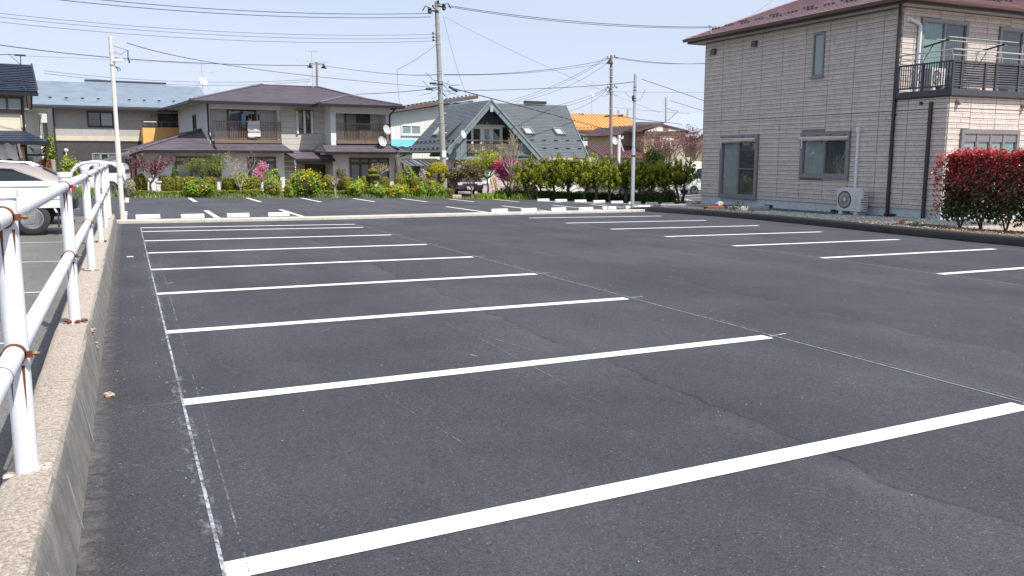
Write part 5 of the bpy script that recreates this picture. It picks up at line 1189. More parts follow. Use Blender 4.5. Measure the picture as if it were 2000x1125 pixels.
mb = MB(); mb.prism([(.01, -.02, ez), (.01, 3.1, zr-.15), (.01, 6.7, ez-.2)], (-.03, 0, 0)); mb.build('gable', M.cream, h1)
mb = MB(); mb.add([(.02, -.4, ez+.0), (x1-.05, -.4, ez+.0), (x1-.05, 3.1, zr-.13), (.02, 3.1, zr-.13), (.02, 7.1, ez-.38), (x1-.05, 7.1, ez-.38)], [(0, 1, 2, 3), (3, 2, 5, 4)]); mb.build('soffit', M.soffit, h1)
boxes('gutter', M.black_gutter, h1, (-9.5, x1+.02, -.70, -.55, ez-.16, ez+.0)); snow_guards(rf, M.guard, (-3.6, -.1, ez+.52), (x1+.0, -.1, ez+.52), 5, size=.20, up=.03)
for x, y in ((.0, -.1), (.07, D1-.4)):
    mb = MB(); mb.tube([(x+.1, y-.4, ez-.1), (x+.05, y, ez-.5), (x+.05, y, -.3)], .055, 6); mb.build('downpipe', M.black_gutter, h1)
xq = S1.f(88, 275, -.4)[0]; mb = MB(); roof_slope(mb, (-9, -1.4, zl), (.9, -1.4, zl), (.02, -.02, zlt), (-9, -.02, zlt), 6, step=.03, base=.08); roof_slope(mb, (.9, -1.4, zl), (.9, D1, zl), (.02, D1, zlt), (.02, -.02, zlt), 6, step=.03, base=.08); mb.build('skirt_roof', M.slate_navy, h1)
boxes('gutter', M.black_gutter, h1, (-9, 1.0, -1.53, -1.4, zl-.16, zl), (.9, 1.02, -1.39, D1, zl-.16, zl)); a = S1.fr(40, 224, 46, 249); boxes('pipe_duct', M.cream, h1, (a[0], a[0]+.08, -.1, -.019, a[2], a[3]))
mb = MB(); l = S1.f(8, 292); mb.tube([(.1, -1.35, zl-.1), (-.5, -.1, zl-.4), (-.5, -.1, -.3)], .05, 6); mb.build('downpipe', M.black_gutter, h1)
boxes('meter_box', M.off_white, h1, (.02, .35, 1.0, 1.5, .6, 1.7)); mb = MB()
for k in range(4): mb.tube([(.2, .2+.1*k, 2.2), (.5, .3+.1*k, 1.7+.1*k), (.9, .4, 2.1), (.6, .5, 2.5)], .014, 5)
mb.build('service_wire', M.cable_blue, h1); boxes('porch_roof', M.slate_navy, h1, (.05, 1.0, .3, 2.4, 1.75, 1.85)); boxes('side_door', M.tan_board, h1, (.02, .06, .8, 1.7, -.4, 1.6))
mb = MB(); p0 = w2(S1, 40, 108, -.2); pp = [S1.loc(p0+Vector((0, 0, .0))), S1.loc(w2(S1, 41, 150, -.2)), S1.loc(w2(S1, 50, 178, -.6)), S1.loc(w2(S1, 54, 210, -.15))]; mb.tube(pp, .02, 5); mb.bar((pp[0][0]-.25, pp[0][1], pp[0][2]), (pp[0][0]+.22, pp[0][1], pp[0][2]), .05, .08); mb.tube([(pp[0][0]-.5, pp[0][1], pp[0][2]+.05), (pp[0][0], pp[0][1], pp[0][2]-.45)], .012, 5); mb.build('service_mast', M.cable, h1)
# small pale house glimpsed in the gap
Sg = site_at(77, 72, 6); hg = Sg.thing('pale_house', 'small pale grey house glimpsed in the gap between the navy and blue roofed houses', 'house')
a = Sg.f(110, 205); zt = Sg.f(90, 212)[1]; boxes('wall', M.off_white, hg, (-2, a[0]-1.2, 0, 6, -.4, zt)); boxes('wall', M.off_white, hg, (a[0]-1.2, a[0]+2, 2.5, 8, -.4, zt-.3))
mb = MB(); roof_slope(mb, (-2.5, -.6, zt), (a[0]-.7, -.6, zt), (a[0]-.7, 3, zt+1), (-2.5, 3, zt+1), 8); mb.build('roof', M.slate_navy, hg); window(hg, T_right(a[0]-1.2), .6, 1.4, zt-1.9, zt-.5, n=1, frame=M.sash_grey, backs=[M.room_dark]); window(hg, T_front(2.5), a[0]-1.0, a[0]+.3, zt-2.3, zt-.9, n=1, frame=M.alu, backs=[M.curtain_dark]); boxes('gutter', M.white_plastic, hg, (-2.5, a[0]-.6, -.72, -.6, zt-.12, zt))

# ---------------------------------------------------------------- white shed-roofed house with cyan sheet
S4 = site_at(762, 67, 6)
h4 = S4.thing('white_ribbed_house', 'white ribbed house with rising single-slope roof and a cyan sheet awning behind the charcoal roof', 'house')
zl = S4.f(762, 222)[1]; x1 = S4.f(925, 200)[0]; zh = S4.f(925, 196)[1]; D4 = 8
mb = MB(); mb.prism([(0, 0, -.5), (x1, 0, -.5), (x1, 0, zh), (0, 0, zl)], (0, D4, 0)); mb.build('wall', M.white_rib, h4)
mb = MB(T_front(0)); n = int(x1/.22)
for i in range(n): x = i*.22; z = zl+(zh-zl)*x/x1; mb.box(x, x+.06, 0, .025, -.4, z-.02)
o = mb.build('wall_ribs', M.white_rib, h4); o['kind'] = 'stuff'
mb = MB(); e0 = -.9; x2 = S4.f(932, 188, -.6)[0]; z0 = zl+.05+(zh-zl)/x1*e0; z2 = zh+.1+(zh-zl)/x1*(x2-x1); mb.prism([(e0, -.8, z0), (x2, -.8, z2), (x2, -.8, z2+.3), (e0, -.8, z0+.28)], (0, D4+1.6, 0)); rf = mb.build('roof', M.roof_edge, h4)
snow_guards(rf, M.guard, (e0+.3, -.75, z0+.33), (x2-.2, -.75, z2+.34), 22, size=.12, up=.02)
window(h4, T_front(-.025), *S4.fr(783, 244, 822, 264), n=2, frame=M.white_plastic, backs=[M.curtain], glass=M.glass, fw=.07, sill=True)
a0, a1, zt = S4.f(757, 273, -.3)[0], S4.f(812, 273, -.3)[0], S4.f(780, 272.5, -.1)[1]; zb = S4.f(780, 286, -1.2)[1]; mb = MB(); vs = []
for j in range(7):
    for i in range(19):
        u, v = i/18, j/6; vs.append((a0+(a1-a0)*u, -.03-1.2*v-.06*math.sin(u*14)*v, zt+(zb-zt)*v+.05*math.sin(u*23+j)*v))
mb.add(vs, [(j*19+i, j*19+i+1, (j+1)*19+i+1, (j+1)*19+i) for j in range(6) for i in range(18)]); o = mb.build('awning', M.cyan_tarp, h4, smooth=True); md = o.modifiers.new('thick', 'SOLIDIFY'); md.thickness = .02

# ---------------------------------------------------------------- A-frame house
S5 = site_at(958, 51.5, 4)
h5 = S5.thing('steep_gable_house', 'chalet-like house with steep charcoal gable, timber balcony and mauve ground floor', 'house')
GO = .5; RY = .75
AX, AZ = S5.f(958, 195, -GO); LX, LZ = S5.f(870, 296, -GO); RX, RZ = S5.f(1058, 307.5, -GO); by_ = S5.s_(876, 204, AX)[0]; by_ = clampf(by_, 5, 12)
mb = MB(); lz_eave = LZ-.02
roof_slope(mb, (LX-.1, by_, lz_eave), (LX-.1, -GO, lz_eave), (AX, -GO, AZ), (AX, by_, AZ), 34, step=.02, base=.1, lip=.02)
roof_slope(mb, (RX+.1, -GO, RZ-.03), (RX+.1, by_-1, RZ-.03), (AX, by_-1, AZ), (AX, -GO, AZ), 34, step=.02, base=.1, lip=.02); rf = mb.build('gable_roof', M.roof_grey, h5)
# left roof slope carries on down past the gable wall towards the neighbour
xL2 = S5.s_ if False else None
mb = MB(); th = .34
for (p, q) in (((LX, LZ), (AX, AZ)), ((RX, RZ), (AX, AZ))):
    d = Vector((q[0]-p[0], 0, q[1]-p[1])).normalized(); nrm = Vector((-d.z, 0, d.x)); nrm = nrm if nrm.z < 0 else -nrm
    P0, P1 = Vector((p[0], -GO-.08, p[1]+.05)), Vector((q[0], -GO-.08, q[1]+.05)); b = MB(); b.prism([tuple(P0), tuple(P1), tuple(P1+Vector((0, 0, -th*1.45))), tuple(P0+nrm*th)], (0, .08, 0)); b.build('barge_board', M.gable_board, h5)
    b = MB(); b.prism([tuple(P0+Vector((0, 0, .03))), tuple(P1+Vector((0, 0, .03))), tuple(P1+Vector((0, 0, -.10))), tuple(P0+nrm*.08)], (0, -.06, 0)); b.build('barge_trim', mat('barge_trim_%d' % int(p[0] > 0), (.20, .24, .25), .5, .08), h5)
boxes('finial', M.galv, h5, (AX-.1, AX+.1, -GO-.18, -GO-.1, AZ-.75, AZ-.35))
zb0 = S5.f(950, 300)[1]; zb1 = S5.f(950, 273)[1]; zgl = S5.f(950, 308)[1]; xb0, xb1 = S5.f(907, 280)[0], S5.f(1014, 280)[0]
zline = lambda x: (LZ+(AZ-LZ)*(x-LX)/(AX-LX)) if x < AX else (RZ+(AZ-RZ)*(x-RX)/(AX-RX))
# recessed dark upper wall and window
mb = MB(); mb.prism([(xb0-.9, RY, zb0), (xb1+.9, RY, zb0), (xb1+.9, RY, zline(xb1+.9)-.1), (AX, RY, AZ-.2), (xb0-.9, RY, zline(xb0-GO)-.1)], (0, .1, 0)); mb.build('recess_wall', M.gable_dark, h5)
zdk = S5.f(950, 243, -.1)[1]; mb = MB(); mb.prism([(xb0+.55, -.05, zdk), (xb1-1.0, -.05, zdk), (AX, -.05, AZ-.5)], (0, .1, 0)); mb.build('gable_panel', M.gable_dark, h5); mb = MB(T_front(-.05))
x = xb0+.75
while x < xb1-1.1:
    zt = min(zline(x), zline(x+.13))-.55
    if zt > zdk+.05: mb.box(x, x+.13, 0, .02, zdk, zt)
    x += .15
o = mb.build('gable_boards', M.gable_dark, h5); o['kind'] = 'stuff'
# slate-green board panels left and right of the balcony
for s_, (xa, xb) in enumerate(((LX+.25, xb0), (xb1, RX-.25))):
    x = xa; bw = .17; 
    while x < xb-.02:
        e = min(x+bw, xb); zt = min(zline(x), zline(e))-.15
        if zt > zgl+.05: boxes('gable_board', M.gable_board, h5, (x, e-.012, -.30-.008*(int(x*7) % 2), 0, zgl, zt))
        x = e
boxes('gable_band', M.gable_board, h5, (LX+.4, RX-.4, -.34, -.004, zgl-.12, zgl+.0-.003)); boxes('gable_band', M.gable_board, h5, (xb0+.002, xb1-.002, -.09, .0, zgl+.003, zb0-.12)); boxes('gable_trim', M.gable_dark, h5, (xb0+.0, xb1, -.13, -.0, zb0-.118, zb0-.03))
bal = boxes('balcony', M.bark_dark, h5, (xb0, xb1, -.1, RY-.01, zb0-.02, zb0+.06)); boxes('top_rail', M.bark_dark, bal, (xb0-.05, xb1+.05, -.2, -.05, zb1-.1, zb1)); boxes('mid_rail', M.bark_dark, bal, (xb0, xb1, -.14, -.09, zb1-.33, zb1-.25), (xb0, xb1, -.14, -.09, zb0+.1, zb0+.17)); p = None; n = 30
for i in range(n):
    x = xb0+.08+(xb1-xb0-.16)*i/(n-1)
    if p is None: p = boxes('baluster', mat('weathered_slat', (.12, .095, .08), .85, .35, 5), bal, (-.045, .045, -.175, -.142, zb0+.03, zb1-.25), loc=(x, 0, 0))
    else: instance(p, bal, loc=(x, 0, 0))
a = S5.fr(919, 246, 980, 273, RY); wn5 = window(h5, T_front(RY), a[0], a[1], zb0+.08, a[3], n=3, frame=M.sash_white, backs=[M.curtain_dark, M.curtain_green, M.curtain_dark], fw=.14, mull=.24, out=.1)
boxes('sash_head', M.sash_white, h5, (a[0]-.15, a[1]+.3, RY-.2, RY-.001, a[3]-.04, a[3]+.1))
# ground floor
zw = zgl-.14; gx0, gx1 = S5.f(872, 340)[0], S5.f(1050, 340)[0]; boxes('wall', M.mauve, h5, (gx0, gx1, .15, 9, -.5, zw)); mb = MB(T_front(.15)); boards_h(mb, gx0, gx1, -.4, zw, .16, out=.015, gap=.008); o = mb.build('siding', M.mauve, h5); o['kind'] = 'stuff'
window(h5, T_front(.135), *S5.fr(894, 322, 955, 358, .135), n=2, frame=M.sash_white, backs=[M.blind, M.curtain_green], fw=.12, out=.1, mull=.14)
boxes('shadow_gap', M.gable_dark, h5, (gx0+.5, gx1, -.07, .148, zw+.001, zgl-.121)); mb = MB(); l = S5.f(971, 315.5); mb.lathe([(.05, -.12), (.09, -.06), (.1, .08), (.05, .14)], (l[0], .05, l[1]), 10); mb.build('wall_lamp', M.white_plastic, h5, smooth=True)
l = S5.f(888, 320); l2 = S5.f(898, 318.5); mb = MB(); mb.tube([(l[0], .0, -.4), (l[0], .0, l[1]), (l2[0]+.1, .0, l2[1])], .05, 6); mb.build('downpipe', M.sash_black, h5)
boxes('wall', M.off_white, h5, (gx1+.01, S5.f(1140, 320, .6)[0], .6, 8, -.5, S5.f(1100, 312, .6)[1])); boxes('window_band', M.room_dark, h5, (gx1+.6, S5.f(1135, 320, .6)[0], .55, .599, .9, S5.f(1100, 316, .6)[1]))
# right wing: ridge along the front
rx1 = S5.f(1147, 304, -.4)[0]; ze5 = S5.f(1100, 304, -.4)[1]; ry = 4.8; rz = S5.f(1050, 204, ry)[1]; rx2 = S5.f(1105, 206, ry)[0]
mb = MB(); roof_slope(mb, (AX+.3, -.45, ze5), (rx1, -.45, ze5), (rx2, ry, rz), (AX+.3, ry, rz), 34, step=.02, base=.1, lip=.02); roof_slope(mb, (rx1, ry*2, ze5), (AX, ry*2, ze5), (AX, ry, rz), (rx2, ry, rz), 12, step=.03, base=.1); rw = mb.build('wing_roof', M.roof_grey, h5)
a, b = S5.f(1025, 202, ry)[0], S5.f(1065, 203.5, ry)[0]; boxes('ridge_vent', M.sash_black, rw, (a, b, ry-.2, ry+.2, rz+.03, rz+.22)); boxes('gutter', M.sash_grey, h5, (RX, rx1+.05, -.58, -.45, ze5-.14, ze5-.01)); mb = MB(); mb.prism([(rx1-.02, -.5, ze5-.15), (rx2-.02, ry, rz-.2), (rx2-.02, ry, rz+.05), (rx1-.02, -.5, ze5+.04)], (.06, 0, 0)); mb.build('barge_board', M.gable_board, h5)
sl = Vector((0, ry+.45, rz-ze5)); sn = Vector((0, -(rz-ze5), ry+.45)).normalized()
def skylight(px, py):
    t = .5
    for _ in range(14):                                               # where the line of sight meets the sloping roof
        y = -.45+(ry+.45)*t; x, z = S5.f(px, py, y); t += (((z-ze5)/(rz-ze5))-t)*.5
    c = Vector((x, -.45+(ry+.45)*t, ze5+(rz-ze5)*t)); d = sl.normalized(); w, h = .36, .42; X_ = Vector((1, 0, 0))
    def ring(ww, hh, o_): return [c+X_*(a*ww)+d*(b*hh)+sn*o_ for a, b in ((-1, -1), (1, -1), (1, 1), (-1, 1))]
    mb = MB(); o_, i_ = ring(w, h, .16), ring(w-.09, h-.1, .16); lo = ring(w, h, .0); li = ring(w-.09, h-.1, .08)
    mb.add([tuple(v) for v in o_+i_+lo+li], [(k, (k+1) % 4, 4+(k+1) % 4, 4+k) for k in range(4)]+[(8+k, 8+(k+1) % 4, (k+1) % 4, k) for k in range(4)]+[(4+k, 4+(k+1) % 4, 12+(k+1) % 4, 12+k) for k in range(4)]); s_ = mb.build('skylight', M.sash_grey, h5)
    mb = MB(); mb.add([tuple(v) for v in ring(w-.09, h-.1, .085)], [(0, 1, 2, 3)]); mb.build('skylight_pane', M.dish_grey, s_)
skylight(1031, 258); skylight(1091, 259)
for y in (.12, .27):
    for i in range(5 if y < .2 else 6):
        u = .36+.13*i+(.06 if y > .2 else 0); x = AX+.3+(rx1-AX-.3)*u+.6; p = (x, -.45+(ry+.45)*y, ze5+(rz-ze5)*y+.05)
        if (y, i) == (.12, 0): sg5 = boxes('snow_guard', M.guard, rw, (-.12, .12, -.04, .04, -.03, .05), loc=p)
        else: instance(sg5, rw, loc=p)
ld = Vector((AX-LX, 0, AZ-LZ)); 
for t in (.05, .19):
    for i in range(9):
        y = -.6+(by_+.4)*i/8.6; p = (LX-.1+ld.x*t, y, LZ+ld.z*t+.06); instance(sg5, rf, loc=p, rz=R(90))
c = Vector((LX+ld.x*.42, 3.3, LZ+ld.z*.42)); nl = Vector((-ld.z, 0, ld.x)).normalized(); mb = MB(); dl = ld.normalized()
mb.add([tuple(c+dl*a*.5+Vector((0, b*.4, 0))+nl*o_) for o_ in (.0, .17) for a, b in ((-1, -1), (1, -1), (1, 1), (-1, 1))], [(4, 5, 6, 7), (0, 1, 5, 4), (1, 2, 6, 5), (2, 3, 7, 6), (3, 0, 4, 7)]); s_ = mb.build('skylight', M.sash_grey, h5); mb = MB(); mb.add([tuple(c+dl*a*.4+Vector((0, b*.32, 0))+nl*.175) for a, b in ((-1, -1), (1, -1), (1, 1), (-1, 1))], [(0, 1, 2, 3)]); mb.build('skylight_pane', M.dish_grey, s_)
dish('satellite dish on the left verge of the charcoal gable', S5, w2(S5, 903, 263, -1.15), (.55, -.75, .3), .27)
# garden shed roof between the houses
Sh = site_at(783, 47.5, 6); sh = Sh.thing('lean_to_shed', 'open lean-to with translucent ribbed roof between hipped and steep-gabled houses', 'shed'); a = Sh.f(842, 316); z0 = Sh.f(800, 324, -.6)[1]; z1 = Sh.f(830, 313, 1.4)[1]; mb = MB(); roof_slope(mb, (0, -.6, z0), (a[0], -.6, z0), (a[0]+.2, 1.6, z1), (.6, 1.6, z1), 1, step=.02, base=.02); rf_ = mb.build('roof', M.roof_grey, sh)
for i in range(7): mb = MB(); x = .1+(a[0]-.1)*i/6; mb.bar((x, -.6, z0+.03), (x+.4, 1.6, z1+.03), .05, .04); mb.build('roof_rib', M.alu if i == 3 else M.sash_black, rf_)
for x in (.3, a[0]-.2):
    for y in (-.4, 1.4): boxes('post', M.bark_dark, sh, (x-.05, x+.05, y-.05, y+.05, -.4, z0))
boxes('back_panel', M.bark_dark, sh, (.85, a[0]+1.2, 1.75, 1.8, -.4, z1+.1))

# ---------------------------------------------------------------- orange-roofed house
S6 = site_at(1120, 80, 5); h6 = S6.thing('orange_roof_house', 'tan house under a bright orange metal roof behind the charcoal roof', 'house')
zr = S6.f(1170, 223, 4.5)[1]; ze = S6.f(1170, 254, -.7)[1]; x1 = S6.f(1250, 254, -.7)[0]; x1r = S6.f(1222, 224, 4.5)[0]; boxes('wall', M.tan_wall, h6, (-3, x1-.8, 0, 9, -.5, ze+.1))
mb = MB(); roof_slope(mb, (-4, -.7, ze), (x1, -.7, ze), (x1r, 4.5, zr), (-4, 4.5, zr), 1, step=.03, base=.12); roof_slope(mb, (x1, -.7, ze), (x1, 9.7, ze), (x1r, 4.5, zr), (x1r, 4.5, zr), 1, step=.03, base=.12); rf = mb.build('roof', M.orange_roof, h6)
for i in range(34): mb = MB(); u = i/33; xa = -4+(x1+4)*u; xb = -4+(x1r+4)*u; mb.bar((xa, -.7, ze+.05), (xb, 4.5, zr+.05), .05, .06); mb.build('roof_seam', M.orange_roof, rf)
boxes('gutter', M.roof_edge, h6, (-4, x1+.05, -.84, -.7, ze-.2, ze-.02)); boxes('soffit', M.soffit, h6, (-3.9, x1-.1, -.69, -.01, ze-.1, ze-.05)); snow_guards(rf, M.guard, (-1, -.4, ze+.2), (x1-.2, -.4, ze+.2), 20, size=.12)
window(h6, T_front(0), *S6.fr(1130, 261, 1149, 279), n=2, frame=M.sash_white, backs=[M.curtain_dark, M.curtain], fw=.1); window(h6, T_front(0), *S6.fr(1152, 261, 1173, 279), n=2, frame=M.sash_white, backs=[M.curtain_dark, M.curtain], fw=.1); window(h6, T_front(0), *S6.fr(1199, 264, 1206, 279), n=1, frame=M.sash_white, backs=[M.room_dark], fw=.1)
a = S6.fr(1134, 276, 1182, 285, -.9); b6 = boxes('balcony', M.sash_white, h6, (a[0], a[1], -.95, -.02, a[2]-.1, a[2]), (a[0], a[1], -.95, -.9, a[3]-.08, a[3])); p = None
for i in range(22):
    x = a[0]+.05+(a[1]-a[0]-.1)*i/21
    if p is None: p = boxes('baluster', M.sash_white, b6, (-.04, .04, -.945, -.905, a[2], a[3]-.08), loc=(x, 0, 0))
    else: instance(p, b6, loc=(x, 0, 0))
antenna('television aerial with white dish above the charcoal and orange roofs', S6.o+S6.X*S6.f(1155, 224, 3)[0]+S6.Y*3+Vector((0, 0, zr-.5)), 3.8, ((.5, 4, .2), (2.0, 8, .4)), .4)

# ---------------------------------------------------------------- maroon-roofed house
S7 = site_at(1254, 66, 3); h7 = S7.thing('maroon_roof_house', 'tan gabled house with maroon roofs and white balcony bay behind the conifers', 'house')
ax, az = S7.f(1296, 242, -.8); lx, lz = S7.f(1250, 256, -.8); rx, rz7 = S7.f(1352, 256, -.8); D7 = 7.5
a = S7.f(1338, 290)[0]; boxes('wall', M.tan_board, h7, (0, a, 0, D7, -.5, lz+.05)); mb = MB(); mb.prism([(0.0, -.27, lz), (a, -.27, rz7), (ax, -.27, az-.1)], (0, .3, 0)); mb.build('gable', M.off_white, h7); mb = MB(T_front(0))
boards_h(mb, .0, a, .9, lz-.3, .35, out=.012, gap=.01); o = mb.build('siding', M.tan_board, h7); o['kind'] = 'stuff'
boxes('gable_band', M.bark_dark, h7, (-.1, a+.1, -.29, -.021, lz-.25, lz-.02)); l = S7.f(1297, 250.5); boxes('gable_vent', M.red_trim, h7, (l[0]-.3, l[0]+.3, -.31, -.271, l[1]-.2, l[1]+.2)); boxes('corner_trim', M.red_trim, h7, (-.06, .06, -.06, .0, .4, lz-.3))
mb = MB(); roof_slope(mb, (lx-.1, D7, lz), (lx-.1, -.3, lz), (ax, -.3, az), (ax, D7, az), 12, step=.03, base=.1); roof_slope(mb, (rx, -.3, rz7), (rx, D7, rz7), (ax, D7, az), (ax, -.3, az), 12, step=.03, base=.1); rf = mb.build('roof', M.maroon_roof, h7)
for (p, q) in (((lx, lz), (ax, az)), ((rx, rz7), (ax, az))): mb = MB(); mb.prism([(p[0], -.38, p[1]+.06), (q[0], -.38, q[1]+.06), (q[0], -.38, q[1]-.10), (p[0], -.38, p[1]-.08)], (0, .1, 0)); mb.build('barge_board', M.maroon_roof, h7)
for i in range(9): mb = MB(); t = (i+.5)/9; mb.bar((lx-.1+(ax-lx+.1)*.0, -.3+D7*t, lz+.04), (ax, -.3+D7*t, az+.04), .04, .05); mb.build('roof_seam', M.maroon_roof, rf)
xl = S7.f(1202, 254, 2)[0]; boxes('wall', M.tan_board, h7, (xl+.5, -.01, 2.2, D7, -.5, lz-.05)); mb = MB(); roof_slope(mb, (xl, D7, lz-.3), (xl, 1.5, lz-.3), (lx+.8, 1.5, lz+.5), (lx+.8, D7, lz+.5), 8, step=.03, base=.1); mb.build('roof', M.maroon_roof, h7)
c0, c1 = S7.f(1144, 286, 2.2)[0], S7.f(1250, 286, 2.2)[0]; d0, d1 = S7.f(1178, 306, -1)[0], S7.f(1276, 305, -1)[0]; zt_, zb_ = S7.f(1200, 285.5, 2.2)[1], S7.f(1220, 306, -1)[1]; mb = MB(); roof_slope(mb, (d0, -1, zb_), (d1, -1, zb_), (c1, 2.2, zt_), (c0, 2.2, zt_), 1, step=.02, base=.1); lr = mb.build('lower_roof', mat('lower_maroon', (.24, .135, .145), .4, .08), h7)
for i in range(20): mb = MB(); u = i/19; mb.bar((d0+(d1-d0)*u, -1, zb_+.04), (c0+(c1-c0)*u, 2.2, zt_+.04), .07, .09); mb.build('roof_seam', M.maroon_roof, lr)
boxes('wall', M.conc, h7, (S7.f(1150, 310, -.4)[0], S7.f(1350, 310, -.4)[0], -.4, -.001, -.5, zb_-.05)); 
a = S7.fr(1287, 268, 1316, 290, -.4); boxes('bay', M.red_trim, h7, (a[0]-.1, a[1]+.1, -.5, -.013, a[3]-.02, a[3]+.15), (a[0], a[1], -.42, -.013, a[2], a[3]-.021)); window(h7, T_front(-.42), a[0]+.05, a[1]-.05, a[2]+.1, a[3]-.05, n=2, frame=M.sash_white, backs=[M.curtain], fw=.08); bb = boxes('balcony', M.sash_white, h7, (a[0]-.1, a[1]+.1, -.75, -.69, a[2]+.75, a[2]+.82), (a[0]-.1, a[1]+.1, -.75, -.5, a[2]-.05, a[2]+.03)); p = None
for i in range(14):
    x = a[0]-.05+(a[1]-a[0]+.1)*i/13
    if p is None: p = boxes('baluster', M.sash_white, bb, (-.035, .035, -.745, -.70, a[2]+.03, a[2]+.75), loc=(x, 0, 0))
    else: instance(p, bb, loc=(x, 0, 0))
a = S7.fr(1324, 270, 1336, 287, -.1); window(h7, T_front(-.012), *a, n=1, frame=M.sash_white, backs=[M.curtain], fw=.1); boxes('window_hood', M.red_trim, h7, (a[0]-.1, a[1]+.1, -.4, -.013, a[3]+.02, a[3]+.12))
dish('grey satellite dish beside the maroon lower roof', S7, w2(S7, 1199, 275, -1.2), (.3, -.9, .2), .35)
e = site_at(1207, 57, 0, 385).thing('white_post', 'short white post with arms in front of the maroon lower roof', 'post'); l = Site(e.location.x, e.location.y, 0).f(1207, 264); mb = MB(); mb.tube([(0, 0, -.2), (0, 0, l[1])], .12, 8); mb.build('shaft', M.white_plastic, e, smooth=True); mb = MB(); mb.tube([(-.1, -.1, l[1]-.2), (.25, -.1, l[1]-.25), (.28, -.1, l[1]-.05)], .06, 6); mb.tube([(0, -.1, l[1]-.4), (.35, -.1, l[1]-1.2)], .04, 6); mb.build('arm', M.white_plastic, e)
# ---------------------------------------------------------------- brown tiled building at the corner of the large house
S8 = site_at(1352, 70, 3); h8 = S8.thing('brown_tiled_building', 'brown tiled building with orange shutters squeezed behind the corner of the large house', 'house')
zt8 = S8.f(1362, 258)[1]; zm = S8.f(1362, 313)[1]; boxes('wall', M.brown_tile, h8, (.3, 9, 0, 8, zm, zt8)); boxes('wall', M.off_white, h8, (-1.6, .9, -.3, 6, -.5, zm-.1)); boxes('shop_front', M.orange_panel, h8, (.9, 7, -.25, -.001, -.5, S8.f(1362, 322)[1])); boxes('shop_head', M.room_dark, h8, (.9, 7, -.4, -.001, S8.f(1362, 322)[1]+.002, zm)); boxes('sill_band', M.off_white, h8, (.95, 7, -.5, -.26, S8.f(1362, 336)[1]-.2, S8.f(1362, 336)[1]))
mb = MB(); mb.prism([(-.2, -.6, zt8-.6), (4.5, -.6, zt8+1.9), (9.2, -.6, zt8-.6), (9.2, -.6, zt8-.4), (4.5, -.6, zt8+2.15), (-.2, -.6, zt8-.4)], (0, 9, 0)); mb.build('roof', M.metal_blue, h8); mb = MB(); mb.prism([(.3, 0, zt8), (9, 0, zt8), (4.6, 0, zt8+1.8)], (0, .2, 0)); mb.build('gable', M.brown_tile, h8)
for i in range(16): boxes('shutter_board', M.orange_panel, h8, (.92+.36*i, .92+.36*i+.33, -.28, -.251, -.4, S8.f(1362, 322)[1]-.05))
# low dark roofs far beyond
S10 = site_at(1262, 105, 0); e = S10.thing('far_grey_roof_house', 'low grey-roofed house just showing over the maroon ridge', 'house'); z = S10.f(1280, 240)[1]; boxes('roof', M.roof_grey, e, (-1, 3, 0, 6, z-.5, z+.1), (S10.f(1242, 240)[0], S10.f(1280, 240)[0], -.3, 5, z-.5, z)); boxes('wall', M.off_white, e, (-1, 3, .2, 5.5, -1, z-.501)); boxes('chimney', M.galv, e, (S10.f(1240, 238)[0], S10.f(1240, 238)[0]+.2, 2, 2.2, z, S10.f(1240, 212)[1]), (S10.f(1222, 216)[0], S10.f(1222, 216)[0]+.2, 2, 2.2, z-2, S10.f(1222, 214)[1]))
# ================================================================ PLANTS
M.leaf_yew = leaf_mat('yew_leaves', (.11, .115, .010), (.40, .36, .04), .6, .2)
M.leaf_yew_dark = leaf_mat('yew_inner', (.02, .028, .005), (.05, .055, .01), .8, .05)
M.leaf_box = leaf_mat('box_hedge_leaves', (.13, .18, .015), (.42, .44, .045), .6, .2)
M.leaf_green = leaf_mat('fresh_leaves', (.11, .21, .015), (.40, .55, .06), .5, .3)
M.leaf_yellowgreen = leaf_mat('yellow_green_leaves', (.22, .29, .02), (.55, .58, .07), .5, .35)
M.leaf_yellow = leaf_mat('yellow_flowers', (.62, .40, .01), (.85, .66, .04), .6, .3)
M.leaf_gold = leaf_mat('golden_needles', (.20, .16, .008), (.66, .55, .03), .6, .2)
M.leaf_dark = leaf_mat('dark_green_leaves', (.018, .04, .010), (.07, .12, .025), .5, .15)
M.leaf_pine = leaf_mat('pine_needles', (.07, .10, .02), (.26, .30, .06), .5, .2)
M.leaf_maple = leaf_mat('red_maple_leaves', (.10, .022, .038), (.27, .085, .11), .5, .3)
M.leaf_bronze = leaf_mat('bronze_leaves', (.09, .07, .04), (.27, .20, .10), .6, .2)
M.leaf_pink = leaf_mat('pink_blossom', (.62, .22, .34), (.85, .48, .58), .7, .35)
M.leaf_magenta = leaf_mat('magenta_blossom', (.62, .05, .26), (.85, .18, .46), .7, .35)
M.leaf_bud = leaf_mat('spring_buds', (.30, .24, .08), (.55, .46, .20), .7, .3)
M.leaf_rust = leaf_mat('rust_leaves', (.30, .055, .01), (.55, .16, .03), .6, .3)
M.leaf_conifer = leaf_mat('cypress_sprays', (.10, .145, .006), (.64, .62, .03), .55, .35)
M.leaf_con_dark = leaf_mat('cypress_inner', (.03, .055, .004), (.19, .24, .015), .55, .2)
M.leaf_grass = leaf_mat('blue_green_blades', (.11, .20, .07), (.32, .45, .20), .6, .3)
M.leaf_pale = leaf_mat('pale_grey_leaves', (.20, .20, .12), (.42, .40, .28), .7, .2)
M.leaf_white = leaf_mat('white_blossom', (.62, .55, .55), (.80, .76, .74), .8, .3)
M.leaf_violet = leaf_mat('violet_flowers', (.10, .08, .40), (.25, .22, .62), .6, .3)
M.leaf_red = leaf_mat('photinia_red', (.30, .018, .025), (.72, .12, .10), .32, .25, spec=.5)
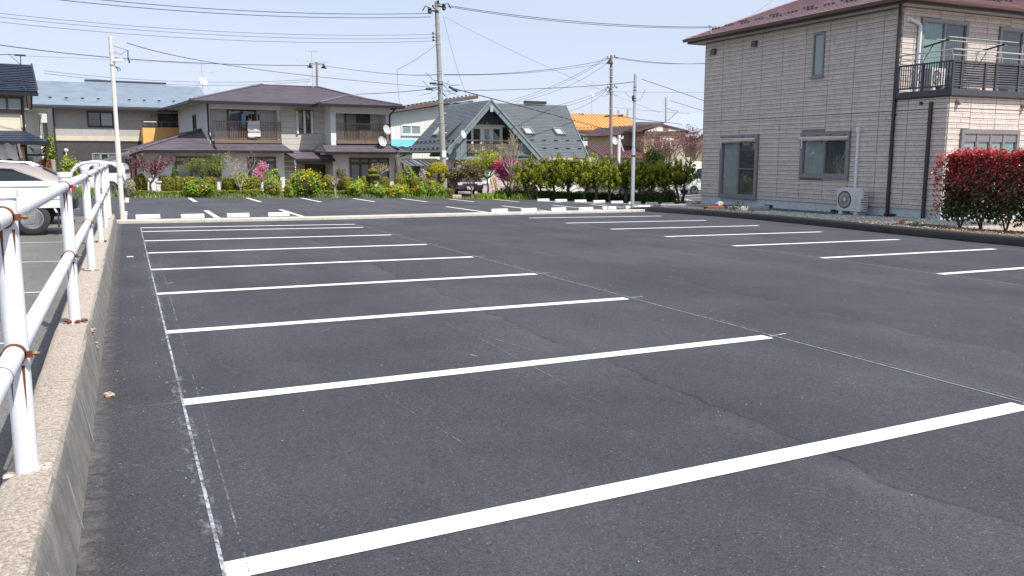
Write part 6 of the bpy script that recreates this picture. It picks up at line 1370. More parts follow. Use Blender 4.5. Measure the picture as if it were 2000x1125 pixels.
M.leaf_photgreen = leaf_mat('photinia_green', (.018, .038, .012), (.085, .135, .03), .35, .2, spec=.5)
M.leaf_photmix = leaf_mat('photinia_maroon', (.055, .012, .012), (.20, .04, .03), .35, .2, spec=.5)

def garden_xy(px, Y):
    p = at_depth(px, 385, Y); return p.x, p.y, gz(p.x, p.y)+.03
def scale_at(Y, px): return math.hypot(1, (px-1000)/CAM_F)*Y/CAM_F/math.cos(math.atan((px-1000)/CAM_F)+0)*1.0
def ppm(px, Y):                                   # metres per photo pixel at that place
    d = sight(px, 385); return Y/d.y

def shrub(name, label, cat, group, px, Y, w, top, m, n=1500, leaf=.06, power=2.4, seed=0, base_py=None, inner=.86, core=True, parts=None, depth=None):
    core = core
    """Clipped or rounded shrub: stem, dark inner mass, leafy outside. w and top in photo pixels."""
    x, y, z = garden_xy(px, Y); k = ppm(px, Y); zt = at_depth(px, top, Y).z; h = max(.2, zt-z); r = w*k/2
    e = tag(empty(name, (x, y, z)), label, cat, group); rng = np.random.default_rng(seed)
    mb = MB(); mb.tube([(0, 0, -.05), (0, 0, h*.3)], r*.12, 6); mb.build('stem', M.bark_dark, e)
    c = (0, 0, h*.5); rr = (r, depth or r, h*.5)
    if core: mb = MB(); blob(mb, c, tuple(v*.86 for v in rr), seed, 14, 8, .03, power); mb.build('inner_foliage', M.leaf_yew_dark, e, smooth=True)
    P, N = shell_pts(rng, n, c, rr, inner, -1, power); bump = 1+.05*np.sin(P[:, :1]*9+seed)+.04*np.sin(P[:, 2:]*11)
    if name == 'leafy_bush':                                   # looser outline: lumps, stray shoots, gaps
        q = P-np.asarray(c); ang = np.arctan2(q[:, 1], q[:, 0]); bump = bump+(.13*np.sin(ang*3+seed)+.10*np.sin(ang*5+q[:, 2]*7+seed*2)+.12*np.sin(q[:, 2]*9+seed))[:, None]; bump[rng.random(len(P)) < .10] *= 1.17; keep = rng.random(len(P)) < .78+.22*np.sin(ang*4+q[:, 2]*12+seed); P, N, bump = P[keep], N[keep], bump[keep]
    P = np.asarray(c)+(P-np.asarray(c))*bump; leaf_cloud('foliage', P, leaf, m, e, seed, nrm=N, jitter=.7)
    if parts:
        for (pn, pm, cnt, lf, zlo) in parts:
            Q, N2 = shell_pts(rng, cnt, c, tuple(v*1.04 for v in rr), .93, zlo, power); 
            if len(Q):
                seeds = Q[rng.integers(0, len(Q), max(3, cnt//14))]; Q = seeds[rng.integers(0, len(seeds), cnt)]+rng.normal(size=(cnt, 3))*lf*1.1
                leaf_cloud(pn, Q, lf, pm, e, seed+9, jitter=1, aspect=.8)['kind'] = 'stuff'
    return e
# clipped yew domes along the garden hedge
DOMES = [(277, 41.6, 25, 339, 'clipped yew dome behind the red maple, nearest the white arch'), (326, 41.9, 33, 342, 'broad clipped yew dome between the red maple and the ground-floor window'), (350, 42.8, 15, 343, 'slim clipped yew dome tucked right behind the broad one'), (373, 42.2, 30, 343, 'clipped yew dome left of the yellow-flowered bush'),
         (411, 41.8, 27, 344, 'clipped yew dome just right of the yellow-flowered bush'), (448, 41.8, 31, 344, 'clipped yew dome left of the bare spreading tree'), (494, 41.9, 34, 344, 'clipped yew dome beneath the pale pink blossom'), (529, 42.1, 14, 361, 'low narrow yew clump right of the pale variegated bush'),
         (644, 41.8, 29, 341, 'wide clipped yew dome in front of the entrance'), (681, 41.9, 25, 344, 'clipped yew dome between the bare stump and cloud-pruned tree'), (714, 41.9, 24, 342, 'tall clipped yew dome just left of the cloud-pruned tree'), (751, 42.0, 22, 344, 'clipped yew dome just right of the cloud-pruned tree'), (781, 42.0, 23, 342, 'clipped yew dome under the lean-to roof edge'), (811, 42.1, 19, 344, 'narrow clipped yew dome beside the green rounded bush'), (829, 43, 16, 346, 'dark small yew dome left of the golden topiary')]
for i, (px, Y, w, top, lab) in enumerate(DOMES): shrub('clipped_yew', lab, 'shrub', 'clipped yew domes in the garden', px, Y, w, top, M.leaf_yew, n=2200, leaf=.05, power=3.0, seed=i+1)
# low clipped hedges
def low_hedge(name, label, px0, px1, Y0, Y1, top, m, seed, wd=.5):
    a, b = Vector(garden_xy(px0, Y0)), Vector(garden_xy(px1, Y1)); d = b-a; L_ = d.length; zt = at_depth((px0+px1)/2, top, (Y0+Y1)/2).z-a.z; e = tag(empty(name, a, math.atan2(d.y, d.x)), label, 'hedge', 'low box hedges'); rng = np.random.default_rng(seed)
    boxes('inner_foliage', M.leaf_yew_dark, e, (.04, L_-.04, -wd/2+.05, wd/2-.05, 0, zt-.05)); n = int(L_*520); f = rng.random(n); P = np.empty((n, 3)); N = np.zeros((n, 3)); P[:, 0] = rng.random(n)*L_; t = rng.random(n)
    top_ = f < .5; fr = (f >= .5) & (f < .9); bk = f >= .9
    P[:, 1] = np.where(top_, (t-.5)*wd, np.where(fr, -wd/2, wd/2)); P[:, 2] = np.where(top_, zt, t*zt); N[:, 2] = top_; N[:, 1] = np.where(fr, -1, np.where(bk, 1, 0)); P += rng.normal(size=(n, 3))*.018; P[:, 2] += .03*np.sin(P[:, 0]*2.3+seed)*top_
    leaf_cloud('foliage', P, .05, m, e, seed, nrm=N, jitter=.6)
    for k in range(int(L_/1.2)): mb = MB(); mb.tube([(.5+k*1.2, 0, -.05), (.5+k*1.2, 0, .2)], .02, 5); mb.build('stem', M.bark_dark, e)
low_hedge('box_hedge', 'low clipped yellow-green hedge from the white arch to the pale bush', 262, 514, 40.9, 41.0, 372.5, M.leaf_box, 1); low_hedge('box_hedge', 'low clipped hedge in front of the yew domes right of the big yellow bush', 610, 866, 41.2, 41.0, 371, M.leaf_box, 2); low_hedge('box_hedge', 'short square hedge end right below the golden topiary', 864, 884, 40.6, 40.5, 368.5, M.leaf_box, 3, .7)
# flowering and leafy bushes at the lot edge
Y_ = [('yellow_flower', M.leaf_yellow, 90, .07, -.2)]
BUSH = [(388, 40.6, 55, 351, M.leaf_green, Y_, 'round bright green bush with yellow flowers left of the bare spreading tree'), (596, 41.0, 66, 336, M.leaf_green, [('yellow_flower', M.leaf_yellow, 330, .07, .05)], 'largest green bush crowned with yellow flowers in front of the entrance'), (565, 40.5, 20, 362, M.leaf_green, [('yellow_flower', M.leaf_yellow, 130, .08, -.3)], 'small yellow-flowered bush at the left foot of the largest one'),
        (695, 40.6, 32, 358, M.leaf_green, [('yellow_flower', M.leaf_yellow, 120, .07, -.2)], 'upright green and yellow bush right of the pollarded stump'), (737, 40.5, 34, 362, M.leaf_green, None, 'plain bright green bush below the cloud-pruned tree'), (776, 40.5, 40, 361, M.leaf_yellowgreen, [('yellow_flower', M.leaf_yellow, 260, .06, -.2)], 'low bush covered in yellow flowers below the lean-to'), (826, 40.4, 22, 356, M.leaf_green, [('yellow_flower', M.leaf_yellow, 50, .06, 0)], 'small bush with yellow tips left of the red tulips'), (852, 40.5, 34, 358, M.leaf_green, [('yellow_flower', M.leaf_yellow, 60, .06, 0)], 'leafy green bush below the golden topiary'), (536, 41.8, 30, 331, M.leaf_green, None, 'fresh green rounded bush right of the pale pink blossom'), (470, 41.6, 34, 337, M.leaf_yellowgreen, None, 'yellow-green bush behind the bare spreading tree'),
        (797, 43.5, 40, 328, M.leaf_green, None, 'loose green rounded bush beside the lean-to shed'), (343, 44, 16, 330, M.leaf_dark, None, 'dark small bush below the dish of the hipped house'), (140, 42.6, 40, 312, M.leaf_yellowgreen, None, 'bright spring-green bush behind the white arch frame'), (165, 41.4, 34, 362, M.leaf_yellowgreen, None, 'low yellow-green bush behind the railing posts'), (95, 47, 22, 306, M.leaf_rust, None, 'rust-orange bush in the gap between the two left houses'), (104, 50, 24, 262, M.leaf_green, [('orange_berry', M.leaf_rust, 40, .08, -.4)], 'tall thin green bush with orange flecks between the two left houses'), (700, 41.3, 22, 351, M.leaf_yellowgreen, None, 'pale yellow-green tuft behind the upright yellow bush'), (1000, 40.6, 40, 362, M.leaf_bronze, None, 'dull bronze undergrowth bush at the foot of the grey bare tree'), (1068, 39.6, 44, 371, M.leaf_dark, None, 'low dark bush behind the trunks of the second and third conifers'), (1104, 39.2, 40, 373, M.leaf_green, [('violet_flower', M.leaf_violet, 60, .06, 0)], 'low green bush with violet flowers behind the fourth conifer'), (1136, 38.6, 44, 372, M.leaf_dark, None, 'low dark bush behind the fifth conifer trunk'), (1268, 36.2, 46, 370, M.leaf_bronze, None, 'bronze low bush between the beige car and the tenth conifer'), (1304, 35.6, 36, 371, M.leaf_dark, None, 'low dark bush behind the eleventh conifer trunk'), (1037, 38.6, 26, 362, M.leaf_bronze, [('yellow_leaf', M.leaf_yellowgreen, 90, .06, -.3)], 'bronze and yellow bush left of the first conifer')]
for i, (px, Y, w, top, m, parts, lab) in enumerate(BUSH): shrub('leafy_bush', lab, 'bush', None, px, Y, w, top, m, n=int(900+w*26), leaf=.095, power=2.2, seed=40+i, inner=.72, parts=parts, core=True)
shrub('variegated_bush', 'pale variegated bush with grey lower twigs below the pink blossom', 'bush', None, 531, 40.8, 32, 347, M.leaf_yellowgreen, 1600, .07, 2.3, 71, inner=.8, parts=[('dry_twigs', M.leaf_pale, 500, .07, -1)])
shrub('pieris_bush', 'small grey-green leafy bush at the foot of the white arch', 'bush', None, 255, 40.6, 24, 348, M.leaf_pale, 500, .12, 2, 72, inner=.5, core=False)
shrub('blossom_bush', 'white-flowering twiggy bush left of the golden topiary', 'bush', None, 827, 43.8, 22, 328, M.leaf_white, 420, .07, 2, 73, inner=.3, core=False)
shrub('narrow_shrub', 'narrow dark bronze shrub left of the wing window', 'bush', None, 667, 42.6, 23, 325, M.leaf_bronze, 1100, .07, 2.2, 74, inner=.6)
# open woody shrubs and trees
def tree(name, label, cat, group, px, Y, trunk_h, trunk_r, limbs, depth, seed, bark, leaves, spread=.8, up=.3, limb_len=1.0, lean=(0, 0), shrink=.68, nsub=(2, 3), bend=.25, crown_name='crown', fork_z=.85):
    x, y, z = garden_xy(px, Y); e = tag(empty(name, (x, y, z)), label, cat, group); rnd = random.Random(seed); rng = np.random.default_rng(seed)
    mb = MB(); tips = []; P = [Vector((0, 0, -.05))]
    for i in range(1, 6): t = i/5; P.append(Vector((lean[0]*t+rnd.uniform(-.03, .03)*trunk_h, lean[1]*t+rnd.uniform(-.03, .03)*trunk_h, trunk_h*t)))
    mb.tube(P, [trunk_r*(1.35 if i == 0 else 1-.08*i) for i in range(6)], 8); tk = mb.build('trunk', bark, e, smooth=True)
    for i in range(limbs):
        a = 2*math.pi*(i+rnd.uniform(-.25, .25))/limbs; d = Vector((math.cos(a)*spread, math.sin(a)*spread, .55+up)); b = MB(); p0 = P[-1] if fork_z >= .8 else P[rnd.choice((3, 4, 5))]
        branches(b, p0-Vector((0, 0, rnd.uniform(0, .1)*trunk_h)), d, limb_len*rnd.uniform(.8, 1.2), trunk_r*.48, depth, rnd, tips, .6, up, nsub, shrink, bend); b.build('limb', bark, e, smooth=True)
    for (m, per, rad, leaf, asp, flat, nm) in leaves:
        C = np.array([tuple(t[0]) for t in tips]); n = len(C)*per; Q = C[np.repeat(np.arange(len(C)), per)]+rng.normal(size=(n, 3))*np.array([rad, rad, rad*flat]); o_ = leaf_cloud(nm, Q, leaf, m, e, seed, flat=.4, aspect=asp)
        if nm in ('red_flowers', 'buds'): o_['kind'] = 'stuff'
    return e
tree('red_maple', 'purple-red Japanese maple with pale twisted limbs near the white arch', 'tree', None, 295, 41.2, .62, .07, 5, 2, 5, M.bark_grey, [(M.leaf_maple, 8, .13, .10, .6, .5, 'crown')], .9, .45, .62, (.0, 0))
tree('spreading_bare_tree', 'low bare tree with long sideways limbs and a few yellow buds', 'tree', None, 470, 40.8, .45, .036, 7, 2, 9, M.bark_grey, [(M.leaf_bud, 1, .06, .07, .6, 1, 'buds')], .75, .5, .75, (0, 0))
tree('pollarded_stump', 'small pollarded grey tree with short bare stubs by the lot edge', 'tree', None, 655, 40.4, .55, .055, 6, 1, 12, M.bark_grey, [(M.leaf_bud, 1, .05, .05, .6, 1, 'buds')], .8, .3, .28)
tree('pink_blossom_tree', 'small tree of pale pink blossom left of the green rounded bush', 'tree', None, 509, 42.4, .5, .04, 5, 2, 15, M.bark_grey, [(M.leaf_pink, 12, .08, .06, .8, 1, 'blossom')], .5, .6, .48)
tree('garden_pine', 'garden pine with layered needle clusters before the wide ground-floor window', 'tree', None, 405, 43.0, 1.0, .07, 6, 2, 18, M.bark, [(M.leaf_pine, 34, .15, .11, .16, .45, 'crown')], 1.0, .12, .55, (.05, 0), fork_z=.5)
tree('grey_bare_tree', 'tall grey bare tree with budding twigs in front of the magenta blossom', 'tree', None, 1002, 39.3, 1.15, .085, 6, 3, 21, M.bark_grey, [(M.leaf_bud, 1, .05, .06, .6, 1, 'buds')], .6, .55, .85, (-.12, 0))
tree('magenta_blossom_tree', 'vivid magenta blossom tree below the timber balcony', 'tree', None, 991, 40.6, .5, .05, 8, 2, 24, M.bark, [(M.leaf_magenta, 17, .13, .08, .8, 1.2, 'blossom')], .8, .55, .62)
tree('orange_bud_tree', 'little twiggy tree with dry orange buds behind the cloud-pruned tree', 'tree', None, 744, 43.2, 1.2, .035, 5, 1, 27, M.bark_grey, [(M.leaf_bud, 7, .10, .06, .7, .7, 'buds')], .9, .25, .42)
tree('bronze_shrub', 'bronze-leaved rhododendron left of the parked dark car', 'bush', None, 888, 40.8, .45, .05, 7, 2, 30, M.bark, [(M.leaf_bronze, 11, .12, .11, .45, .8, 'crown')], .6, .5, .42)
tree('bronze_shrub', 'open bronze-leaved shrub in front of the white window of the chalet', 'bush', None, 921, 40.3, .5, .05, 7, 2, 33, M.bark, [(M.leaf_bronze, 9, .13, .11, .45, .8, 'crown')], .7, .45, .52)
tree('layered_acacia', 'yellow-green flat-layered small tree before the white chalet window', 'tree', None, 953, 41.6, 1.0, .06, 8, 2, 36, M.bark, [(M.leaf_yellowgreen, 26, .22, .11, .4, .35, 'crown')], 1.1, .18, .66)
tree('red_twig_tree', 'reddish bare cherry tree in front of the white balcony bay', 'tree', None, 1300, 54, 1.9, .10, 8, 3, 39, M.bark, [(leaf_mat('reddish_buds', (.24, .10, .10), (.46, .26, .24), .7, .3), 4, .13, .09, .7, 1, 'buds')], .9, .35, 1.15)
tree('red_twig_tree', 'dark reddish bare tree beside the corner of the large house', 'tree', None, 1345, 58, 2.2, .09, 7, 3, 42, M.bark, [(leaf_mat('plum_buds', (.20, .05, .08), (.36, .14, .17), .7, .3), 3, .12, .09, .7, 1, 'buds')], .8, .35, 1.15)
tree('camellia', 'dark camellia with red flowers behind the conifer row', 'tree', None, 1278, 52, 1.4, .08, 7, 2, 45, M.bark, [(M.leaf_dark, 20, .25, .14, .5, 1, 'crown'), (M.leaf_rust, 1, .3, .12, .9, 1, 'red_flowers')], .6, .5, .6)
tree('bare_shrub', 'tangle of pale bare twigs under the neighbour eave', 'bush', None, 789, 46.5, .8, .04, 8, 2, 48, M.bark_grey, [(M.leaf_bud, 1, .05, .03, .6, 1, 'buds')], .8, .6, .6)
# golden topiary: a domed cap over small balls
x, y, z = garden_xy(858, 41.2); k = ppm(858, 41.2); e = tag(empty('golden_topiary', (x, y, z)), 'golden cloud-pruned tree with a wide domed cap and small balls below', 'tree'); rng = np.random.default_rng(5)
zc = lambda py: at_depth(858, py, 41.2).z-z
mb = MB(); mb.tube([(0, 0, -.05), (.05, 0, zc(365)), (-.02, 0, zc(345)), (0, 0, zc(320))], .06, 7); mb.build('trunk', M.bark_dark, e, smooth=True); mb = MB()
for dx, py in ((-22, 341), (18, 342), (5, 352), (-18, 357)): mb.tube([(0, 0, zc(py+10)), (dx*k*.6, 0, zc(py+4)), (dx*k, 0, zc(py))], .025, 5)
mb.build('limb', M.bark_dark, e)
for dx, py, w, h, nm in ((-2, 327, 41, 13, 'cap'), (-9, 331, 26, 7, 'cap_edge'), (-22, 341, 13, 6, 'ball'), (18, 342, 12, 6, 'ball'), (5, 351, 12, 6, 'ball'), (-16, 356, 17, 5, 'ball'), (6, 334, 10, 5, 'ball')):
    c = (dx*k, rng.uniform(-.1, .1), zc(py)+(0 if nm != 'cap' else -.15)); r = (w*k/2, w*k/2, h*k*(1.25 if nm == 'cap' else 1.0)); P, N = shell_pts(rng, int(160+w*w*1.5), c, r, .85, -.35 if nm == 'cap' else -1, 2.2); o = leaf_cloud(nm, P, .055, M.leaf_gold, e, int(w), nrm=N, jitter=.7); mb = MB(); blob(mb, c, tuple(v*.86 for v in r), 1, 12, 7, .03, 2.2, -.3 if nm == 'cap' else -1); mb.build('inner_foliage', M.leaf_yew_dark, o, smooth=True)
# green cloud-pruned tree of stacked discs
x, y, z = garden_xy(729, 41.6); k = ppm(729, 41.6); e = tag(empty('cloud_pruned_tree', (x, y, z)), 'dark green cloud-pruned tree with stacked flat tiers between two yew domes', 'tree'); zc = lambda py: at_depth(729, py, 41.6).z-z; mb = MB(); mb.tube([(0, 0, -.05), (.04, 0, zc(350)), (0, 0, zc(332))], .05, 7); mb.build('trunk', M.bark_dark, e, smooth=True)
for dx, py, w, h in ((0, 334, 20, 5), (3, 343, 22, 4.5), (-4, 343, 14, 4), (3, 356, 11, 4), (-2, 363, 9, 4)):
    c = (dx*k, 0, zc(py)); r = (w*k/2, w*k/2, h*k); P, N = shell_pts(rng, int(200+w*w*1.6), c, r, .85, -1, 2.4); o = leaf_cloud('tier', P, .05, M.leaf_yew, e, int(w+dx), nrm=N, jitter=.7); mb = MB(); blob(mb, c, tuple(v*.85 for v in r), 1, 12, 6, .03, 2.4); mb.build('inner_foliage', M.leaf_yew_dark, o, smooth=True)
# conifer row along the rear wheel stops
CON = [(1027, 39.0, 46, 305, 1), (1052, 38.6, 50, 312, 2), (1083, 37.8, 52, 304, 3), (1112, 37.2, 50, 306, 4), (1140, 36.5, 52, 303, 5), (1166, 36.0, 50, 308, 6), (1192, 35.6, 50, 304, 7), (1222, 35.0, 46, 312, 8), (1247, 34.6, 46, 311, 9), (1272, 34.2, 46, 314, 10), (1297, 33.9, 48, 311, 11), (1328, 33.6, 50, 313, 12)]
CL = ['first conifer of the row, overlapping the bare grey tree', 'second conifer of the row, beside the bare grey tree', 'third conifer of the row, below the wing skylights', 'fourth conifer of the row, below the charcoal roof edge', 'fifth conifer of the row, behind a pair of wheel stops', 'sixth conifer of the row, above the terracotta plant pot', 'seventh conifer of the row, in front of the tall wooden pole', 'eighth conifer of the row, just left of the galvanised pole', 'ninth conifer of the row, just right of the galvanised pole', 'tenth conifer of the row, right of the parked beige car', 'eleventh conifer of the row, next to the last', 'last conifer of the row with forked trunk, nearest the large house']
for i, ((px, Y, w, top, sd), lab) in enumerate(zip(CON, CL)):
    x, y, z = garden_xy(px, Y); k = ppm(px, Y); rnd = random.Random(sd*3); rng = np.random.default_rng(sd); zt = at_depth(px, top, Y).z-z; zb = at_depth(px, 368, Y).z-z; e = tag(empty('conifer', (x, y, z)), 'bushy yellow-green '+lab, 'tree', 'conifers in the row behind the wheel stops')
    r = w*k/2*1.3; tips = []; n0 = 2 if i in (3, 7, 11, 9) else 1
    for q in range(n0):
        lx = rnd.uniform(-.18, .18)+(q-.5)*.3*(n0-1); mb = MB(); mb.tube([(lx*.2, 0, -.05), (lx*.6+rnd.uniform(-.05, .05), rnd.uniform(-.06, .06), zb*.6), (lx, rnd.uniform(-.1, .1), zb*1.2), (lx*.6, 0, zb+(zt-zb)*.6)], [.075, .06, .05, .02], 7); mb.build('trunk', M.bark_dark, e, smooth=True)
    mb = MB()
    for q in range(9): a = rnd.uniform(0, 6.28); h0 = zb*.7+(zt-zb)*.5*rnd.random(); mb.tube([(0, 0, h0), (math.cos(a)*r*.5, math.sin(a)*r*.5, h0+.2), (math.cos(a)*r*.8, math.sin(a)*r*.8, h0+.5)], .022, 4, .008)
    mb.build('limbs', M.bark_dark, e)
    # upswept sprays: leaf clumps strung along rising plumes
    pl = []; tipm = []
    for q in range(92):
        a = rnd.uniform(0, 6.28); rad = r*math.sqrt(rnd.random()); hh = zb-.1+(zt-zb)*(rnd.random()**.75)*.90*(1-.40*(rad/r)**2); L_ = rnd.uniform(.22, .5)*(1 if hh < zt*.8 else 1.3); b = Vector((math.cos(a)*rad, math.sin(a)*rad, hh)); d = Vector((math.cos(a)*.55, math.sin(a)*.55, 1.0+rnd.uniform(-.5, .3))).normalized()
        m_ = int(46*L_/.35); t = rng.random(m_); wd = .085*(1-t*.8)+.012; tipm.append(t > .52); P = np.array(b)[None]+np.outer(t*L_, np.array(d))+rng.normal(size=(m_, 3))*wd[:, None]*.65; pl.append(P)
    P = np.concatenate(pl); tm = np.concatenate(tipm)&(rng.random(len(P)) < .85); NN = P*np.array([1/r, 1/r, 0])*1.1+np.array([0, 0, .55]); leaf_cloud('crown', P[~tm], .10, M.leaf_con_dark, e, sd, aspect=.38, nrm=NN[~tm], jitter=.6); leaf_cloud('lit_tips', P[tm], .095, M.leaf_conifer, e, sd+60, aspect=.38, nrm=NN[tm], jitter=.55)  # highlight and shade put into leaf colour: bright tips over a dark body
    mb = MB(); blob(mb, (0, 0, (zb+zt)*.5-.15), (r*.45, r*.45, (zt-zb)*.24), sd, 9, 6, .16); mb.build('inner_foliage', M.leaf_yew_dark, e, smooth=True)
# grass, bulbs and weeds along the garden edge
def edge_y(x):
    for (x0, y0), (x1, y1) in zip(EDGE, EDGE[1:]):
        if x0 <= x <= x1: return y0+(y1-y0)*(x-x0)/(x1-x0)
    return 40
def blades(name, n, x0, x1, d0, d1, h0, h1, m, seed, w=.02, clump=60):
    rng = np.random.default_rng(seed); cx = rng.uniform(x0, x1, clump); cd = rng.uniform(d0, d1, clump); ii = rng.integers(0, clump, n); X = cx[ii]+rng.normal(size=n)*.16; Yv = np.array([edge_y(v) for v in X])+np.abs(cd[ii]+rng.normal(size=n)*.08)+.04; Z = np.array([gz(a, b) for a, b in zip(X, Yv)])+.03
    h = rng.uniform(h0, h1, n); an = rng.random(n)*6.28; ln = rng.uniform(.1, .6, n)*h; dx, dy = np.cos(an), np.sin(an); V = np.empty((n, 4, 3)); V[:, 0] = np.stack([X-dy*w, Yv+dx*w, Z], 1); V[:, 1] = np.stack([X+dy*w, Yv-dx*w, Z], 1); V[:, 2] = np.stack([X+dx*ln+dy*w*.3, Yv+dy*ln-dx*w*.3, Z+h], 1); V[:, 3] = np.stack([X+dx*ln-dy*w*.3, Yv+dy*ln+dx*w*.3, Z+h], 1)
    me = bpy.data.meshes.new(name); me.from_pydata(V.reshape(-1, 3).tolist(), [], np.arange(n*4).reshape(-1, 4).tolist()); me.materials.append(m); o = bpy.data.objects.new(name, me); COL.objects.link(o); return tag(o, kind='stuff')
blades('grass', 2000, .4, 14.2, .05, .40, .06, .22, M.leaf_grass, 3, .018, 90); blades('weeds', 800, .3, 16.8, .05, .45, .04, .13, M.leaf_green, 4, .03, 130); blades('weeds', 9000, 17.0, 22.4, .15, 1.7, .10, .45, M.leaf_dark, 5, .03, 90); blades('weeds', 900, 16.0, 18.4, .1, .8, .08, .34, M.leaf_green, 6, .03, 26); blades('grass', 900, -9, -.4, .2, 1.2, .15, .45, M.leaf_grass, 7, .03, 40)
# small flowers one can pick out
def flower(label, px, py, Y, m, petals=6, r=.07, name='flower'):
    p = at_depth(px, py, Y); g_ = gz(p.x, p.y); e = tag(empty(name, (p.x, p.y, g_)), label, 'flower'); h = p.z-g_; mb = MB(); mb.tube([(0, 0, 0), (.02, 0, h)], .012, 5); mb.build('stem', M.leaf_green, e); mb = MB()
    for k_ in range(petals): a = 6.28*k_/petals; c, s_ = math.cos(a), math.sin(a); mb.add([(.02, 0, h-.02), (.02+c*r-s_*r*.4, s_*r+c*r*.4, h+r*.7), (.02+c*r*.8, s_*r*.8, h+r*1.5), (.02+c*r+s_*r*.4, s_*r-c*r*.4, h+r*.7)], [(0, 1, 2, 3)])
    mb.build('petals', m, e); return e
M.tulip = mat('tulip_red', (.62, .02, .012), .5, .1)
flower('single red tulip left of the pair below the golden topiary', 811, 371, 40.3, M.tulip, r=.075, name='tulip'); flower('upper red tulip of the pair below the golden topiary', 825.5, 370, 40.3, M.tulip, r=.075, name='tulip'); flower('lower red tulip of the pair below the golden topiary', 828.5, 373.5, 40.25, M.tulip, r=.08, name='tulip')
for i, (px, py, lab) in enumerate(((1320, 396, 'yellow flower between the last rear wheel stops'), (1363, 398, 'yellow flower by the corner of the large house'), (948, 381, 'yellow flower in the undergrowth left of the yellow post'), (957, 384, 'yellow flower lowest in the undergrowth by the yellow post'))): flower('small '+lab, px, py, 33 if px > 1200 else 39.8, M.leaf_yellow, 7, .09)
# photinia hedge beside the large house, leaf by leaf
hx0, hy0, hx1, hy1 = 20.55, 16.85, 21.0, 8.6; H0 = 1.95
hg = tag(empty('photinia_hedge', (20.55, 16.6, gz(20.5, 16.6)+.14), 0), 'clipped photinia hedge with red new leaves over green ones beside the stone-pattern house', 'hedge'); rng = np.random.default_rng(77)
hy = lambda t: -8.2*t; hx = lambda t: .42*t; W = .62
n = 56000; t = rng.random(n); side = rng.random(n); u = rng.random(n); P = np.empty((n, 3)); N = np.zeros((n, 3))
zlo, zhi = .20, H0; f_left = side < .46; f_top = (side >= .46) & (side < .66); f_end = (side >= .66) & (side < .76); f_in = (side >= .76)
P[:, 0] = hx(t)+np.where(f_left, -W*.5, np.where(f_top | f_in, (u-.5)*W, np.where(f_end, (u-.5)*W, W*.5)))
P[:, 1] = np.where(f_end, .05-.12*rng.random(n), hy(t)); P[:, 2] = np.where(f_top, zhi-.05, zlo+(zhi-zlo)*rng.random(n)**.9); N[:, 0] = np.where(f_left, -1, 0); N[:, 1] = np.where(f_end, 1, 0)-.3*f_in; N[:, 2] = np.where(f_top, 1, .35)
lump = .035*np.sin(P[:, 1]*3.1)+.05*np.sin(P[:, 1]*7.3+P[:, 2]*4)+.04*np.sin(P[:, 2]*6+1.0); P[:, 0] -= lump*f_left; P[:, 2] += (.06*np.sin(P[:, 1]*5.1)+.05*rng.random(n))*f_top; P += rng.normal(size=(n, 3))*.045
keep = (P[:, 2] > .27+.24*rng.random(n)) | (rng.random(n) < .3); P, N = P[keep], N[keep]; zr = (P[:, 2]-zlo)/(zhi-zlo)+rng.normal(size=len(P))*.17
red = (zr > .72) | ((zr > .45) & (rng.random(len(P)) < .14)); mid = (zr > .30) & ~red & (rng.random(len(P)) < .55); grn = ~red & ~mid
spr = []; 
for q in range(210):
    tt = rng.random(); b = np.array((hx(tt)+(rng.random()-.5)*W*1.1, hy(tt), zhi-.05)); hgt = .08+.17*rng.random(); m_ = 12; s_ = rng.random(m_); spr.append(b+np.outer(s_*hgt, (rng.normal()*.2, rng.normal()*.2, 1))+rng.normal(size=(m_, 3))*.035)
for q in range(34):
    b = np.array((-W*.5+.12+rng.normal()*.1, .02+rng.random()*.2, zlo+(zhi-zlo)*rng.random())); m_ = 9; spr.append(b+rng.normal(size=(m_, 3))*.06+np.array((-.1, .1, 0)))
PR = np.concatenate([P[red]]+spr); NR = np.concatenate([N[red], np.tile((0, -.2, .6), (len(PR)-red.sum(), 1))])
leaf_cloud('red_leaves', PR, .098, M.leaf_red, hg, 1, aspect=.42, nrm=NR, jitter=.9); leaf_cloud('green_leaves', P[grn], .105, M.leaf_photgreen, hg, 2, aspect=.5, nrm=N[grn], jitter=.9); leaf_cloud('maroon_leaves', P[mid], .10, M.leaf_photmix, hg, 3, aspect=.45, nrm=N[mid], jitter=.9)
rnd = random.Random(6)
for q in range(13):
    tt = (q+.5)/13; b = Vector((hx(tt)+rnd.uniform(-.1, .1), hy(tt)+rnd.uniform(-.1, .1), -.05)); mb = MB()
    for s_ in range(3): d = Vector((rnd.uniform(-.35, .35), rnd.uniform(-.5, .5), 1)); mb.tube([b, b+d*.35, b+d*.75+Vector((rnd.uniform(-.1, .1), rnd.uniform(-.1, .1), 0)), b+d*1.1+Vector((0, 0, .2))], [.026, .021, .016, .010], 6)
    mb.build('trunk', M.bark_dark, hg, smooth=True)
mb = MB()
for q in range(260): tt = rnd.random(); b = Vector((hx(tt)+rnd.uniform(-.25, .25), hy(tt), rnd.uniform(.35, 1.2))); mb.tube([b, b+Vector((rnd.uniform(-.2, .2), rnd.uniform(-.3, .3), rnd.uniform(.1, .45)))], .008, 4, .004)
o = mb.build('twigs', M.bark_dark, hg); o['kind'] = 'stuff'
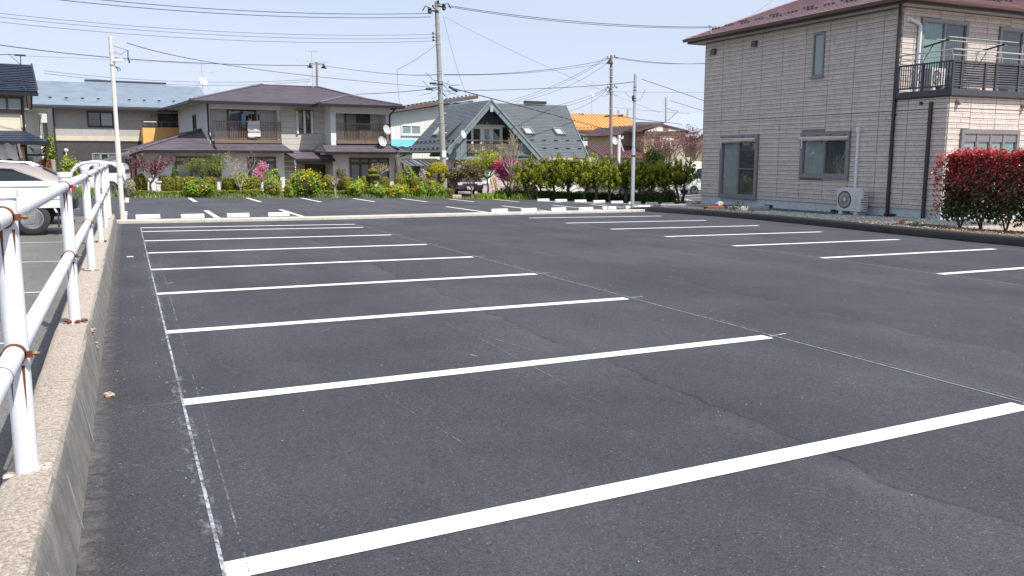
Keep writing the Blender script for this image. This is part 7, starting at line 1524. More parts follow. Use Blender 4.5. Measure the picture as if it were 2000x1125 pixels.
# little plants, pot dish and stones on the gravel strip
def tuft(name, label, p, n, size, m, h=.2, cat='plant'):
    e = tag(empty(name, p), label, cat); rng = np.random.default_rng(int(p[0]*100)); Q = rng.normal(size=(n, 3))*np.array([h, h, h*.4])*.6+np.array([0, 0, h*.5]); Q[:, 2] = np.abs(Q[:, 2]); leaf_cloud('leaves', Q, size, m, e, 3); mb = MB()
    for k_ in range(7): a = k_*.9; mb.tube([(0, 0, -.02), (math.cos(a)*h*.5, math.sin(a)*h*.5, h*.8)], .006, 4)
    mb.build('stems', M.bark, e); return e
tuft('weed_plant', 'green weed growing on the gravel under the tall side window', on_ground(1436, 412, .13), 160, .07, M.leaf_dark, .32); tuft('weed_plant', 'small dry pinkish weed on the gravel near the downpipe foot', on_ground(1760, 438, .13), 60, .05, M.leaf_rust, .16); tuft('weed_plant', 'low green weed at the foot of the hedge corner', on_ground(1790, 441, .14), 90, .05, M.leaf_green, .14); tuft('weed_plant', 'pale spring weed beside the last rear wheel stop', on_ground(1335, 399, .05), 90, .07, M.leaf_pale, .22)
flower('tiny yellow dandelion on the gravel before the air conditioner', 1667, 435, 19.6, M.leaf_yellow, 7, .04)
e = tag(empty('planter_dish', on_ground(1397, 407.5, .14)), 'terracotta planter trough on the gravel near the far house corner', 'planter'); boxes('trough', mat('terracotta', (.26, .07, .035), .8, .1), e, (-.45, .45, -.14, .14, 0, .10), bevel=.02); boxes('potting_soil', M.soil, e, (-.41, .41, -.10, .10, .098, .104)); mb = MB(); blob(mb, (.25, .05, .16), (.2, .13, .1), 4, 8, 5, .2); mb.build('stone', M.conc, e, smooth=True)
sp_ = tag(empty('stone_slab', on_ground(1462, 411, .13), R(8)), 'grey concrete slab step lying against the foundation under the side window', 'slab'); boxes('slab', M.conc, sp_, (-.9, .9, -.2, .2, 0, .16), bevel=.015)
ed = tag(empty('edging_block', on_ground(1343, 406.5, .05), R(-30)), 'low concrete edging block at the gravel corner by the wheel stops', 'kerb'); boxes('block', M.conc, ed, (-1.1, 1.2, -.1, .1, 0, .16), bevel=.012)
def pot(label, px, py, Y, r=.16, h=.26):
    p = at_depth(px, py, Y); e = tag(empty('flower_pot', p), label, 'flower pot'); mb = MB(); mb.lathe([(r*.65, 0), (r, h), (r*1.1, h), (r*1.1, h*.88), (r*.9, h*.86)], (0, 0, 0), 14); mb.build('pot', bpy.data.materials['terracotta'], e, smooth=True); rng = np.random.default_rng(2); leaf_cloud('leaves', rng.normal(size=(60, 3))*r*.6+np.array([0, 0, h+.05]), .07, M.leaf_green, e, 2)
pot('terracotta flower pot on the paving behind the conifer trunks', 1165.5, 389, 37.5)
def rock(label, px, py, Y, r, m=None, sd=1):
    p = at_depth(px, py, Y); mb = MB(); blob(mb, (0, 0, r*.35), (r, r*.7, r*.6), sd, 9, 6, .22); o = mb.build('garden_rock', m or M.stones_tan, None, loc=p); tag(o, label, 'rock')
M.rock_tan = mat('tan_rock', (.52, .42, .32), .9, .2, 5, bump=.4); rock('tan garden rock at the foot of the grey bare tree', 1016, 388.5, 39.2, .24, M.rock_tan, 3); rock('small tan garden rock left of the larger one', 1009, 390, 39.0, .13, M.rock_tan, 5); sl_ = tag(empty('stepping_slab', at_depth(888, 386, 40.5)), 'flat pale stone slab beside the short square hedge', 'slab'); boxes('slab', M.conc, sl_, (-.35, .3, -.2, .25, -.05, .14), bevel=.02)
M.bamboo = mat('yellow_pipe', (.66, .46, .14), .5, .1, 3)
for (px0, py0, px1, py1, r, lab) in ((965, 348, 973, 369, .075, 'thick yellow tube leaning in the undergrowth by the magenta blossom'), (958, 350, 965, 366, .035, 'thin yellow cane leaning left of the thick yellow tube')): a, b = at_depth(px1, py1+14, 40), at_depth(px0, py0, 40.3); mb = MB(); mb.tube([a, b], r, 10); mb.lathe([(r*1.05, -.01), (r*1.05, .01)], tuple(b), 10); o = mb.build('yellow_tube', M.bamboo, None, smooth=True); tag(o, lab, 'tube')
st = tag(empty('stone_lantern', Vector(garden_xy(311, 41.7))), 'white-grey stone post half hidden between the red maple and a yew dome', 'stone post'); boxes('post', M.conc_white, st, (-.1, .1, -.1, .1, 0, .62), bevel=.015); boxes('cap', M.conc_white, st, (-.15, .15, -.15, .15, .62, .7), bevel=.02)
# ================================================================ UTILITY POLES AND WIRES
def pole_thing(name, label, px_b, Y, py_top, r0, r1, m, lean_px=0.0):
    b = at_depth(px_b, 386, Y); z0 = gz(b.x, b.y); t = at_depth(px_b+lean_px, py_top, Y); e = tag(empty(name, (b.x, b.y, z0)), label, 'utility pole'); o = Vector((b.x, b.y, z0)); tp = t-o; tp.y = 0
    mb = MB(); mb.tube([(0, 0, -.1), tuple(tp*.5), tuple(tp)], [r0, (r0+r1)/2, r1], 14); mb.build('shaft', m, e, smooth=True); return e, o, tp
def on(tp, f): return tp*f
PA, oA, tA = pole_thing('utility_pole', 'tall concrete utility pole rising behind the golden topiary', 868.5, 43, 3, .165, .105, M.pole_conc, -16)
def insulators(e, c, n=3, s=1.0):
    for i in range(n):
        a = i*2.1; mb = MB(); p = Vector(c)+Vector((math.cos(a)*.22*s, math.sin(a)*.15*s, .06*i)); mb.bar(c, tuple(p), .03, .03); mb.lathe([(.03, -.08), (.06, -.05), (.03, -.02), (.06, .01), (.03, .04)], tuple(p), 8); mb.build('insulator', M.white_plastic if i == 1 else M.black, e, smooth=True)
def zA(py): return tA.z*(1-(py-3)/(386-3)*1.0) if False else at_depth(860, py, 43).z-oA.z
def cA(py): f = zA(py)/tA.z; return tA*f
for dx, dy, pyc in ((-.42, -.1, 22), (.42, .1, 12)):
    c = cA(pyc); mb = MB(); mb.bar(tuple(c-Vector((.0, .1, 0))), tuple(c+Vector((dx*1.25, dy, -.05))), .07, .07); mb.build('crossarm', M.black, PA); mb = MB(); q = c+Vector((dx, dy, 0)); mb.lathe([(.05, -.18), (.10, -.12), (.06, -.02), (.11, .05), (.05, .14)], tuple(q), 10); mb.tube([tuple(q+Vector((0, 0, .1))), tuple(q+Vector((dx*.5, 0, .2))), tuple(q+Vector((dx*.9, 0, -.05)))], .03, 6); mb.build('insulator', M.black, PA, smooth=True); insulators(PA, tuple(c+Vector((dx*.35, 0, .1))), 3)
for py in (67, 74, 80): c = cA(py); mb = MB(); mb.bar(tuple(c), tuple(c+Vector((-.3, -.05, 0))), .03, .03); mb.lathe([(.03, -.06), (.05, 0), (.03, .06)], tuple(c+Vector((-.28, -.05, .02))), 8); mb.build('insulator', M.black, PA, smooth=True)
for py in (24, 86, 138, 143, 158, 165, 200, 240): c = cA(py); mb = MB(); r = .11+.055*(py/386); mb.lathe([(r, -.03), (r+.012, -.03), (r+.012, .03), (r, .03)], tuple(c), 14); mb.build('band', M.black if py in (24, 165) else M.galv, PA, smooth=True)
for i in range(16): py = 50+i*19; c = cA(py); s_ = 1 if i % 2 else -1; mb = MB(); mb.tube([tuple(c+Vector((s_*.1, 0, 0))), tuple(c+Vector((s_*.26, -.03, 0)))], .012, 5); mb.build('step_bolt', M.galv, PA)
for (px, py, ln) in ((846, 163, 14), (838, 174, 14), (885, 174, 18)):
    p = at_depth(px, py, 42.8)-oA; d = ln*43/CAM_F/2; mb = MB(); mb.bar((p.x-d, p.y, p.z-(.0 if px < 860 else -.12)), (p.x+d, p.y, p.z-(0 if px < 860 else .12)), .11, .11); mb.build('splice_box', M.cable, PA, bevel=.02)
rnd = random.Random(11); mb = MB()
for i in range(11):
    c = cA(165+rnd.uniform(-12, 30)); a = Vector((rnd.uniform(-1.2, 1.6), rnd.uniform(-.3, .1), rnd.uniform(-.8, .3))); mb.tube([tuple(c), tuple(c+a*.5+Vector((0, -.15, -.25))), tuple(c+a)], .012, 5)
mb.build('drop_cable_loop', M.cable_blue, PA); mb = MB()
for i in range(9):
    c = cA(165+rnd.uniform(-14, 12)); a = Vector((rnd.uniform(-1.0, 1.2), rnd.uniform(-.3, .1), rnd.uniform(-.4, .4))); mb.tube([tuple(c), tuple(c+a*.5+Vector((0, -.15, rnd.uniform(-.5, -.1)))), tuple(c+a)], .013, 5)
mb.build('drop_cable_loop', M.cable, PA); c = cA(300); mb = MB(); mb.box(c.x-.1, c.x+.12, c.y-.19, c.y-.12, c.z-.2, c.z+.15); mb.build('number_plate', M.white_plastic, PA)
PB, oB, tB = pole_thing('utility_pole', 'weathered utility pole whose head shows above the ridge of the hipped house', 620, 92, 122, .17, .12, M.pole_dark, -1); insulators(PB, tuple(tB*.99), 3, 1.6)
for s_ in (-1, 1): mb = MB(); mb.bar(tuple(tB*.985), tuple(tB*.985+Vector((s_*.75, 0, .05))), .08, .08); mb.build('crossarm', M.red_trim, PB); mb = MB(); q = tB*.985+Vector((s_*.7, 0, -.1)); mb.lathe([(.10, -.2), (.2, -.1), (.12, .05), (.08, .15)], tuple(q), 8); mb.bar(tuple(q+Vector((-.3, 0, -.22))), tuple(q+Vector((.3, 0, -.26))), .12, .12); mb.build('insulator', M.black, PB, smooth=True)
PC, oC, tC = pole_thing('utility_pole', 'weathered wooden-brown utility pole rising behind the conifer row', 1192, 58, 108, .155, .10, M.pole_dark, 2)
for py, s_ in ((112, 1), (115, -1), (170, 1), (172, -1)):
    c = at_depth(1193, py, 58)-oC; mb = MB(); mb.bar(tuple(c), tuple(c+Vector((s_*.5, -.1, 0))), .05, .05); mb.build('crossarm', M.galv, PC); insulators(PC, tuple(c+Vector((s_*.3, -.1, 0))), 3, .8)
c = at_depth(1189, 121, 58)-oC; mb = MB(); mb.lathe([(.02, .22), (.12, .08), (.28, -.12), (.26, -.14)], (c.x, c.y-.15, c.z), 10); mb.build('lamp_shade', M.black, PC, smooth=True)
for py in (135, 150, 163, 178, 213): c = at_depth(1193, py, 58)-oC; mb = MB(); mb.tube([tuple(c+Vector((-.22, -.03, 0))), tuple(c+Vector((.22, -.03, 0)))], .015, 5); mb.lathe([(.13, -.03), (.15, -.03), (.15, .03), (.13, .03)], (c.x, c.y, c.z), 10); mb.build('band', M.galv, PC)
for (px, py) in ((1186, 227), (1212, 226)): c = at_depth(px, py, 57.8)-oC; mb = MB(); mb.bar((c.x-.2, c.y, c.z-.03), (c.x+.2, c.y, c.z+.04), .14, .14); mb.build('splice_box', M.cable, PC, bevel=.02)
mb = MB()
for i in range(8): c = at_depth(1193, 172, 58)-oC; a = Vector((rnd.uniform(-1.0, .5), -.2, rnd.uniform(-.7, .1))); mb.tube([tuple(c), tuple(c+a*.6+Vector((0, 0, -.25))), tuple(c+a)], .014, 5)
mb.build('drop_cable_loop', M.cable, PC)
PD, oD, tD = pole_thing('utility_pole', 'slim far utility pole above the maroon roof ridge', 1299.5, 100, 190, .17, .12, M.galv, 1)
for py in (197, 203, 214): c = at_depth(1300, py, 100)-oD; mb = MB(); mb.bar(tuple(c+Vector((-.5, 0, 0))), tuple(c+Vector((.55, 0, .02))), .06, .06); mb.build('crossarm', M.galv, PD)
mb = MB(); a, b = at_depth(1325, 217, 100)-oD, at_depth(1303, 237, 100)-oD; mb.tube([a, b], .03, 5); mb.tube([at_depth(1302, 210, 100)-oD, at_depth(1312, 216, 100)-oD, a], .03, 5); mb.build('stay_wire', M.cable, PD)

def wire(label, pts, r=.014, m=None, t0=0.0, t1=1.0, group=None):
    """A hanging wire: a parabola through three surveyed points (px, py, depth)."""
    A, B, C = [at_depth(*p) for p in pts]; dab = (B-A).length; dac = (C-A).length; tm = clampf(dab/max(dac, 1e-6), .1, .9); n = 22; P = []
    for i in range(n+1):
        t = t0+(t1-t0)*i/n; la = (t-tm)*(t-1)/(tm); lb = t*(t-1)/(tm*(tm-1)); lc = t*(t-tm)/(1-tm); P.append(A*la+B*lb+C*lc)
    mb = MB(); mb.tube(P, r, 5); o = mb.build('overhead_wire', m or M.cable, None, smooth=True); tag(o, label, 'wire', 'overhead wires'); return o
W = wire
W('upper power line running left from the head of the tall concrete pole', [(200, 0, 43), (500, 22, 43), (845, 26, 43)], .016, None, -.5); W('second power line running left just below the topmost one', [(118, 0, 43.3), (480, 29, 43.3), (842, 33, 43.3)], .016, None, -.4)
W('highest of three thin parallel lines at the left of the tall pole', [(0, 26, 43), (400, 60, 43), (848, 67, 43)], .010, M.cable_purple, -.3); W('middle one of three thin parallel lines at the left of the tall pole', [(0, 33.5, 43), (400, 67, 43), (848, 74, 43)], .010, M.cable_purple, -.3); W('lowest of three thin parallel lines at the left of the tall pole', [(0, 43, 43), (400, 76, 43), (848, 80, 43)], .010, M.cable_purple, -.3)
W('long line crossing behind the beige pole to the pole above the hipped ridge', [(0, 88, 70), (250, 115, 80), (612, 128, 92)], .03, None, -.4); W('line from the pole above the hipped ridge to the middle of the tall pole', [(636, 129, 92), (760, 144, 66), (864, 145, 43)], .02, M.cable_purple)
W('twisted service cable from the beige pole top to the tall pole', [(248, 84, 24.2), (470, 131, 33), (862, 172, 43)], .010, None); W('guy wire slanting down from the tall pole head across the charcoal roof', [(866, 33, 43), (895, 140, 44), (960, 270, 50)], .008, M.cable_purple); W('thin diagonal wire from the tall pole head towards the large house', [(867, 33, 43), (1050, 122, 46), (1180, 178, 48)], .007, M.cable_purple, 0, 1.4)
W('upper power line from the tall pole head to behind the large house', [(876, 11, 43), (1150, 44, 43), (1420, 52, 43)], .017, None, 0, 1.12); W('lower power line from the tall pole head to behind the large house', [(874, 13, 43.4), (1150, 47, 43.4), (1420, 53.5, 43.4)], .015, None, 0, 1.12)
W('purple line from the tall pole middle to the brown pole head', [(866, 145, 43), (1030, 140, 50), (1188, 116, 58)], .017, M.cable_purple); W('second purple line ending below the brown pole head', [(866, 146.5, 43.2), (1030, 142, 50), (1188, 122, 58)], .012, M.cable_purple)
W('line from the tall pole to the galvanised pole top', [(868, 178, 43), (1080, 172, 36), (1237, 160, 28.6)], .013, M.cable_purple); W('thick black cable sagging across the charcoal gable roof', [(882, 172, 43), (1000, 203, 49), (1190, 254, 58)], .028, None); W('black cable continuing right from the brown pole low over the roofs', [(1196, 225, 58), (1290, 238, 70), (1372, 246, 80)], .028, None, 0, 1.1)
W('upper line of three fanning left and down from the brown pole head', [(1186, 110, 58), (1090, 163, 66), (985, 200, 74)], .012, None); W('middle line of three fanning left and down from the brown pole head', [(1186, 113, 58), (1095, 165, 66), (995, 202, 74)], .012, None); W('lower line of three fanning left and down from the brown pole head', [(1187, 122, 58), (1095, 174, 66), (1010, 200, 72)], .012, None)
W('topmost drop line from the brown pole waist to the charcoal roof ridge', [(1186, 170, 58), (1150, 188, 64), (1092, 205, 70)], .013, None); W('middle drop line from the brown pole waist to the charcoal roof ridge', [(1186, 172, 58), (1150, 193, 64), (1097, 209, 70)], .013, None); W('lowest drop line from the brown pole waist to the charcoal roof end', [(1186, 174, 58), (1152, 201, 64), (1110, 218, 70)], .013, None)
W('bundled line from the brown pole head to the corner of the large house', [(1198, 111, 58), (1270, 121, 58), (1378, 124, 58)], .020, None, 0, 1.1); W('second line just under the bundled one at the brown pole head', [(1198, 113, 58), (1270, 122.5, 58.3), (1378, 123.2, 58.3)], .013, None, 0, 1.1)
W('straight line falling from the galvanised pole to the large house', [(1254, 155, 28.6), (1310, 174, 30), (1376, 197, 32)], .011, None, 0, 1.05); W('thin line from the slim far pole falling right', [(1308, 196, 100), (1340, 206, 100), (1376, 217, 100)], .028, None); W('faint level line across the gap right of the galvanised pole', [(1196, 179, 90), (1290, 180.5, 90), (1378, 180, 90)], .018, M.cable_purple); W('faint lower level line right of the galvanised pole', [(1200, 210, 95), (1290, 218, 95), (1378, 223, 95)], .018, M.cable_purple)
W('thin low line right of the navy roof across the sky', [(85, 138, 88), (300, 157, 90), (605, 155, 92)], .020, M.cable_purple); W('second thin low line right of the navy roof', [(85, 143, 88), (300, 163.5, 90), (605, 159, 92)], .020, M.cable_purple); W('slack wire from the tall pole down to the hipped house ridge', [(858, 171, 43), (800, 178, 47), (696, 184, 53)], .016, None); W('steep wire from the tall pole to a knot above the wing roof', [(851, 88, 43), (812, 116, 44), (776, 136, 45)], .009, None); W('wire hanging from the knot above the wing roof down to the wing corner', [(776, 136, 45), (779, 190, 47), (785, 206, 49)], .008, M.cable_purple)
W('thin wire passing over the roof of the large house', [(1430, 50, 60), (1470, 28, 60), (1512, -2, 60)], .014, M.cable_purple, -.05, 1.1); W('service wire entering the navy-roofed house from the left', [(0, 107, 47), (20, 106.5, 47), (40, 108, 47)], .016, None, -.6); W('faint line leaving the navy roof mast to the right', [(46, 109, 47), (250, 118, 60), (400, 126, 75)], .008, M.cable_purple)

# ================================================================ VEHICLES
def paint(name, c, rough=.25, metal=.0):
    m = mat(name, c, rough, .04, 2, metal=metal); b = m.node_tree.nodes['Principled BSDF']; b.inputs['Coat Weight'].default_value = .6; b.inputs['Coat Roughness'].default_value = .06; return m
def wheel(parent, x, y, r, w, side, rim=None, holes=8):
    mb = MB(); mb.lathe([(r*.62, -w/2), (r*.9, -w/2), (r, -w*.36), (r, w*.36), (r*.9, w/2), (r*.62, w/2)], (x, y, r), 26, 'y'); t = mb.build('wheel', M.tyre, parent, smooth=True); s = side; mb = MB()
    mb.lathe([(r*.64, s*w*.5), (r*.60, s*w*.52), (r*.55, s*w*.22), (r*.50, s*w*.20), (r*.46, s*w*.34), (r*.34, s*w*.30), (r*.28, s*w*.42), (r*.17, s*w*.43), (r*.15, s*w*.25), (.0, s*w*.25)], (x, y, r), 24, 'y'); rm = mb.build('rim', rim or M.rim, t); mb = MB()
    for k in range(holes): a = 6.283*k/holes; mb.lathe([(r*.085, s*w*.325), (r*.085, s*w*.352)], (x+math.cos(a)*r*.40, y, r+math.sin(a)*r*.40), 8, 'y')
    mb.lathe([(r*.56, s*w*.40), (r*.56, s*w*.405), (r*.49, s*w*.405), (r*.49, s*w*.40)], (x, y, r), 24, 'y'); mb.lathe([(r*.13, s*w*.40), (r*.12, s*w*.45)], (x, y, r), 8, 'y'); mb.build('rim_holes', M.dark_hole, t); return t
def car(name, label, cat, loc, rz, L_, Wd, H, st, body, wins, r=.29, wx=None, glassm=None, belt=None, plate=None, lamp_h=.62, rear_lamp=True, lamp_kind='tall', extra=None):
    """Car facing +x. st: stations (x, z_low, z_belt, z_top, roof_half_width_ratio); wins: side window spans."""
    e = tag(empty(name, loc, rz), label, cat); hw = Wd/2; mb = MB(); vs = []; prof_n = 0
    for (x, zl, zb, zt, rw) in st:
        half = [(hw*.80, zl), (hw*.95, zl+.06), (hw, zl+(zb-zl)*.45), (hw*.965, zb), (hw*(.965-(.965-rw)*.08), zb+.02), (hw*rw, max(zt-.06, zb+.03)), (hw*rw*.86, max(zt-.015, zb+.035)), (hw*rw*.4, max(zt, zb+.04))]
        ring = [(x, y, z) for y, z in half]+[(x, -y, z) for y, z in half[::-1]]; vs += ring; prof_n = len(ring)
    n = len(st); fs = [(i*prof_n+k, i*prof_n+(k+1) % prof_n, (i+1)*prof_n+(k+1) % prof_n, (i+1)*prof_n+k) for i in range(n-1) for k in range(prof_n)]+[tuple(range(prof_n)), tuple((n-1)*prof_n+k for k in range(prof_n))]
    mb.add(vs, fs); b = mb.build('body', body, e, smooth=True); g = glassm or M.car_glass
    def at(x):
        for a, c in zip(st, st[1:]):
            if a[0] <= x <= c[0]: t = (x-a[0])/(c[0]-a[0]+1e-9); return [a[i]+(c[i]-a[i])*t for i in range(5)]
        return st[-1]
    for (xa0, xa1, xb0, xb1) in wins:                                    # lower span, upper span
        for s in (-1, 1):
            def pt(x, f, o_): a = at(x); zb = a[2]+.03; zt = a[3]-.09; z = zb+(zt-zb)*f; y = hw*(.96-(.96-a[4])*f)+o_; return (x, s*y, z)
            w = MB(); o0 = [pt(xa0, .03, .012), pt(xa1, .03, .012), pt(xb1, .97, .012), pt(xb0, .97, .012)]; i0 = [pt(xa0, .03, -.03), pt(xa1, .03, -.03), pt(xb1, .97, -.03), pt(xb0, .97, -.03)]; w.add(o0+i0, [(0, 1, 2, 3), (0, 1, 5, 4), (1, 2, 6, 5), (2, 3, 7, 6), (3, 0, 4, 7)]); w.build('side_window', g, e)
    for xx in (wx or (-L_*.30, L_*.31)):
        for s in (-1, 1):
            a = MB(); a.lathe([(r*1.14, s*(hw-.02)), (r*1.14, s*(hw+.006)), (r*.9, s*(hw+.004))], (xx, 0, r*1.0), 22, 'y'); a.build('wheel_arch', M.dark_hole, e); wheel(e, xx, s*(hw-.075), r, .17, s)
    def end_glass(x0, z0, x1, z1, wr0, wr1, o_):                          # windscreen or rear window
        w = MB(); d = Vector((z1-z0, 0, -(x1-x0))).normalized()*o_; P = [(x0, -hw*wr0, z0), (x0, hw*wr0, z0), (x1, hw*wr1, z1), (x1, -hw*wr1, z1)]; Q = [tuple(Vector(p)+d) for p in P]; w.add(P+Q, [(4, 5, 6, 7), (0, 1, 5, 4), (1, 2, 6, 5), (2, 3, 7, 6), (3, 0, 4, 7)]); w.build('windscreen' if x0 > 0 else 'rear_window', g, e)
    if extra: extra(e, b, end_glass, hw)
    xr = st[0][0]
    if rear_lamp:
        for s in (-1, 1):
            if lamp_kind == 'tall': boxes('tail_lamp', M.red_lamp, e, (xr-.02, xr+.10, s*hw*.93-.07, s*hw*.93+.06, lamp_h, lamp_h+.28), bevel=.02)
            else: mb = MB(); mb.lathe([(.005, -.05), (.085, -.04), (.095, .02)], (xr+.02, s*hw*.80, lamp_h+.1), 14, 'x'); mb.build('tail_lamp', M.red_lamp, e, smooth=True)
    xf = st[-1][0]
    for s in (-1, 1): boxes('headlamp', M.head_lamp, e, (xf-.12, xf+.015, s*hw*.72-.14, s*hw*.72+.14, .58, .74), bevel=.03); boxes('mirror', body, e, (xf-L_*.30, xf-L_*.30+.1, s*(hw+.02)-.0-(.0 if s > 0 else .14), s*(hw+.02)+(.14 if s > 0 else 0), 1.0*st[len(st)//2][2]+.02, st[len(st)//2][2]+.16), bevel=.02)
    if plate: boxes('number_plate', plate, e, (xr-.045, xr-.03, -.17, .17, .42, .59)); boxes('number_plate', plate, e, (xf+.02, xf+.03, -.17, .17, .36, .53))
    boxes('bumper', M.black, e, (xr-.03, xr+.12, -hw*.9, hw*.9, .30, .40), bevel=.02); return e
M.car_glass = mat('car_glass', (.018, .024, .032), .06, .1, 2); M.head_lamp = mat('head_lamp', (.62, .64, .66), .1, .05)
silver = paint('champagne_paint', (.36, .315, .285), .35, .3); white_p = paint('white_paint', (.76, .77, .78), .28); mint = paint('pale_mint_paint', (.62, .66, .60), .3); beige_p = paint('beige_suv_paint', (.55, .50, .40), .3, .2); dark_p = paint('dark_grey_paint', (.05, .05, .055), .25, .3); plum = paint('plum_paint', (.05, .04, .055), .25, .3)

# small truck beside the wall: only its flat bed and rear wheel are inside the frame
kt = tag(empty('small_truck', Vector((-2.53, 18.0, gz(-2.5, 18)+.2)), R(181)), 'white small flatbed truck behind the railing, showing its bed side and rear wheel', 'truck')
hw = .72; zc = .60
boxes('bed_floor', white_p, kt, (-1.50, .25, -hw, hw, zc-.04, zc)); 
for s in (-1, 1):
    y0 = s*hw; boxes('bed_side', white_p, kt, (-1.50, .25, min(y0, y0-s*.035), max(y0, y0-s*.035), zc+.005, zc+.30), bevel=.008); boxes('bed_side_rib', white_p, kt, (-1.51, .26, min(y0, y0+s*.02), max(y0, y0+s*.02), zc+.25, zc+.31), (-1.51, .26, min(y0, y0+s*.015), max(y0, y0+s*.015), zc+.02, zc+.07), bevel=.006); boxes('bed_sill', white_p, kt, (-1.50, .25, min(y0, y0+s*.012), max(y0, y0+s*.012), zc-.13, zc-.045), bevel=.006)
    boxes('latch', M.galv, kt, (-1.2, -1.1, min(y0+s*.02, y0+s*.04), max(y0+s*.02, y0+s*.04), zc-.02, zc+.05))
    mb = MB(); 
    for k in range(10): a = math.radians(25+k*14); c, s_ = math.cos(a), math.sin(a); a2 = math.radians(25+(k+1)*14); c2, s2 = math.cos(a2), math.sin(a2); mb.add([(-.95+c*.40, y0, .29+s_*.36), (-.95+c2*.40, y0, .29+s2*.36), (-.95+c2*.40, y0-s*.22, .29+s2*.36), (-.95+c*.40, y0-s*.22, .29+s_*.36), (-.95+c*.43, y0, .29+s_*.39), (-.95+c2*.43, y0, .29+s2*.39)], [(0, 1, 2, 3), (0, 1, 5, 4)])
    mb.build('mudguard', white_p, kt); wheel(kt, -.95, s*(hw-.085), .29, .165, s, None, 10); wheel(kt, 1.0, s*(hw-.085), .27, .16, s)
boxes('tail_gate', white_p, kt, (-1.55, -1.505, -hw, hw, zc+.005, zc+.30), bevel=.008); boxes('chassis', M.black, kt, (-1.4, 1.3, -.32, .32, .30, zc-.045), (-1.48, -1.4, -.6, .6, .38, .50)); boxes('mud_flap', M.black, kt, (-1.37, -1.35, -.70, -.50, .12, .5), (-1.37, -1.35, .50, .70, .12, .5)); boxes('tail_lamp', M.red_lamp, kt, (-1.53, -1.46, -.66, -.45, .40, .50), (-1.53, -1.46, .45, .66, .40, .50))
mb = MB(); vs = []
for y in (-hw, hw): vs += [(.28, y, .32), (1.52, y, .32), (1.56, y, .75), (1.42, y, 1.05), (1.05, y*.9, 1.72), (.32, y*.9, 1.74)]
mb.add(vs, [(0, 1, 2, 3, 4, 5), (6, 7, 8, 9, 10, 11)]+[(i, (i+1) % 6, 6+(i+1) % 6, 6+i) for i in range(6)]); mb.build('cab', white_p, kt, bevel=.03)
for s in (-1, 1): mb = MB(); y = s*(hw+.004); mb.add([(.45, y, 1.03), (1.3, y, 1.03), (.98, y*.92, 1.6), (.45, y*.92, 1.6)], [(0, 1, 2, 3)]); mb.build('side_window', M.car_glass, kt); boxes('headlamp', M.head_lamp, kt, (1.5, 1.57, s*.52-.12, s*.52+.12, .62, .76))
mb = MB(); mb.add([(1.425, -.62, 1.08), (1.425, .62, 1.08), (1.09, .56, 1.66), (1.09, -.56, 1.66)], [(0, 1, 2, 3)]); mb.build('windscreen', M.car_glass, kt)
for x in (-.2, -.9, -1.4): boxes('rope_hook', M.galv, kt, (x, x+.05, -hw-.02, -hw-.002, zc-.10, zc-.05))
# champagne wagon behind it
wst = [(-2.2, .40, .82, .86, .80), (-2.12, .34, .84, .93, .80), (-1.70, .30, .84, 1.13, .78), (-1.2, .28, .84, 1.23, .78), (-.2, .28, .84, 1.28, .78), (.45, .28, .83, 1.24, .77), (1.15, .28, .82, .88, .80), (1.9, .30, .76, .79, .84), (2.2, .38, .60, .62, .80)]
def wag_extra(e, b, eg, hw):
    eg(-2.12, .90, -1.68, 1.14, .74, .68, -.02); eg(1.12, .90, .48, 1.22, .80, .70, .02)
    for s in (-1, 1): mb = MB(); mb.tube([(-1.55, s*hw*.68, 1.18), (-1.4, s*hw*.68, 1.25), (.1, s*hw*.68, 1.32), (.25, s*hw*.68, 1.27)], .014, 6); mb.build('roof_rail', M.alu, e, smooth=True); boxes('belt_trim', M.alu, e, (-1.5, 1.0, min(s*hw*.97, s*(hw*.97+.012)), max(s*hw*.97, s*(hw*.97+.012)), .82, .84)); mb = MB(); mb.tube([(-1.72, s*(hw*.95), .88), (-1.2, s*hw*.86, 1.13), (-.2, s*hw*.82, 1.20), (.5, s*hw*.83, 1.16)], .012, 5); mb.build('window_trim', M.alu, e)
    boxes('door_line', M.dark_hole, e, (-.35, -.335, -hw-.003, -hw+.01, .38, .9), (.75, .765, -hw-.003, -hw+.01, .38, .9)); mb = MB(); mb.prism([(-2.28, -hw*.9, .30), (-2.28, -hw*.9, .52), (-2.0, -hw*1.01, .55), (-2.0, -hw*1.01, .26)], (0, hw*1.86, 0)); mb.build('bumper_cover', M.black, e, bevel=.03)
car('station_wagon', 'champagne station wagon with roof rails parked behind the white flatbed truck', 'car', Vector((-3.27, 20.9, gz(-3, 20)+.2)), R(181), 4.4, 1.70, 1.48, wst, silver, [(-1.68, -.40, -1.12, -.40), (-.32, .72, -.32, .62)], wx=(-1.35, 1.32), extra=wag_extra)
hst = [(-1.65, .34, .95, 1.2, .80), (-1.6, .26, .97, 1.42, .80), (-1.2, .24, .97, 1.52, .80), (.2, .24, .95, 1.53, .80), (.6, .24, .93, 1.42, .78), (1.1, .25, .9, .97, .82), (1.55, .28, .8, .84, .8), (1.68, .36, .62, .66, .78)]
def h_extra(e, b, eg, hw): eg(-1.66, 1.0, -1.58, 1.42, .78, .72, -.02); eg(1.08, .98, .62, 1.42, .80, .72, .02)
def gpt(px, py, z=.0): p = on_ground(px, py, z); return Vector((p.x, p.y, gz(p.x, p.y)+z))
p = at_depth(213, 380, 46); car('white_hatchback', 'white hatchback seen between the railing posts under the white arch', 'car', Vector((p.x-.75, p.y, gz(p.x, 46)+.03)), R(170), 3.4, 1.48, 1.53, hst, white_p, [(-1.45, -.5, -1.4, -.5), (-.42, .75, -.42, .5)], extra=h_extra)
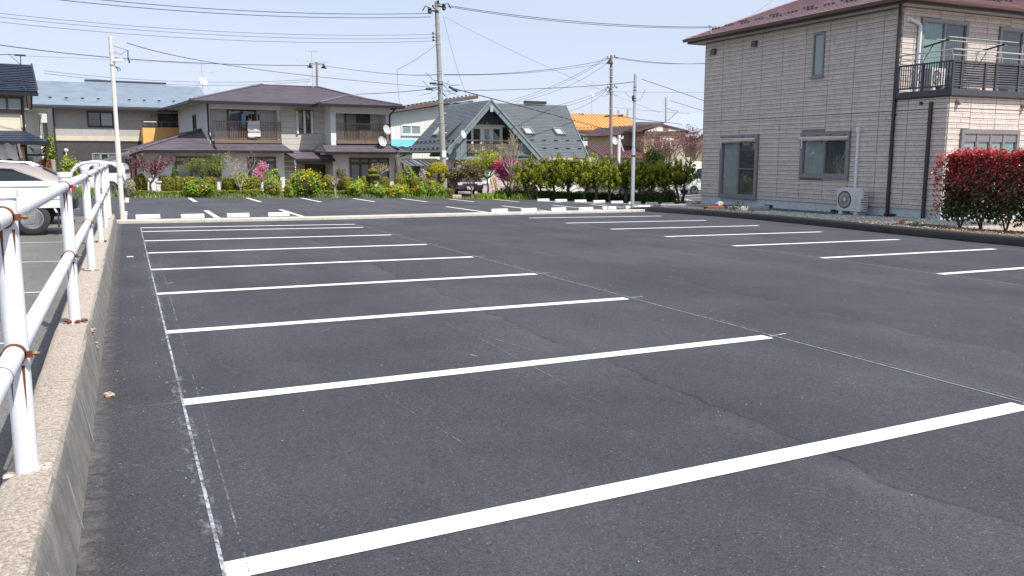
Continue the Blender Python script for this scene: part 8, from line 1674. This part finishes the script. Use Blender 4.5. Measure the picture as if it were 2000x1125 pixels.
p = at_depth(226, 380, 49); car('dark_hatchback', 'dark grey car parked behind the white hatchback by the blue panel', 'car', Vector((p.x-1.1, p.y, gz(p.x, 49)+.03)), R(176), 3.5, 1.6, 1.58, hst, dark_p, [(-1.45, -.5, -1.4, -.5), (-.42, .75, -.42, .5)], extra=h_extra)
p = at_depth(912, 385, 44.2); car('plum_car', 'dark plum car facing the lot behind bronze shrubs below the chalet window', 'car', Vector((p.x+.3, p.y+1.2, gz(p.x, 45)+.03)), R(-100), 3.4, 1.5, 1.50, hst, plum, [(-1.45, -.5, -1.4, -.5), (-.42, .75, -.42, .5)], extra=h_extra, plate=M.white_plastic)
sst = [(-1.6, .42, .98, 1.5, .84), (-1.55, .34, 1.0, 1.62, .84), (-1.2, .33, 1.0, 1.66, .83), (.3, .33, .98, 1.66, .82), (.62, .33, .97, 1.55, .80), (.95, .33, .95, 1.02, .86), (1.5, .36, .90, .93, .86), (1.62, .42, .72, .75, .84)]
def s_extra(e, b, eg, hw):
    eg(-1.61, 1.06, -1.56, 1.56, .78, .74, -.02); eg(.93, 1.03, .64, 1.54, .84, .74, .02); mb = MB(); mb.lathe([(.30, -.03), (.33, .04), (.30, .16), (.05, .17)], (-1.78, 0, .82), 20, 'x'); mb.build('spare_wheel', M.tyre, e, smooth=True)
sv = on_ground(1222, 391, .03); car('small_suv', 'beige boxy small off-roader with round red tail lamps behind the conifer trunks', 'car', Vector((sv.x+.45, sv.y+1.75, gz(sv.x, sv.y)+.03)), R(118), 3.3, 1.48, 1.66, sst, beige_p, [(-1.45, -.62, -1.45, -.62), (-.54, .62, -.54, .45)], r=.33, lamp_kind='round', lamp_h=.72, plate=M.yellow_plate, extra=s_extra)
vst = [(-1.7, .34, 1.05, 1.7, .86), (-1.66, .26, 1.06, 1.82, .86), (-1.3, .24, 1.06, 1.88, .85), (.7, .24, 1.04, 1.88, .84), (1.1, .24, 1.02, 1.78, .82), (1.5, .25, 1.0, 1.12, .86), (1.66, .28, .85, .92, .86), (1.72, .34, .6, .64, .85)]
def v_extra(e, b, eg, hw): eg(1.46, 1.1, 1.13, 1.74, .84, .76, .02); eg(-1.71, 1.1, -1.68, 1.74, .78, .76, -.02); boxes('door_line', M.dark_hole, e, (.48, .492, hw-.01, hw+.004, .3, 1.0), (-.55, -.538, hw-.01, hw+.004, .3, 1.0)); boxes('door_handle', M.black, e, (.28, .40, hw+.001, hw+.02, .88, .92))
vp = on_ground(1357, 379.5, .04); car('white_van', 'pale mint-white small van half hidden by the corner of the large house', 'van', Vector((vp.x+1.0, vp.y+.15, gz(vp.x, vp.y)+.04)), R(172), 3.4, 1.48, 1.88, vst, mint, [(-1.55, -.6, -1.55, -.6), (-.52, .45, -.52, .45), (.54, 1.32, .54, 1.02)], wx=(-1.1, 1.25), r=.27, extra=v_extra)

# ================================================================ LEFT-HAND FRONTAGE
# white bent-pipe arch by the garden
p0, p1 = at_depth(141, 389, 40.9), at_depth(247, 388, 40.9); e = tag(empty('pipe_arch', (p0.x, p0.y, gz(p0.x, p0.y))), 'white painted pipe arch frame standing behind the railing end', 'arch'); wA = p1.x-p0.x; zz = at_depth(180, 316.5, 40.9).z-gz(p0.x, 40.9); z2 = at_depth(235, 330, 40.9).z-gz(p0.x, 40.9)
for dy in (0, 1.5):
    mb = MB(); mb.tube([(0, dy, -.1), (0, dy, zz-.62), (wA*.03, dy, zz-.42), (wA*.1, dy, zz-.22), (wA*.22, dy, zz-.07), (wA*.38, dy, zz), (wA*.62, dy, zz-.01), (wA*.78, dy, zz-.09), (wA*.90, dy, zz-.26), (wA*.97, dy, zz-.50), (wA, dy, zz-.75), (wA, dy, -.1)], .062, 10); mb.build('hoop', M.white_rail, e, smooth=True)
for x, z in ((0, zz-.7), (wA*.5, zz-.0), (wA, zz-.8)): mb = MB(); mb.tube([(x, 0, z), (x, 1.5, z)], .03, 8); mb.build('tie_bar', M.white_rail, e, smooth=True)
mb = MB(); mb.tube([(wA*.90, -.06, zz-.45), (wA*.93, -.08, zz-.7), (wA*.96, -.08, zz-1.05)], .04, 6); mb.build('blue_strap', mat('blue_strap', (.04, .20, .55), .6, .1), e)
# timber pergola with corrugated roof at the left edge
Sp = site_at(45, 38, 7); e = Sp.thing('pergola', 'dark timber pergola with corrugated grey roof at the left edge', 'pergola'); zt = Sp.f(20, 302)[1]; zk = Sp.f(20, 312)[1]; boxes('beam', M.roof_edge, e, (-4, .1, -.06, .06, zk-.22, zk), (-4, .1, 1.6, 1.72, zk+.1, zk+.3)); 
mb = MB(); mb.bar((.05, -.35, zk-.05), (.05, 2.0, zk+.5), .09, .26); mb.build('side_rafter', M.roof_edge, e)
for x, y in ((-.1, 0), (-1.9, 0), (-.1, 1.65)): boxes('post', M.roof_edge, e, (x-.07, x+.07, y-.07, y+.07, -.3, zk-.221))
mb = MB(); vs = []; n = 60
for i in range(n+1): x = -3.9+3.85*i/n; dz = .045*math.sin(i*math.pi/3); vs += [(x, -.5, zk+.02+dz), (x, 2.1, zk+.62+dz)]
mb.add(vs, [(2*i, 2*i+2, 2*i+3, 2*i+1) for i in range(n)]); o = mb.build('corrugated_roof', mat('corrugated_grey', (.085, .08, .08), .6, .15, 3), e, smooth=True); md = o.modifiers.new('thick', 'SOLIDIFY'); md.thickness = .015
# dark shed roof and small things behind the wagon
Sd = site_at(50, 36, 6); e = Sd.thing('garden_shed', 'small dark shed with patterned grey roof behind the station wagon', 'shed'); a = Sd.fr(45, 322, 92, 345); z1 = Sd.f(70, 323, .8)[1]; boxes('wall', M.dark_board, e, (a[0]+.1, a[1]-.05, 0, 1.5, -.3, a[2]+.1)); mb = MB(); roof_slope(mb, (a[0], -.15, a[2]+.1), (a[1], -.15, a[2]+.1), (a[1]-.1, .8, z1), (a[0]+.1, .8, z1), 7, step=.02, base=.05); roof_slope(mb, (a[1], 1.7, a[2]+.1), (a[0], 1.7, a[2]+.1), (a[0]+.1, .8, z1), (a[1]-.1, .8, z1), 7, step=.02, base=.05); mb.build('roof', M.roof_grey, e)
p = at_depth(106, 345, 40); e = tag(empty('wood_post', (p.x, p.y, gz(p.x, p.y))), 'pale weathered wooden post beside the rust-orange bush', 'post'); mb = MB(); h = at_depth(106, 312, 40).z-gz(p.x, 40); mb.lathe([(.09, -.1), (.085, h-.02), (.06, h)], (0, 0, 0), 10); mb.build('shaft', M.bark_grey, e, smooth=True); mb = MB(); mb.lathe([(.092, h*.7), (.095, h*.7), (.095, h*.73), (.092, h*.73)], (0, 0, 0), 10); mb.build('band', M.galv, e)
p = at_depth(141, 359, 30); e = tag(empty('flood_lamp', (p.x, p.y, gz(p.x, p.y)+.05)), 'square floodlight with white face on a short stand behind the second railing post', 'lamp'); h = p.z-gz(p.x, p.y)-.05; boxes('housing', M.grey_plastic, e, (-.17, .17, 0, .12, h-.13, h+.13), bevel=.02); boxes('face', M.white_plastic, e, (-.13, .13, -.012, -.002, h-.09, h+.10)); mb = MB(); mb.tube([(0, .06, -.02), (0, .06, h-.13)], .025, 8); mb.bar((-.16, .06, .0), (.16, .06, .0), .05, .03); mb.build('stand', M.galv, e)
